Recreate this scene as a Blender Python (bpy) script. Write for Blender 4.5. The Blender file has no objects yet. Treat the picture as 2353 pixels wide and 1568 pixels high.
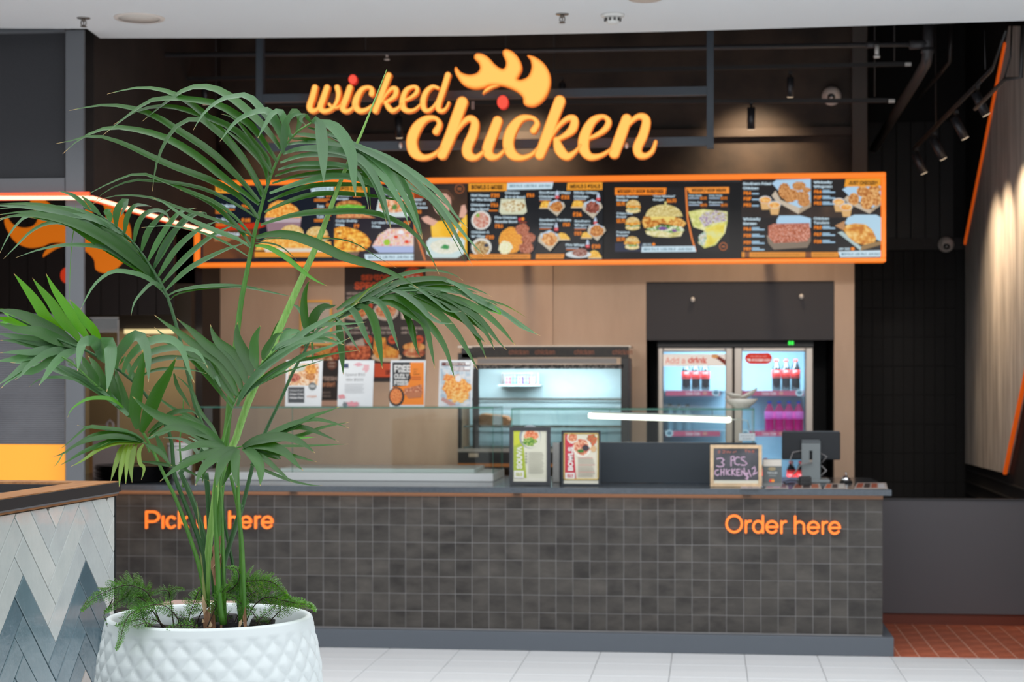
import bpy, bmesh, math, random
import numpy as np
from mathutils import Vector, Matrix, noise
random.seed(7)
C = bpy.context.scene.collection
scn = bpy.context.scene
PI = math.pi

# ---------------------------------------------------------------- camera, world, light, exposure
FPX = 4100.0
TH = math.atan(450.5 / FPX)
EYE = Vector((0, 0, 1.6))
RGT = Vector((math.cos(TH), math.sin(TH), 0)); FWD = Vector((-math.sin(TH), math.cos(TH), 0)); UP = Vector((0, 0, 1))
cd = bpy.data.cameras.new('camera'); cam = bpy.data.objects.new('camera', cd); C.objects.link(cam)
cd.sensor_width = 36; cd.lens = 36 * FPX / 2353; cd.shift_y = 88 / 2353
cam.location = EYE; cam.rotation_euler = (PI / 2, 0, TH)
cd.dof.use_dof = True; cd.dof.focus_distance = 5.25; cd.dof.aperture_fstop = 5.0
cd.clip_end = 200
scn.camera = cam
scn.view_settings.view_transform = 'Standard'; scn.view_settings.look = 'None'
scn.view_settings.exposure = 0.0; scn.view_settings.gamma = 1; scn.view_settings.use_curve_mapping = False

wd = bpy.data.worlds.new('world'); scn.world = wd; wd.use_nodes = True
wd.node_tree.nodes['Background'].inputs[0].default_value = (0.93, 0.97, 1.0, 1)
wd.node_tree.nodes['Background'].inputs[1].default_value = 1.0

def area(name, loc, rot, sx, sy, power, col, spread=PI):
    l = bpy.data.lights.new(name, 'AREA'); l.shape = 'RECTANGLE'; l.size = sx; l.size_y = sy
    l.energy = power; l.color = col; l.spread = spread
    o = bpy.data.objects.new(name, l); o.location = loc; o.rotation_euler = rot; C.objects.link(o); return o
def spot(name, loc, target, power, col, deg=40, blend=0.6, r=0.03):
    l = bpy.data.lights.new(name, 'SPOT'); l.energy = power; l.color = col; l.spot_size = math.radians(deg); l.spot_blend = blend
    l.shadow_soft_size = r
    o = bpy.data.objects.new(name, l); o.location = loc; C.objects.link(o)
    o.rotation_euler = (Vector(target) - Vector(loc)).to_track_quat('-Z', 'Y').to_euler(); return o
WARM = (1.0, 0.72, 0.46)
area('mall_skylight', (0, 3.6, 3.48), (0, 0, 0), 14, 6.5, 470, (0.95, 0.98, 1.0))
area('floor_fill_row', (0.9, 8.35, 3.5), (0, 0, 0), 10.5, 0.5, 125, (0.97, 0.98, 1.0), math.radians(130))  # added fill lamp, brightens the floor before the counter
for _k, _x in enumerate((-3.0, -2.3, -1.6, -0.9, -0.2, 0.5, 1.2, 1.9)):
    spot('mall_spot', (_x * .8 + (1.3, -1.1)[_k % 2], 6.1, 3.5), (_x, 13.3, 1.72), 330, (1.0, 0.91, 0.83), 18, .6, .25)

# ---------------------------------------------------------------- pixel to world helpers
def ray(px, py): return FWD * FPX + RGT * (px - 1176.5) + UP * (872 - py)
def W(px, py, Y):
    r = ray(px, py); return EYE + r * (Y / r.y)
def WX(px, py, X):
    r = ray(px, py); return EYE + r * (X / r.x)
def WZ(px, py, Z):
    r = ray(px, py); return EYE + r * ((Z - 1.6) / r.z)
def WD(px, py, d): return EYE + ray(px, py) * (d / FPX)

# ---------------------------------------------------------------- materials
def lin(c):
    c = c / 255.0
    return c / 12.92 if c <= 0.04045 else ((c + 0.055) / 1.055) ** 2.4
def L3(rgb): return (lin(rgb[0]), lin(rgb[1]), lin(rgb[2]), 1)
_m = {}
def mat(name, rgb, rough=0.5, metal=0.0, emit=0.0, spec=0.5, var=0.0, scale=20, bump=0.0, coat=0.0, rgb2=None, stretch=(1, 1, 1), lo=.35, hi=.65):
    """Principled surface; rgb2/var drive a noise between two colours."""
    key = name
    if key in _m: return _m[key]
    m = bpy.data.materials.new(name); m.use_nodes = True; nt = m.node_tree; b = nt.nodes['Principled BSDF']
    b.inputs['Base Color'].default_value = L3(rgb); b.inputs['Roughness'].default_value = rough
    b.inputs['Metallic'].default_value = metal; b.inputs['Specular IOR Level'].default_value = spec
    b.inputs['Coat Weight'].default_value = coat
    if emit:
        b.inputs['Emission Color'].default_value = L3(rgb); b.inputs['Emission Strength'].default_value = emit
    if var or rgb2 or bump:
        tc = nt.nodes.new('ShaderNodeTexCoord'); mp = nt.nodes.new('ShaderNodeMapping'); mp.inputs['Scale'].default_value = stretch
        n = nt.nodes.new('ShaderNodeTexNoise'); n.inputs['Scale'].default_value = scale; n.inputs['Detail'].default_value = 6; n.inputs['Roughness'].default_value = .62
        nt.links.new(tc.outputs['Object'], mp.inputs[0]); nt.links.new(mp.outputs[0], n.inputs['Vector'])
        if rgb2 or var:
            cr = nt.nodes.new('ShaderNodeValToRGB'); cr.color_ramp.elements[0].position = lo; cr.color_ramp.elements[1].position = hi
            c2 = rgb2 or tuple(max(0, v * (1 - var)) for v in rgb)
            cr.color_ramp.elements[0].color = L3(c2); cr.color_ramp.elements[1].color = L3(rgb)
            nt.links.new(n.outputs['Fac'], cr.inputs[0]); nt.links.new(cr.outputs[0], b.inputs['Base Color'])
            if emit: nt.links.new(cr.outputs[0], b.inputs['Emission Color'])
        if bump:
            bp = nt.nodes.new('ShaderNodeBump'); bp.inputs['Strength'].default_value = bump; bp.inputs['Distance'].default_value = .01
            nt.links.new(n.outputs['Fac'], bp.inputs['Height']); nt.links.new(bp.outputs[0], b.inputs['Normal'])
    _m[key] = m; return m
def glow(rgb, s=1.0):
    """pure emitter: screens, lamps, lit letters"""
    k = 'glow_%d_%d_%d_%d' % (*rgb, int(s * 100))
    if k in _m: return _m[k]
    m = bpy.data.materials.new(k); m.use_nodes = True; nt = m.node_tree; nt.nodes.clear()
    e = nt.nodes.new('ShaderNodeEmission'); o = nt.nodes.new('ShaderNodeOutputMaterial')
    e.inputs[0].default_value = L3(rgb); e.inputs[1].default_value = s
    nt.links.new(e.outputs[0], o.inputs[0]); _m[k] = m; return m
def food(cols, scale, emit):
    """mottled print of food: three colours through noise; emissive on screens, plain ink on paper"""
    k = 'food_' + '_'.join('%02x%02x%02x' % c for c in cols) + '_%d_%d' % (scale, int(emit * 100))
    if k in _m: return _m[k]
    m = bpy.data.materials.new(k); m.use_nodes = True; nt = m.node_tree; b = nt.nodes['Principled BSDF']
    tc = nt.nodes.new('ShaderNodeTexCoord'); n = nt.nodes.new('ShaderNodeTexNoise'); n.inputs['Scale'].default_value = scale; n.inputs['Detail'].default_value = 3
    cr = nt.nodes.new('ShaderNodeValToRGB'); els = cr.color_ramp.elements
    els[0].position = .38; els[0].color = L3(cols[0]); els[1].position = .62; els[1].color = L3(cols[2])
    e = els.new(.5); e.color = L3(cols[1])
    nt.links.new(tc.outputs['Object'], n.inputs['Vector']); nt.links.new(n.outputs['Fac'], cr.inputs[0])
    if emit:
        b.inputs['Base Color'].default_value = (0, 0, 0, 1); b.inputs['Roughness'].default_value = .3; b.inputs['Specular IOR Level'].default_value = .18
        nt.links.new(cr.outputs[0], b.inputs['Emission Color']); b.inputs['Emission Strength'].default_value = emit
    else:
        nt.links.new(cr.outputs[0], b.inputs['Base Color']); b.inputs['Roughness'].default_value = .5
    _m[k] = m; return m
def ink(rgb, emit=0.0):
    k = 'ink_%d_%d_%d_%d' % (*rgb, int(emit * 100))
    if k in _m: return _m[k]
    m = bpy.data.materials.new(k); m.use_nodes = True; b = m.node_tree.nodes['Principled BSDF']
    if emit:
        b.inputs['Base Color'].default_value = (.003, .003, .003, 1); b.inputs['Roughness'].default_value = .3; b.inputs['Specular IOR Level'].default_value = .18
        b.inputs['Emission Color'].default_value = L3(rgb); b.inputs['Emission Strength'].default_value = emit
    else:
        b.inputs['Base Color'].default_value = L3(rgb); b.inputs['Roughness'].default_value = .55
    _m[k] = m; return m
def glass(name, tint=(225, 240, 235), refl=0.10, alpha_col=None):
    """thin pane: clear with a weak mirror"""
    if name in _m: return _m[name]
    m = bpy.data.materials.new(name); m.use_nodes = True; nt = m.node_tree; nt.nodes.clear()
    o = nt.nodes.new('ShaderNodeOutputMaterial'); mx = nt.nodes.new('ShaderNodeMixShader'); t = nt.nodes.new('ShaderNodeBsdfTransparent'); g = nt.nodes.new('ShaderNodeBsdfGlossy')
    lw = nt.nodes.new('ShaderNodeLayerWeight'); lw.inputs[0].default_value = .5; mr = nt.nodes.new('ShaderNodeMapRange')
    mr.inputs['To Min'].default_value = refl * .5; mr.inputs['To Max'].default_value = min(1, refl * 6)
    t.inputs[0].default_value = L3(tint); g.inputs[1].default_value = .02
    nt.links.new(lw.outputs['Facing'], mr.inputs[0]); nt.links.new(mr.outputs[0], mx.inputs[0])
    nt.links.new(t.outputs[0], mx.inputs[1]); nt.links.new(g.outputs[0], mx.inputs[2]); nt.links.new(mx.outputs[0], o.inputs[0])
    _m[name] = m; return m

M_black = mat('black_paint', (22, 21, 23), .55)
M_steel = mat('grey_painted_steel', (74, 78, 84), .5)
M_dark = mat('dark_void_paint', (18, 16, 16), .85, spec=.2)

# ---------------------------------------------------------------- mesh builder
class MB:
    def __init__(s): s.v = []; s.f = []; s.mi = []; s.mats = []; s.smooth = []
    def mid(s, m):
        if m is None: return 0
        if m not in s.mats: s.mats.append(m)
        return s.mats.index(m)
    def add(s, vs, fs, m=None, sm=False):
        b = len(s.v); s.v += [tuple(v) for v in vs]; i = s.mid(m)
        for f in fs: s.f.append([b + k for k in f]); s.mi.append(i); s.smooth.append(sm)
    def box(s, x0, x1, y0, y1, z0, z1, m=None):
        vs = [(x, y, z) for x in (x0, x1) for y in (y0, y1) for z in (z0, z1)]
        s.add(vs, [(0, 1, 3, 2), (4, 6, 7, 5), (0, 4, 5, 1), (2, 3, 7, 6), (0, 2, 6, 4), (1, 5, 7, 3)], m)
    def prism(s, pts, off, m=None):
        """polygon pts (3D) swept by off"""
        n = len(pts); off = Vector(off); vs = [Vector(p) for p in pts] + [Vector(p) + off for p in pts]
        fs = [list(range(n)), list(range(2 * n - 1, n - 1, -1))] + [(i, i + n, (i + 1) % n + n, (i + 1) % n) for i in range(n)]
        s.add(vs, fs, m)
    def tube(s, pts, r, n=8, m=None, cap=True, sm=True):
        pts = [Vector(p) for p in pts]; k = len(pts)
        rs = r if isinstance(r, (list, tuple)) else [r] * k
        vs = []; prev = None
        for i, p in enumerate(pts):
            t = (pts[min(i + 1, k - 1)] - pts[max(i - 1, 0)]).normalized()
            a = prev if prev is not None else (Vector((0, 0, 1)) if abs(t.z) < .9 else Vector((1, 0, 0)))
            u = (a - t * a.dot(t)).normalized(); prev = u; w = t.cross(u)
            for j in range(n):
                an = 2 * PI * j / n; vs.append(p + (u * math.cos(an) + w * math.sin(an)) * rs[i])
        fs = [(i * n + j, i * n + (j + 1) % n, (i + 1) * n + (j + 1) % n, (i + 1) * n + j) for i in range(k - 1) for j in range(n)]
        if cap: fs += [list(range(n))[::-1], list(range((k - 1) * n, k * n))]
        s.add(vs, fs, m, sm)
    def lathe(s, prof, c, n=24, m=None, sm=True, cap=True):
        """prof: (r, z) from bottom to top around c"""
        c = Vector(c); vs = []
        for r, z in prof:
            for j in range(n): vs.append((c.x + r * math.cos(2 * PI * j / n), c.y + r * math.sin(2 * PI * j / n), c.z + z))
        k = len(prof)
        fs = [(i * n + j, i * n + (j + 1) % n, (i + 1) * n + (j + 1) % n, (i + 1) * n + j) for i in range(k - 1) for j in range(n)]
        if cap and prof[0][0] > 1e-5: fs.append(list(range(n))[::-1])
        if cap and prof[-1][0] > 1e-5: fs.append(list(range((k - 1) * n, k * n)))
        s.add(vs, fs, m, sm)
WPOS = {}
def link(name, mb, m=None, parent=None, bevel=0.0, centre=True):
    vs = mb.v; me = bpy.data.meshes.new(name)
    A = np.array(vs, dtype=float)
    lo = A.min(0); hi = A.max(0); c = Vector(((lo[0] + hi[0]) / 2, (lo[1] + hi[1]) / 2, lo[2])) if centre else Vector((0, 0, 0))
    me.from_pydata([tuple(v) for v in (A - np.array(c))], [], mb.f)
    mats = mb.mats or ([m] if m else [])
    for x in mats: me.materials.append(x)
    if len(mats) > 1: me.polygons.foreach_set('material_index', mb.mi)
    me.polygons.foreach_set('use_smooth', mb.smooth)
    o = bpy.data.objects.new(name, me); C.objects.link(o); WPOS[o.name] = c
    o.location = c
    if parent is not None: o.parent = parent; o.location = c - WPOS[parent.name]
    if bevel:
        b = o.modifiers.new('bevel', 'BEVEL'); b.width = bevel; b.segments = 2; b.limit_method = 'ANGLE'
    me.update()
    return o
def tag(o, label=None, cat=None, group=None, kind=None):
    if label: o['label'] = label
    if cat: o['category'] = cat
    if group: o['group'] = group
    if kind: o['kind'] = kind
    return o
def empty(name, loc, label=None, cat=None, group=None, kind=None):
    o = bpy.data.objects.new(name, None); o.empty_display_size = .1; C.objects.link(o); o.location = loc; WPOS[o.name] = Vector(loc)
    return tag(o, label, cat, group, kind)
def copy_tree(o, parent=None):
    c = o.copy(); C.objects.link(c); c.parent = parent
    if parent is not None: c.matrix_parent_inverse = o.matrix_parent_inverse
    for ch in list(o.children): copy_tree(ch, c)
    return c
def bx(name, x0, x1, y0, y1, z0, z1, m, parent=None, bevel=0.0):
    b = MB(); b.box(x0, x1, y0, y1, z0, z1); return link(name, b, m, parent, bevel)
def pxr(x0, y0, x1, y1, Y):
    """front rectangle seen at pixels on plane Y -> world x0,x1,z0,z1"""
    a = W(x0, (y0 + y1) / 2, Y); b = W(x1, (y0 + y1) / 2, Y); t = W((x0 + x1) / 2, y0, Y); u = W((x0 + x1) / 2, y1, Y)
    return a.x, b.x, u.z, t.z
def pbx(name, x0, y0, x1, y1, Y0, Y1, m, parent=None, bevel=0.0):
    a, b, c, d = pxr(x0, y0, x1, y1, Y0); return bx(name, a, b, Y0, Y1, c, d, m, parent, bevel)
def pb(mb, x0, y0, x1, y1, Y0, Y1, m=None):
    a, b, c, d = pxr(x0, y0, x1, y1, Y0); mb.box(a, b, Y0, Y1, c, d, m)

# ---------------------------------------------------------------- text and flat print
FONT = None
try: FONT = bpy.data.fonts.load(bpy.utils.system_resource('DATAFILES', path='fonts') + '/Inter.woff2')
except Exception: FONT = None
_tx = {}
def glyphs(body, bold=0.0, ext=0.0):
    k = (body, bold, ext)
    if k in _tx: return _tx[k]
    cu = bpy.data.curves.new('t', 'FONT'); cu.body = body; cu.resolution_u = 5 if ext else 2; cu.offset = bold; cu.extrude = ext
    cu.space_line = .95; cu.align_x = 'LEFT'
    if FONT: cu.font = FONT
    o = bpy.data.objects.new('t', cu); me = bpy.data.meshes.new_from_object(o)
    V = np.array([v.co[:] for v in me.vertices]); Fs = [list(p.vertices) for p in me.polygons]
    bpy.data.objects.remove(o); bpy.data.curves.remove(cu); bpy.data.meshes.remove(me)
    lo = V.min(0); hi = V.max(0); V[:, 0] = (V[:, 0] - lo[0]) / (hi[0] - lo[0]); V[:, 1] = (V[:, 1] - lo[1]) / (hi[1] - lo[1])
    _tx[k] = (V, Fs); return V, Fs
def ellipse(cx, cy, rx, ry, n=20, a0=0, rag=0.0, seed=0):
    r = random.Random(seed); out = []
    for i in range(n):
        a = 2 * PI * i / n; q = 1 + rag * (r.random() - .5) * 2
        out.append((cx + rx * q * math.cos(a + a0), cy + ry * q * math.sin(a + a0)))
    return out
class Print:
    """flat print, drawn in pixel-of-the-photo units on the plane Y; each layer a hair nearer the viewer"""
    def __init__(s, Y, ox=0, oy=0, sc=1, emit=0.0, step=.0005):
        s.Y = Y; s.ox = ox; s.oy = oy; s.sc = sc; s.em = emit; s.b = MB(); s.k = 1; s.step = step
    def P(s, x, y): return W(s.ox + x / s.sc, s.oy + y / s.sc, s.Y - s.k * s.step)
    def mt(s, c):
        if isinstance(c, tuple) and isinstance(c[0], tuple): return food(c[:3], c[3] if len(c) > 3 else 60, s.em)
        return ink(c, s.em)
    def poly(s, pts, c):
        vs = [s.P(x, y) for x, y in pts]; n = len(vs)
        ar = sum(pts[i][0] * pts[(i + 1) % n][1] - pts[(i + 1) % n][0] * pts[i][1] for i in range(n))
        s.b.add(vs if ar < 0 else vs[::-1], [list(range(n))], s.mt(c)); s.k += 1
    def r(s, x0, y0, x1, y1, c): s.poly([(x0, y0), (x1, y0), (x1, y1), (x0, y1)], c)
    def e(s_, cx, cy, rx, ry, c, rag=0.0, n=22): s_.poly(ellipse(cx, cy, rx, ry, n, rag=rag, seed=int(cx * 7 + cy)), c)
    def t(s, body, x0, y0, x1, y1, c, bold=0.0):
        V, Fs = glyphs(body, bold)
        s.b.add([s.P(x0 + v[0] * (x1 - x0), y1 + v[1] * (y0 - y1)) for v in V], Fs, s.mt(c)); s.k += 1
    def done(s, name, parent=None, label=None):
        o = link(name, s.b, None, parent)
        if label: o['label'] = label
        return o
WHT = (205, 228, 240); ORG = (250, 140, 40); GOLD = (240, 160, 50); NAVY = (20, 26, 38); INK = (15, 14, 16)
FRY = ((190, 110, 40), (230, 155, 60), (245, 195, 95), 90); CHK = ((150, 80, 35), (200, 125, 60), (230, 170, 105), 110)
RED = ((120, 40, 25), (175, 70, 45), (225, 150, 125), 150); BRD = ((170, 90, 40), (215, 140, 70), (235, 190, 120), 40)
# ================================================================ SETTING
CZ = 3.53
M_floor = mat('white_porcelain', (240, 242, 243), .28, rgb2=(232, 235, 237), scale=1.2, stretch=(.15, 6, 1))
M_grout = mat('pale_grey_grout', (150, 152, 154), .8)
# floor: slab plus tile pieces
YF = 10.46
fl = MB(); fl.box(-16, 16, -9, 15.2, -.12, -.006); FLO = tag(link('floor', fl, M_grout), kind='structure')
TW = .4176
tx0 = WZ(1381, 1497.8, 0).x
me_tile = None
for j in range(13):
    y1 = YF - j * TW; y0 = y1 - TW + .004
    for i in range(-8, 10):
        if j > 8 and not -6 <= i <= 3: continue
        x0 = tx0 + i * TW + .002; x1 = x0 + TW - .004
        if me_tile is None:
            t = bx('tile', x0, x1, y0, y1, -.012, 0, M_floor, FLO, bevel=.001); me_tile = t
        else:
            c = me_tile.copy(); C.objects.link(c); c.parent = FLO
            c.location = Vector(((x0 + x1) / 2, (y0 + y1) / 2, -.012)) - WPOS['floor']
# the rest of the mall floor, same stone, joints left to the material
m = mat('mall_stone_far', (240, 242, 243), .28, rgb2=(232, 235, 237), scale=1.2, stretch=(.15, 6, 1))
nt = m.node_tree; br = nt.nodes.new('ShaderNodeTexBrick'); tc = nt.nodes.new('ShaderNodeTexCoord'); nt.links.new(tc.outputs['Object'], br.inputs['Vector'])
br.offset = 0; br.inputs['Scale'].default_value = 1; br.inputs['Brick Width'].default_value = TW; br.inputs['Row Height'].default_value = TW; br.inputs['Mortar Size'].default_value = .003
br.inputs['Color1'].default_value = L3((222, 225, 227)); br.inputs['Color2'].default_value = L3((216, 219, 222)); br.inputs['Mortar'].default_value = L3((150, 152, 154))
nt.links.new(br.outputs[0], nt.nodes['Principled BSDF'].inputs['Base Color'])
xa = tx0 - 8 * TW; xb = tx0 + 10 * TW; ya = YF - 13 * TW
fb = MB(); fb.box(-16, 16, -9, ya, -.012, 0); fb.box(-16, xa, ya, YF, -.012, 0); fb.box(xb, 16, ya, YF, -.012, 0)
tag(link('paving', fb, m, FLO), kind='stuff')

# white mall ceiling with its free edge above the shopfront
M_ceil = mat('white_ceiling_paint', (226, 227, 228), .75)
edge = [(-1400, 62), (-60, 65), (150, 66), (200, 66), (230, 88), (620, 87), (1100, 82), (1500, 73.5), (1700, 68), (2000, 59), (2353, 48), (3300, 22)]
ep = [WZ(x, y, CZ) for x, y in edge]
poly = [(-16, -9, CZ), (-16, ep[0].y, CZ)] + [tuple(p) for p in ep] + [(16, ep[-1].y, CZ), (16, -9, CZ)]
b = MB(); b.prism(poly[::-1], (0, 0, .12)); tag(link('ceiling', b, M_ceil), kind='structure')
# shop enclosure: dark upper void
YB = 13.3; YD = 14.8
XR = W(2218, 900, YD).x
XL = W(205, 455, 9.95).x
b = MB(); b.box(-6, 6, 9.5, 15.2, 4.7, 4.8); tag(link('ceiling_shop', b, M_dark), kind='structure')
b = MB(); b.box(-6, 6, 9.45, 9.55, CZ + .13, 4.7); tag(link('wall_above_ceiling', b, M_dark), kind='structure')
b = MB(); b.box(-6, 6, 15.1, 15.2, 0, 4.7); tag(link('wall_rear', b, M_dark), kind='structure')

for nm, q in (('wall_side_left', (-6.1, -6, 9.5, 15.2, 0, 4.8)), ('wall_side_right', (6, 6.1, 9.5, 15.2, 0, 4.8)), ('wall_front_left', (-16, -4.85, 9.56, 9.66, 0, CZ)), ('wall_front_right', (XR + .13, 16, 9.95, 10.05, 0, CZ + .12))):
    b = MB(); b.box(*q); tag(link(nm, b, mat('shopfront_charcoal', (60, 60, 64), .6)), kind='structure')
# back wall: warm beige tile panels below, rusty dark plate above
M_beige = mat('beige_chevron_tile', (202, 176, 152), .55, rgb2=(192, 165, 142), scale=7, bump=.05, stretch=(1, 1, .25))
M_beige2 = mat('beige_chevron_tile_right', (196, 172, 150), .55, rgb2=(186, 162, 140), scale=7, bump=.05, stretch=(1, 1, .25))
M_rust = mat('oxidised_dark_plate', (66, 54, 45), .6, rgb2=(34, 28, 25), scale=1.9, bump=.1, lo=.36, hi=.6)
wall = empty('wall_back', W(1200, 1400, YB), kind='structure'); WPOS['wall_back'].z = 0; wall.location.z = 0
a, _, _, _ = pxr(463, 600, 500, 700, YB); c1, _, _, zt = pxr(1271, 560, 1300, 700, YB); r1, _, _, _ = pxr(1485, 560, 1500, 700, YB)
zrt = pxr(1485, 647, 1917, 782, YB)[3]; r2 = pxr(1485, 647, 1917, 782, YB)[1]; e1 = pxr(1917, 560, 1963, 700, YB)[1]
ZT = 2.62
bx('wall_panel', a, c1 - .002, YB - .012, YB + .1, 0, ZT, M_beige, wall)
bx('wall_panel', c1, r1, YB, YB + .1, 0, ZT, M_beige2, wall)
bx('wall_panel', r2, e1, YB, YB + .1, 0, ZT, M_beige2, wall)
bx('wall_panel', r1, r2, YB, YB + .1, zrt, ZT, M_beige2, wall)
e2 = pxr(1958, 300, 1993, 380, YB - .12)
bx('upper_plate', a - .3, e2[0], YB, YB + .1, ZT, 4.7, M_rust, wall)
lz = W(1700, 307, YB).z
bx('ledge_rail', a - .3, e2[0], YB - .06, YB, lz - .03, lz + .03, mat('rust_ledge', (64, 54, 47), .6), wall)
bx('pillar', e2[0], e2[1], YB - .12, YB + .1, W(1975, 410, YB - .12).z - .2, 4.7, mat('grey_pillar_paint', (80, 75, 72), .6), wall, bevel=.004)
# fridge niche
b = MB(); b.box(r1 - .02, r1, YB + .1, YB + .95, 0, 2.2); b.box(r2, r2 + .02, YB + .1, YB + .95, 0, 2.2); b.box(r1, r2, YB + .93, YB + .95, 0, 2.2); b.box(r1, r2, YB + .1, YB + .95, 2.2, 2.22)
link('niche_lining', b, M_black, wall)
pn = empty('overhead_panel', Vector(((r1 + r2) / 2, YB, W(1700, 782, YB).z)), 'plain dark grey panel closing the niche above the drinks fridge', 'panel')
x0, x1, z0, z1 = pxr(1485, 647, 1917, 782, YB)
bx('board', x0 + .003, x1 - .003, YB - .004, YB + .02, z0, z1 - .004, mat('charcoal_board', (62, 62, 66), .6, spec=.3), pn)
for px, py in ((1592, 689), (1841, 682)):
    p = W(px, py, YB - .004); b = MB()
    b.lathe([(0, 0), (.016, .002), (.016, .02), (.01, .03), (0, .034)], (0, 0, 0), 14); b.v = [(p.x + x, p.y - z, p.z + y * 1.2) for x, y, z in b.v]
    link('sensor_cap', b, mat('ivory_plastic', (225, 222, 215), .4), pn)

# black stacked wall tiles right of the back wall
M_btile = mat('black_glazed_tile', (19, 18, 19), .6, spec=.25, var=.2, scale=3)
wr = empty('wall_dark', (e1, YD, 0), kind='structure')
bx('backing', e1 - .3, XR + .02, YD + .004, YD + .12, 0, 4.7, mat('black_grout', (12, 12, 13), .8), wr)
tw = .0835; th = .236; zt0 = W(2100, 576, YD).z
proto = None
n = int((XR - (W(1960, 800, YD).x)) / tw) + 1
for i in range(n):
    for j in range(10):
        x0 = W(1957, 800, YD).x + i * tw; z1 = zt0 - j * th
        if x0 + tw > XR: x1 = XR
        else: x1 = x0 + tw - .003
        if proto is None:
            proto = bx('tile', x0, x1, YD - .004, YD + .004, z1 - th + .003, z1, M_btile, wr, bevel=.0012)
        elif x1 - x0 < tw - .004:
            bx('tile', x0, x1, YD - .004, YD + .004, z1 - th + .003, z1, M_btile, wr)
        else:
            c = proto.copy(); C.objects.link(c); c.parent = wr; c.location = Vector(((x0 + x1) / 2, YD, z1 - th + .003)) - Vector((0, 0, 0)) - WPOS['wall_dark']
bx('beam', e1 - .3, XR, YD - .03, YD + .004, W(2100, 575, YD).z, W(2100, 549, YD).z, mat('dark_beam_paint', (34, 31, 31), .6), wr)
# vertical battens above the beam
zb0 = W(2100, 549, YD).z
bp = None
for i in range(14):
    x0 = W(1995, 400, YD).x + i * .115
    if x0 > XR - .1: break
    if bp is None: bp = bx('batten', x0, x0 + .105, YD - .012, YD + .004, zb0, zb0 + .95, mat('black_batten', (14, 14, 15), .5), wr)
    else:
        c = bp.copy(); C.objects.link(c); c.parent = wr; c.location.x = bp.location.x + i * .115

# right side wall with its raked concrete panel
wrt = empty('wall_right', (XR, 12, 0), kind='structure')
bx('backing', XR, XR + .12, 9.9, YD, 0, 4.7, mat('matt_black_wall', (20, 20, 22), .7), wrt)
XP = XR - .03
pts = [WX(2310, 100, XP), WX(2218, 560, XP), WX(2218, 1065, XP), WX(2309, 1088, XP), WX(2353, 875, XP), WX(2420, 560, XP), WX(2420, 60, XP), WX(2318, 60, XP)]
M_conc = mat('brushed_concrete', (214, 209, 202), .7, rgb2=(160, 155, 150), scale=3.2, stretch=(1, 3, .35), bump=.12)
b = MB(); b.prism(pts, (.028, 0, 0)); link('concrete_panel', b, M_conc, wrt)
M_orange_trim = mat('orange_trim', (240, 98, 22), .4, emit=.35)
def bar(p, q, r, m, name, parent):
    b = MB(); p = Vector(p); q = Vector(q); d = (q - p).normalized(); a = Vector((1, 0, 0)) if abs(d.x) < .8 else Vector((0, 0, 1))
    u = d.cross(a).normalized() * r; v = d.cross(u).normalized() * r
    b.prism([p + u + v, p - u + v, p - u - v, p + u - v], q - p); return link(name, b, m, parent)
for s0, s1 in (((2310, 100), (2218, 560)), ((2309, 1088), (2420, 560))):
    bar(WX(*s0, XP - .004), WX(*s1, XP - .004), .012, M_orange_trim, 'orange_edge_trim', wrt)
# low black wainscot tiles on the side wall (thin ledges)
for k, (py) in enumerate((1078, 1105, 1132)):
    p = WX(2218, py, XR - .006); q = Vector((p.x, 10.2, p.z)); bar(p, q, .006, mat('black_tile_joint', (44, 44, 46), .5), 'tile_joint', wrt)

# left side: column, glazing frame, side bulkhead with neon, logo wall, kitchen pass
YC = 9.52
x0, x1, z0, z1 = pxr(150, 66, 192, 1105, YC)
M_col = mat('grey_column_cladding', (96, 98, 102), .55)
bx('column', x0, x1, YC, YC + .03, 0, CZ, M_col, None, bevel=.003); tag(bpy.data.objects['column'], 'square grey metal clad column left of the shopfront', 'column')
b = MB(); pb(b, -420, 412, 149, 447, YC + .01, YC + .12); pb(b, -420, 66, 149, 78, YC + .01, YC + .12)
pb(b, -420, 412, -400, 1300, YC + .01, YC + .12)
fr = empty('window_1', (x0 - .6, YC, 0), kind='structure'); link('window_frame', b, M_col, fr, bevel=.003)
M_mesh = mat('dark_woven_blind', (46, 46, 50), .7, rgb2=(38, 38, 42), scale=260, stretch=(1, 1, 1))
pbx('blind', -400, 79, 149, 411, YC + .06, YC + .07, M_mesh, fr)
M_rib = mat('ribbed_grey_sheet', (112, 112, 116), .35, rgb2=(96, 96, 100), scale=2)
rb = MB(); xx0, xx1, zz0, zz1 = pxr(-400, 722, 149, 1020, YC + .1)
nr = 62; vs = []; 
for k in range(nr * 2 + 1):
    z = zz0 + (zz1 - zz0) * k / (nr * 2); y = YC + .1 + (.005 if k % 2 else 0); vs += [(xx0, y, z), (xx1, y, z)]
rb.add(vs, [(2 * k, 2 * k + 1, 2 * k + 3, 2 * k + 2) for k in range(nr * 2)])
o = tag(link('ribbed_sheet', rb, M_rib, fr))
pbx('orange_panel', -400, 1021, 149, 1300, YC + .1, YC + .12, mat('orange_panel_paint', (255, 165, 50), .45, emit=.25), fr)
# bulkhead side
zn = W(205, 455, 9.95).z
b = MB(); b.box(XL - .1, XL, 9.95 + .08, 12.6, zn + .02, 4.7); bw = tag(link('wall_left', b, mat('brown_stone_plate', (56, 47, 43), .7, rgb2=(38, 32, 30), scale=2.2)), kind='structure')
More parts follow.
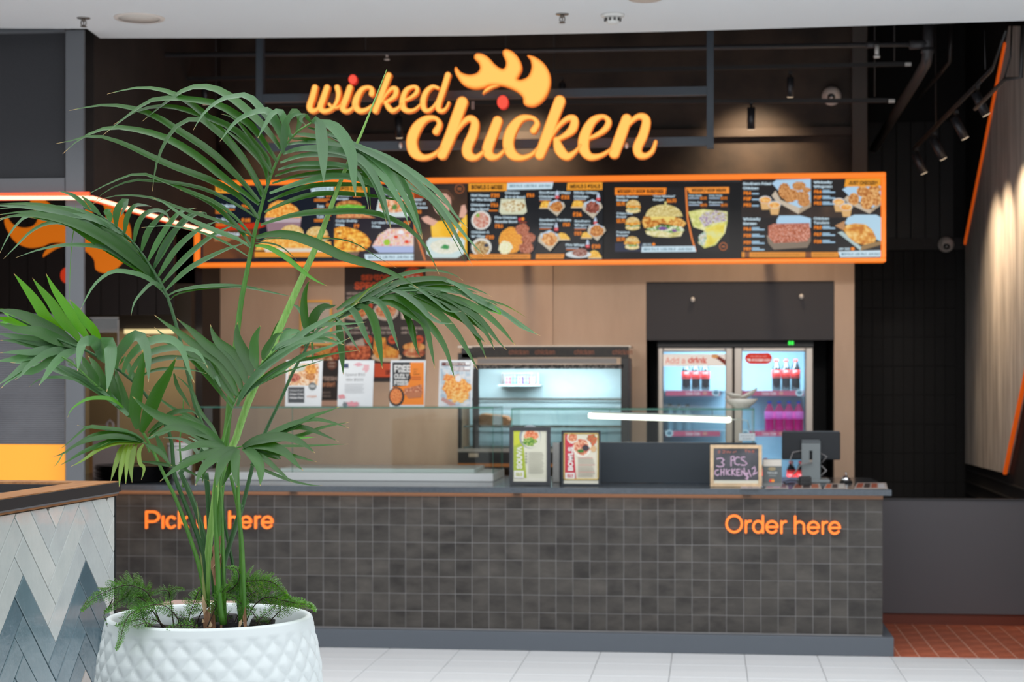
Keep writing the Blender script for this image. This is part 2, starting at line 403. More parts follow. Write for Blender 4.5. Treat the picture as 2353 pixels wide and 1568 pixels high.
# neon: along the front, then back along the bulkhead
NE = glow((255, 120, 70), 2.6)
pa = W(-300, 455, YC - .03); pc = W(203, 455, YC - .03); pd = Vector((XL + .02, 12.5, zn)); pc2 = Vector((XL + .02, 9.96, zn))
nl = empty('neon_strip', pc, 'thin glowing orange neon line running past the grey column to the menu board', 'neon light')
b = MB(); b.tube([pa, pc], .011, 8); link('tube', b, glow((255, 205, 170), 2.2), nl)
b = MB(); b.tube([pc, pc2, pd], .011, 8); link('tube', b, glow((255, 205, 170), 2.2), nl)
b = MB(); b.box(pa.x, pc.x, YC - .018, YC - .001, pa.z - .02, pa.z + .02); link('channel', b, mat('neon_channel', (235, 80, 35), .4, emit=.9), nl)
bar(pc2 + Vector((-.016, 0, 0)), pd + Vector((-.016, 0, 0)), .014, mat('neon_channel', (235, 80, 35)), 'channel', nl)
# logo wall (vertical boards)
YG = 12.3
lw = empty('wall_logo', W(200, 725, YG), kind='structure')
M_board = mat('dark_brown_board', (58, 48, 44), .6, rgb2=(50, 41, 38), scale=3)
gx0 = W(-260, 600, YG).x; gx1 = W(400, 600, YG).x; gz0 = W(200, 725, YG).z; pw = .135
bp = None; k = 0
while gx1 - (k + 1) * pw > gx0:
    xb_ = gx1 - k * pw
    if bp is None: bp = bx('board', xb_ - pw + .006, xb_, YG, YG + .02, gz0, 3.0, M_board, lw, bevel=.002)
    else:
        c = bp.copy(); C.objects.link(c); c.parent = lw; c.location.x = bp.location.x - k * pw
    k += 1
bx('backing', gx0, gx1, YG + .02, YG + .05, gz0, 4.7, mat('brown_backing', (26, 22, 21), .8), lw)
bx('wall_return', W(402, 800, YG).x, W(465, 800, YG + .5).x, YG + .5, YB + .1, 0, 4.7, mat('dark_brown_return', (38, 32, 31), .6), lw)
# kitchen beyond the pass: pale wall, tube light, clear screen
kb = empty('kitchen_pass', W(300, 1000, YG + .8), 'lit beige kitchen seen through the pass left of the menu', 'kitchen')
kx0 = W(150, 900, YG).x; kx1 = W(402, 900, YG).x
bx('rear_panel', kx0 - 1.2, kx1, YG + .78, YG + .8, 0, 2.3, mat('kitchen_cream', (170, 148, 110), .5), kb)
bx('hood', kx0 - 1.2, kx1, YG + .4, YG + .77, W(300, 758, YG + .5).z, 2.3, mat('kitchen_hood', (86, 76, 64), .4), kb)
b = MB(); pb(b, 285, 757, 398, 767, YG + .38, YG + .4); link('tube_light', b, glow((255, 232, 170), 1.0), kb)
area('kitchen_tube_lamp', tuple(W(330, 772, YG + .3)), (math.radians(30), 0, 0), .8, .1, 2.2, (1, .85, .62))
gl = glass('clear_screen', (225, 222, 220), .12)
YSC = 11.62
sc_ = empty('clear_screen', W(238, 1098, YSC), 'clear upright plastic screen standing at the counter end behind the palm', 'screen')
pbx('pane', 205, 731, 272, 1097, YSC, YSC + .004, gl, sc_); pbx('edge_strip', 270, 735, 273, 1097, YSC - .002, YSC + .006, mat('pale_edge', (190, 186, 182), .3), sc_)
pbx('edge_strip', 205, 729, 272, 732, YSC - .002, YSC + .006, mat('pale_edge', (190, 186, 182), .3), sc_)
# ================================================================ COUNTER
YT = 10.51; YK = 10.46
cx1 = W(2028, 1400, YT).x; cx0 = -4.15
ctz = W(2049, 1126, YK).z          # worktop upper face
M_slate = bpy.data.materials.new('slate_tile'); M_slate.use_nodes = True
nt = M_slate.node_tree; B = nt.nodes['Principled BSDF']; B.inputs['Roughness'].default_value = .42
g = nt.nodes.new('ShaderNodeNewGeometry'); oi = nt.nodes.new('ShaderNodeObjectInfo')
n1 = nt.nodes.new('ShaderNodeTexNoise'); n1.inputs['Scale'].default_value = 6; n1.inputs['Detail'].default_value = 7; n1.inputs['Roughness'].default_value = .65
ad = nt.nodes.new('ShaderNodeVectorMath'); ad.operation = 'ADD'
mp = nt.nodes.new('ShaderNodeVectorMath'); mp.operation = 'MULTIPLY'; mp.inputs[1].default_value = (.7, 1, 1.5)
nt.links.new(g.outputs['Position'], ad.inputs[0]); nt.links.new(oi.outputs['Random'], ad.inputs[1]); nt.links.new(ad.outputs[0], mp.inputs[0]); nt.links.new(mp.outputs[0], n1.inputs['Vector'])
cr = nt.nodes.new('ShaderNodeValToRGB'); cr.color_ramp.elements[0].position = .34; cr.color_ramp.elements[1].position = .68
cr.color_ramp.elements[0].color = L3((36, 31, 28)); cr.color_ramp.elements[1].color = L3((78, 73, 68))
nt.links.new(n1.outputs['Fac'], cr.inputs[0])
hm = nt.nodes.new('ShaderNodeMath'); hm.operation = 'MULTIPLY_ADD'; hm.inputs[1].default_value = .3; hm.inputs[2].default_value = .84
nt.links.new(oi.outputs['Random'], hm.inputs[0]); hs = nt.nodes.new('ShaderNodeHueSaturation'); nt.links.new(hm.outputs[0], hs.inputs['Value']); nt.links.new(cr.outputs[0], hs.inputs['Color']); nt.links.new(hs.outputs[0], B.inputs['Base Color'])
mr = nt.nodes.new('ShaderNodeMapRange'); mr.inputs['To Min'].default_value = .3; mr.inputs['To Max'].default_value = .6; nt.links.new(n1.outputs['Fac'], mr.inputs[0]); nt.links.new(mr.outputs[0], B.inputs['Roughness'])

ctr = empty('service_counter', ((cx0 + cx1) / 2, YT + .3, 0), 'long service counter clad in square dark slate tiles', 'counter')
kz = W(1400, 1456, YK).z
YCB = 11.72
bx('carcass', cx0, cx1 - .002, YT + .0018, YCB, 0, ctz - .036, mat('counter_grout', (132, 130, 130), .7), ctr)
kx = W(2054, 1490, YK).x
M_kick = mat('blue_grey_laminate', (84, 90, 98), .45)
bx('kickboard', cx0, kx, YK, YT + .004, 0, kz, M_kick, ctr, bevel=.003)
bx('kickboard', cx1, kx, YT + .004, YCB, 0, kz, M_kick, ctr, bevel=.003)
tp = .1; rows = 8; ztop = W(1300, 1143, YT).z
z_lines = [W(1300, y, YT).z for y in (1143, 1171.5, 1210.5, 1250, 1289.5, 1329.5, 1369, 1409.5, 1449)]
cols = int((cx1 - cx0) / tp); proto = {}
extra = MB()
for i in range(cols + 1):
    x1 = cx1 - i * tp; x0 = max(x1 - tp + .003, cx0)
    if x0 >= x1: continue
    for j in range(rows):
        zb = z_lines[j + 1] + .0015; zt = z_lines[j] - .0015
        vis = i < 36 or (i < 44 and j < 1)
        if vis and i < 37:
            c = Vector(((x0 + x1) / 2, YT + .002, zb))
            if j not in proto: proto[j] = bx('tile', x0, x1, YT, YT + .008, zb, zt, M_slate, ctr, bevel=.0012)
            else:
                q = proto[j].copy(); C.objects.link(q); q.parent = ctr; q.location.x = proto[j].location.x - i * tp; q.location.y += random.uniform(-.0008, .0006)
                q.rotation_euler = (random.uniform(-.004, .004), 0, random.uniform(-.006, .006))
        else: extra.box(x0, x1, YT, YT + .008, zb, zt)
o = link('tile_field', extra, M_slate, ctr); o['kind'] = 'stuff'
tag(o, 'slate tiles at the left end behind the planter')
# bronze strip and warm lamp under the overhang
M_br = mat('bronze_strip', (92, 68, 50), .45)
bx('bronze_strip', cx0, cx1 + .002, YT - .008, YT + .004, z_lines[0] - .001, ctz - .036, M_br, ctr)
bx('light_strip', cx0, cx1 - .05, YK + .012, YK + .022, ctz - .0368, ctz - .0356, mat('led_strip_off_white', (180, 120, 80), .6), ctr)
for k in range(4):
    area('counter_strip_lamp', (cx0 + 1.0 + k * 1.35, YK + .028, ctz - .042), (math.radians(25), 0, 0), 1.3, .012, .3 if k < 3 else .15, (1, .62, .38))
# worktop: a slab of its own
wx1 = W(2049, 1130, YK).x; wt = MB()
bl = WZ(2001, 1098, ctz); YWB = bl.y
wt.box(cx0 - .03, wx1, YK, YWB, ctz - .0355, ctz)
M_top = mat('grey_stone_worktop', (84, 90, 97), .16, rgb2=(76, 82, 89), scale=60, spec=.6)
tag(link('worktop', wt, M_top, None, bevel=.003), 'blue grey polished stone worktop running the length of the tiled counter', 'worktop')
# raised orange lettering
M_let = mat('orange_acrylic_letter', (250, 125, 42), .4, emit=.55)
# red quarry tiles, skirting, low grey partition
M_q = mat('terracotta_tile', (206, 116, 84), .45, rgb2=(178, 92, 64), scale=9, stretch=(1, .3, 1))
M_qg = mat('terracotta_grout', (226, 182, 160), .8)
rf = MB(); rf.box(cx1 - .2, XR + .1, YK, 12.2, -.009, -.001); RF = tag(link('floor_terracotta', rf, M_qg), kind='structure')
qw = .11; ql = .22; pr = None
i = 0; x = cx1 - .12
while x < XR + .1:
    y = YK + .003 - (ql / 2 if i % 2 else 0); 
    while y < 12.1:
        ya = max(y, YK + .003); yb_ = min(y + ql - .004, 12.2)
        if yb_ - ya > .02:
            if abs(yb_ - ya - (ql - .004)) < 1e-5 and pr is not None:
                c = pr.copy(); C.objects.link(c); c.parent = RF; c.location = Vector((x + (qw - .006) / 2, (ya + yb_) / 2, -.008)) - WPOS['floor_terracotta']
            else:
                t = bx('tile', x, x + qw - .006, ya, yb_, -.008, 0, M_q, RF)
                if abs(yb_ - ya - (ql - .004)) < 1e-5: pr = t
        y += ql
    x += qw; i += 1
YP = 11.85
gt = empty('low_partition', W(2190, 1430, YP), 'low charcoal partition between the counter and the right wall', 'partition')
x0, x1, z0, z1 = pxr(2033, 1151, 2400, 1412, YP)
bx('panel', cx1 + .002, XR - .004, YP, YP + .04, z0, z1, mat('charcoal_partition', (100, 98, 102), .55), gt, bevel=.003)
bx('cap', cx1 + .002, XR - .004, YP - .006, YP + .046, z1, z1 + .012, mat('partition_cap', (60, 60, 64), .5), gt)
zs = z0
b = MB(); b.box(cx1 + .004, XR - .004, YP + .02, YP + .05, 0, zs); link('skirting', b, mat('terracotta_skirting', (120, 56, 36), .45), gt)

# ================================================================ COUNTER TOP THINGS
M_ge = mat('green_glass_edge', (70, 130, 112), .15)
M_gl = glass('guard_glass', (246, 250, 248), .045)
def gpane(name, x0, y0, x1, y1, Y, par, th=.008): return pbx(name, x0, y0, x1, y1, Y, Y + th, M_gl, par)
TZ = ctz + .0012
# left cold display: white base, glass box, glass top
YS = 11.0
sg = empty('glass_display', W(700, 1112, YS), 'long clear glass food guard on a white base, left of centre', 'display case')
ax, bx_, _, zt = pxr(446, 938, 1133, 1115, YS)
bx('base_rail', pxr(448, 1100, 1133, 1115, YS)[0], bx_, YS, YS + .62, TZ, TZ + .05, mat('white_enamel', (222, 226, 226), .3), sg, bevel=.003)
bx('base_rail', pxr(640, 1100, 1088, 1115, YS)[0], pxr(640, 1100, 1088, 1115, YS)[1], YS + .05, YS + .55, TZ + .05, TZ + .075, mat('white_enamel', (222, 226, 226)), sg, bevel=.003)
bx('front_pane', ax, bx_, YS, YS + .006, TZ + .05, zt, M_gl, sg)
bx('side_pane', bx_ - .006, bx_, YS + .006, YS + .5, TZ + .05, zt, M_gl, sg)
bx('top_pane', ax, bx_, YS - .02, YS + .52, zt, zt + .008, M_gl, sg)
b = MB(); b.box(ax, bx_, YS - .022, YS - .02, zt, zt + .008); b.box(bx_ - .001, bx_ + .001, YS - .001, YS + .001, TZ + .05, zt); b.box(bx_, bx_ + .002, YS - .02, YS + .52, zt, zt + .008); b.box(bx_ - .003, bx_ + .001, YS + .497, YS + .5, TZ + .05, zt)
b.box(W(672, 1000, YS).x - .002, W(672, 1000, YS).x + .002, YS - .002, YS - .0005, TZ + .05, zt)
link('glass_edge', b, M_ge, sg)
zt_left = zt
# right guard
YS2 = 11.0
s2 = empty('glass_guard', W(1450, 1110, YS2), 'glass guard with a lit tube above the black counter panel', 'display case')
x0, x1, z0, z1 = pxr(1175, 942, 1733, 1016, YS2)
bx('top_pane', x0, x1, YS2 - .01, YS2 + .52, z1, z1 + .008, M_gl, s2)
bx('front_pane', x0, x1, YS2, YS2 + .006, TZ, z1, M_gl, s2)
bx('side_pane', x1 - .006, x1, YS2 + .006, YS2 + .5, TZ, z1, M_gl, s2); bx('side_pane', x0, x0 + .006, YS2 + .006, YS2 + .5, TZ, z1, M_gl, s2)
b = MB(); b.box(x0, x1, YS2 - .012, YS2 - .01, z1, z1 + .008); b.box(x0 - .001, x0 + .004, YS2 - .002, YS2 - .0002, TZ, z1); b.box(x1 - .004, x1 + .001, YS2 - .002, YS2 - .0002, TZ, z1)
b.box(x1, x1 + .002, YS2 - .01, YS2 + .52, z1, z1 + .008); link('glass_edge', b, M_ge, s2)
px0, px1, pz0, pz1 = pxr(1286, 1017, 1738, 1108, YS2 - .03)
bx('front_panel', px0, px1, YS2 - .03, YS2 - .005, TZ, pz1, mat('dark_slate_laminate', (50, 58, 66), .5), s2, bevel=.002)
q0 = pxr(1270, 1018, 1285, 1103, YS2 - .03)
bx('post', q0[0], q0[1], YS2 - .03, YS2 + .01, TZ, q0[3], mat('speckled_grey_post', (196, 196, 192), .6, rgb2=(160, 160, 158), scale=200), s2, bevel=.002)
# lit tube hanging under the glass shelf
ta = W(1352, 955, YS2 + .12); tb = W(1680, 966, YS2 + .12); tb.z = ta.z - .025
tl = empty('tube_lamp', (ta + tb) / 2, 'bright white tube lamp slung under the right glass shelf', 'lamp')
b = MB(); b.tube([ta, ta.lerp(tb, .02), ta.lerp(tb, .98), tb], [.014, .019, .019, .014], 12); link('tube', b, glow((255, 252, 240), 3.0), tl)
b = MB(); b.box(ta.x + .02, tb.x - .02, ta.y - .012, ta.y + .012, 0, .01); b.v = [(x, y, z + ta.z + .014 - .025 * (x - ta.x) / (tb.x - ta.x)) for x, y, z in b.v]
link('batten', b, mat('white_batten', (220, 220, 216), .4), tl)
for t in (.15, .87):
    p = ta.lerp(tb, t); b = MB(); b.tube([p, Vector((p.x, p.y, z1))], .003, 6); link('hanger', b, mat('steel_wire', (120, 120, 120), .4, 1), tl)
b = MB(); pe = W(1722, 985, YS2 + .14); b.tube([tb, tb + Vector((.05, 0, .004)), tb + Vector((.1, .01, -.006)), pe], .003, 6); link('flex', b, mat('white_flex', (215, 215, 210), .5), tl)
area('tube_lamp_light', tuple((ta + tb) / 2 + Vector((0, 0, -.03))), (0, 0, 0), .85, .03, 3, (1, .97, .9))
# small card on the glass
cd_ = Print(YS2 - .004, 1698, 996, 1); cd_.r(0, 0, 37, 17, (212, 222, 226)); cd_.t('please ask our staff', 4, 4, 33, 8, (120, 130, 140)); cd_.t('for sauces', 9, 10, 28, 14, (120, 130, 140))
b = MB(); pb(b, 1698, 996, 1735, 1013, YS2 - .003, YS2 - .001)
o = tag(link('notice_card', b, ink((212, 222, 226))), 'small pale notice card taped to the right corner of the glass guard', 'card'); cd_.done('print', o)
# stack of bowls on the shelf
def bowl(cx, cy, cz, r, h, tilt, name, label):
    b = MB(); pr = [(0, 0), (r * .45, 0), (r * .5, .004), (r * .8, h * .55), (r, h), (r * .985, h + .002), (r * .95, h - .001), (r * .76, h * .55), (r * .45, .01), (0, .008)]
    b.lathe(pr, (0, 0, 0), 28); R = Matrix.Rotation(tilt, 3, 'Y'); b.v = [tuple(R @ Vector(v)) for v in b.v]
    z = min(v[2] for v in b.v); b.v = [(v[0] + cx, v[1] + cy, v[2] - z + cz) for v in b.v]
    return tag(link(name, b, mat('ivory_melamine', (226, 222, 212), .35)), label, 'bowl')
pbw = W(1703, 942, YS2 + .15); sz = 11.15 / FPX
bowl(pbw.x, pbw.y, z1 + .0085, 38 * sz, 21 * sz, 0, 'bowl', 'lowest white bowl standing level on the glass shelf')
bowl(pbw.x - 14 * sz, pbw.y, z1 + .0085 + 20 * sz, 26 * sz, 10 * sz, .2, 'bowl', 'small white bowl leaning left on top of the level bowl')
bowl(pbw.x + 16 * sz, pbw.y - .01, z1 + .0085 + 18 * sz, 30 * sz, 9 * sz, -.5, 'bowl', 'white bowl tipped steeply to the right in the bowl stack')
# posters in clear holders on the left glass
def sheet(name, x0, y0, x1, y1, Y, label, cat='poster', body=(228, 232, 234), foot=True, zbot=None, sk=3):
    p = empty(name, W((x0 + x1) / 2, y1, Y), label, cat)
    b = MB(); q = [W(x0 + sk, y0, Y + .004), W(x1 + sk * .6, y0, Y + .004), W(x1 - 2, y1, Y + .004), W(x0, y1, Y + .004)]
    if zbot is not None:
        for v in q[2:]: v.z = zbot + .0005
    b.prism(q[::-1], (0, .004, 0)); link('sheet', b, ink(body), p)
    if foot: b = MB(); b.box(q[3].x + .01, q[2].x - .01, Y + .008, Y + .06, q[3].z, q[3].z + .003); link('stand_foot', b, M_gl, p)
    return p, Print(Y + .0035, x0, y0, 1)
zt8 = zt_left + .008
YQ = YS - .01
p, g = sheet('poster', 655, 828, 740, 938, YQ, 'white sheet of orange dishes with a dark grey block, leftmost on the glass', zbot=zt8)
g.poly([(9, 8), (78, 8), (76, 58), (6, 58)], ((205, 120, 60), (240, 200, 150), (240, 225, 205), 90)); g.e(22, 40, 14, 10, RED, .1); g.e(60, 22, 13, 12, FRY, .1); g.e(30, 18, 16, 8, (196, 205, 190)); g.e(58, 38, 12, 8, CHK, .1)
g.r(7, 62, 44, 98, (74, 78, 82)); g.t('CHICKEN FILLET', 10, 68, 42, 72, (225, 225, 225)); g.t('Crispy Fried', 10, 76, 42, 81, (240, 240, 240), .02); g.t('Chicken Pack', 10, 84, 42, 89, (240, 240, 240), .02); g.e(63, 60, 9, 9, (110, 118, 118)); g.t('NEW', 57, 57, 69, 63, (235, 235, 235), .02); g.t('wicked', 50, 80, 72, 86, (235, 160, 120)); g.done('print', p)
p, g = sheet('poster', 775, 828, 858, 937, YQ, 'white sheet reading Spend $50 Win $500 with pink flowers', zbot=zt8)
g.r(14, 8, 26, 18, (50, 64, 100)); g.e(48, 10, 10, 4, (225, 170, 180), .3); g.e(66, 18, 7, 9, (230, 180, 185), .3); g.t('Spend $50', 18, 29, 64, 38, (150, 152, 154)); g.t('Win $500', 20, 41, 60, 49, (150, 152, 154))
for k in range(7): g.r(17, 55 + 3.2 * k, 62 - 2 * (k % 3), 55.8 + 3.2 * k, (190, 192, 195))
g.e(10, 84, 8, 5, (225, 150, 155), .3); g.e(34, 101, 14, 6, (225, 150, 160), .35); g.e(18, 103, 5, 7, (110, 120, 125), .3); g.done('print', p)
p, g = sheet('poster', 895, 828, 977, 938, YQ, 'orange and black sheet reading Free Curly Fries', zbot=zt8)
g.r(7, 5, 79, 103, ORG); g.poly([(7, 5), (48, 5), (46, 28), (50, 40), (40, 58), (7, 62)], (36, 38, 40)); g.t('FREE', 11, 11, 48, 28, (228, 226, 222), .04); g.t('CURLY', 11, 31, 45, 43, (228, 226, 222), .04); g.t('FRIES', 11, 46, 43, 58, (228, 226, 222), .04)
g.e(16, 84, 18, 22, (34, 34, 36)); g.e(15, 83, 14, 18, ((200, 90, 35), (235, 130, 60), (245, 170, 100), 130)); g.poly([(34, 66), (74, 56), (75, 72), (60, 76), (34, 80)], ((150, 75, 50), (205, 115, 75), (225, 170, 130), 90)); g.poly([(34, 76), (76, 72), (72, 86), (44, 88)], (196, 120, 80)); g.t('WITH\nANY\nBURGER', 55, 20, 69, 34, (120, 60, 30)); g.r(48, 38, 72, 40, (205, 105, 50)); g.r(50, 43, 72, 45, (205, 105, 50)); g.done('print', p)
p, g = sheet('poster', 1007, 828, 1086, 938, YQ, 'white sheet with a close photo of fried chicken and chips, rightmost on the glass', zbot=zt8)
g.r(5, 4, 74, 105, ((170, 190, 205), (200, 212, 220), (225, 225, 225), 30)); g.r(8, 5, 74, 13, (110, 60, 55)); g.t('HOT & FRESH 2 FOR', 18, 6, 60, 11, (240, 235, 230), .02); g.r(33, 15, 73, 25, (170, 150, 150)); g.t('CHICKEN & CHIPS', 35, 16, 58, 24, (245, 245, 245), .02); g.r(62, 5, 73, 11, (240, 240, 240)); g.r(60, 15, 73, 22, (240, 240, 240))
g.poly([(10, 85), (42, 102), (28, 105), (6, 92)], (200, 150, 140)); g.e(42, 66, 31, 30, ((225, 120, 40), (248, 170, 70), (252, 205, 130), 70), .15); g.e(24, 40, 12, 8, ((225, 110, 40), (245, 150, 70), (250, 190, 110), 70), .3); g.e(48, 84, 22, 14, ((235, 140, 50), (250, 190, 90), (252, 215, 150), 90), .2); g.e(46, 42, 7, 8, (235, 230, 228)); g.done('print', p)
# framed counter signs
def framed(name, x0, y0, x1, y1, Y, fw, label, mfr, inner=None, lean=.0):
    p = empty(name, W((x0 + x1) / 2, y1, Y), label, 'framed sign')
    a, b_, c, d = pxr(x0, y0, x1, y1, Y); c = TZ; f = fw * Y / FPX; m = MB()
    m.box(a, a + f, Y, Y + .015, c, d); m.box(b_ - f, b_, Y, Y + .015, c, d); m.box(a + f, b_ - f, Y, Y + .015, d - f, d); m.box(a + f, b_ - f, Y, Y + .015, c, c + f)
    link('frame', m, mfr, p, bevel=.002)
    m = MB(); m.box(a + f * .9, b_ - f * .9, Y + .008, Y + .014, c + f * .9, d - f * .9); link('backing', m, ink((225, 222, 205)), p)
    m = MB(); cxm = (a + b_) / 2; m.prism([(cxm - .03, Y + .015, d - .06), (cxm + .03, Y + .015, d - .06), (cxm + .04, Y + .09, c), (cxm - .04, Y + .09, c)], (0, .004, 0)); link('easel', m, M_black, p)
    return p
YF1 = 10.62
p = framed('framed_menu', 1170, 982, 1265, 1107, YF1, 9, 'wide black frame with a green SOUVA bowl menu, left of the pair', mat('charcoal_frame', (58, 60, 64), .5))
g = Print(YF1 + .0078, 1180, 990, 1); g.r(0, 0, 76, 109, (220, 218, 198)); g.poly([(0, 0), (20, 0), (24, 42), (30, 109), (0, 109)], (168, 184, 60)); g.poly([(0, 0), (19, 0), (14, 30), (0, 36)], (200, 205, 60))
g.e(38, 14, 25, 27, (150, 155, 160)); g.e(40, 16, 22, 24, (222, 220, 200)); g.e(40, 12, 16, 13, ((210, 95, 60), (235, 130, 80), (240, 190, 150), 120), .15); g.e(36, 26, 16, 10, ((60, 120, 40), (110, 160, 60), (190, 200, 110), 130), .25); g.r(0, -1, 76, 0, (60, 60, 60))
V, Fs = glyphs('SOUVA', .035)
g.b.add([g.P(20 - v[1] * 16 + (0), 78 - v[0] * 50) if False else g.P(7 + (1 - v[1]) * 13, 88 - v[0] * 52) for v in V], Fs, ink((238, 236, 226))); g.k += 1
g.r(1, 92, 24, 109, (232, 230, 225)); g.t('$18', 5, 95, 20, 106, (190, 195, 80), .03)
for k in range(4): g.e(29, 52 + 7 * k, 2, 2.4, (150, 150, 140))
for k in range(14): g.r(34, 50 + k * 3.6, 66 + (k * 7 % 5), 51 + k * 3.6, (150, 148, 135))
g.done('print', p)
p = framed('framed_menu', 1290, 990, 1380, 1108, YF1, 5, 'thin black and gold frame with a red BOWLS menu, right of the pair', mat('black_thin_frame', (48, 54, 60), .5))
m = MB(); a, b_, c, d = pxr(1295, 996, 1375, 1103, YF1); f = .005
for q in ((a, a + f, c, d), (b_ - f, b_, c, d), (a, b_, d - f, d), (a, b_, c, c + f)): m.box(q[0], q[1], YF1 + .001, YF1 + .012, q[2], q[3])
link('gold_slip', m, mat('gold_slip', (225, 190, 90), .25, .6), p)
g = Print(YF1 + .0078, 1298, 998, 1); g.r(0, 0, 74, 103, (224, 218, 198)); g.poly([(0, 0), (18, 0), (26, 103), (0, 103)], (200, 60, 75))
g.e(17, 8, 12, 14, (230, 225, 210)); g.e(18, 7, 10, 10, ((190, 80, 50), (225, 130, 90), (235, 200, 160), 150), .15); g.e(62, 14, 12, 13, ((190, 70, 50), (225, 120, 80), (80, 110, 50), 150), .15); g.e(40, 32, 22, 22, (236, 230, 215)); g.e(38, 30, 18, 18, ((190, 80, 60), (225, 135, 100), (235, 205, 170), 120), .12); g.e(48, 32, 8, 7, (60, 52, 60), .2); g.e(36, 39, 7, 4, (70, 120, 50), .2); g.e(65, 34, 7, 7, (215, 175, 130), .1)
V, Fs = glyphs('BOWLS', .035); g.b.add([g.P(7 + (1 - v[1]) * 12, 84 - v[0] * 54) for v in V], Fs, ink((240, 236, 230))); g.k += 1
g.r(1, 89, 23, 103, (235, 232, 226)); g.t('$19', 5, 91, 19, 101, (210, 60, 70), .03)
for k in range(14): g.r(30, 54 + k * 3.3, 64 + (k * 7 % 6), 55 + k * 3.3, (205, 110, 110) if k % 5 == 0 else (150, 145, 135))
g.done('print', p)
# chalkboard
p = framed('chalkboard', 1632, 1023, 1751, 1111, YF1, 8, 'pine framed chalkboard reading 3 PCS CHICKEN $12', mat('pine_frame', (232, 200, 160), .5, var=.08, scale=30)); p['category'] = 'chalkboard'
g = Print(YF1 + .0078, 1640, 1031, 1); g.r(0, 0, 103, 73, ((66, 66, 72), (78, 78, 84), (92, 90, 98), 8)); CK = (214, 178, 205)
def chalk(pts, w=1.25, c=CK):
    for (a0, b0), (a1, b1) in zip(pts, pts[1:]):
        d = math.hypot(a1 - a0, b1 - b0) or 1; nx, ny = -(b1 - b0) / d * w, (a1 - a0) / d * w
        ex, ey = (a1 - a0) / d * w * .4, (b1 - b0) / d * w * .4
        g.poly([(a0 + nx - ex, b0 + ny - ey), (a1 + nx + ex, b1 + ny + ey), (a1 - nx + ex, b1 - ny + ey), (a0 - nx - ex, b0 - ny - ey)], c); g.k -= 1
    g.k += .02
T_ = lambda s: [((float(a.split(',')[0]) - 200) / 5.006, (float(a.split(',')[1]) - 355) / 5.006) for a in s.split()]
for s in ('235,475 285,465 320,485 290,515 320,540 305,560 265,565 232,555', '400,560 400,450 430,445 440,480 400,500', '500,460 465,455 440,490 445,530 480,545 500,535', '560,455 525,455 515,480 560,505 585,530 555,550 515,545',
          '255,600 220,610 212,645 245,668 262,650', '285,590 283,665', '318,588 316,665', '285,628 316,628', '345,590 345,660', '385,600 360,620 365,655 392,658', '410,590 410,665', '445,590 412,630 450,665', '500,595 465,595 465,665 505,665', '465,630 495,630', '520,665 520,595 560,665 550,580',
          '600,650 570,640 570,670 600,680 590,705 565,700', '585,630 585,715', '600,600 630,680', '640,590 670,565 680,600 650,660 700,630'):
    chalk(T_(s))
for s in ('250,390 270,380 270,405 250,405', '300,380 325,380 325,405 300,405', '345,385 355,405 370,385 380,405 400,390', '420,400 460,390', '560,375 585,375', '572,375 572,400', '600,375 600,400 620,385 625,400', '645,375 645,400 670,400 645,388 668,375'):
    chalk(T_(s), 1.0, (176, 104, 92))
g.done('chalk_writing', p)
# payment card stand
p = empty('card_stand', W(1775, 1112, 10.66), 'small folded grey card with an orange and red circle mark beside the chalkboard', 'card stand')
b = MB(); a, b_, c, d = pxr(1753, 1056, 1797, 1113, 10.66); c = TZ; b.prism([(a, 10.66, c), (b_, 10.66, c), (b_, 10.69, d), (a, 10.69, d)], (0, .002, 0)); b.prism([(b_, 10.69, d), (a, 10.69, d), (a, 10.74, c), (b_, 10.74, c)], (0, .002, 0))
link('card', b, mat('card_grey', (120, 122, 120), .5), p)
g = Print(10.658, 1753, 1056, 1)
g.P = lambda x, y, g=g: (lambda q: Vector((q.x, 10.66 + .03 * (q.z - c) / (d - c) - .0008 - g.k * .0004, q.z)))(W(1753 + x, 1056 + y, 10.67))
g.r(1, 1, 43, 16, (214, 208, 198)); g.r(1, 16, 43, 54, (92, 98, 98)); g.e(21, 22, 9, 4, (160, 145, 110)); g.t('TAP & GO', 10, 29, 33, 33, (225, 228, 228), .02); g.t('contactless', 13, 36, 30, 38.5, (200, 205, 205)); g.e(18, 49, 4, 3.6, (225, 60, 40)); g.e(23, 49, 4, 3.6, (240, 150, 50)); g.done('print', p)
# POS terminal seen from behind
YM = 11.15
p = empty('till_monitor', W(1865, 1100, YM), 'black till monitor seen from behind on a grey pedestal stand', 'monitor')
pbx('screen_back', 1797, 993, 1931, 1057, YM + .03, YM + .06, mat('monitor_black', (30, 34, 40), .5), p, bevel=.006)
pbx('screen_rim', 1800, 991, 1929, 995, YM + .035, YM + .062, mat('monitor_rim', (84, 92, 98), .5), p)
M_st = mat('grey_stand_plastic', (138, 146, 148), .45)
x0, x1, z0, z1 = pxr(1842, 1014, 1885, 1104, YM)
b = MB(); hx0, hx1, hz0, hz1 = pxr(1860, 1036, 1867, 1062, YM)
b.box(x0, hx0, YM, YM + .028, TZ + .02, z1); b.box(hx1, x1, YM, YM + .028, TZ + .02, z1); b.box(hx0, hx1, YM, YM + .028, hz1, z1); b.box(hx0, hx1, YM, YM + .028, TZ + .02, hz0)
link('stand', b, M_st, p); pbx('hinge', 1842, 1011, 1884, 1019, YM - .004, YM + .03, mat('hinge_grey', (96, 102, 106), .4), p, bevel=.003)
b = MB(); b.box(x0 - .02, x1 + .055, YM - .07, YM + .18, TZ, TZ + .02); link('foot', b, M_st, p, bevel=.004)
b = MB(); q = lambda x, y, Y: W(x, y, Y)
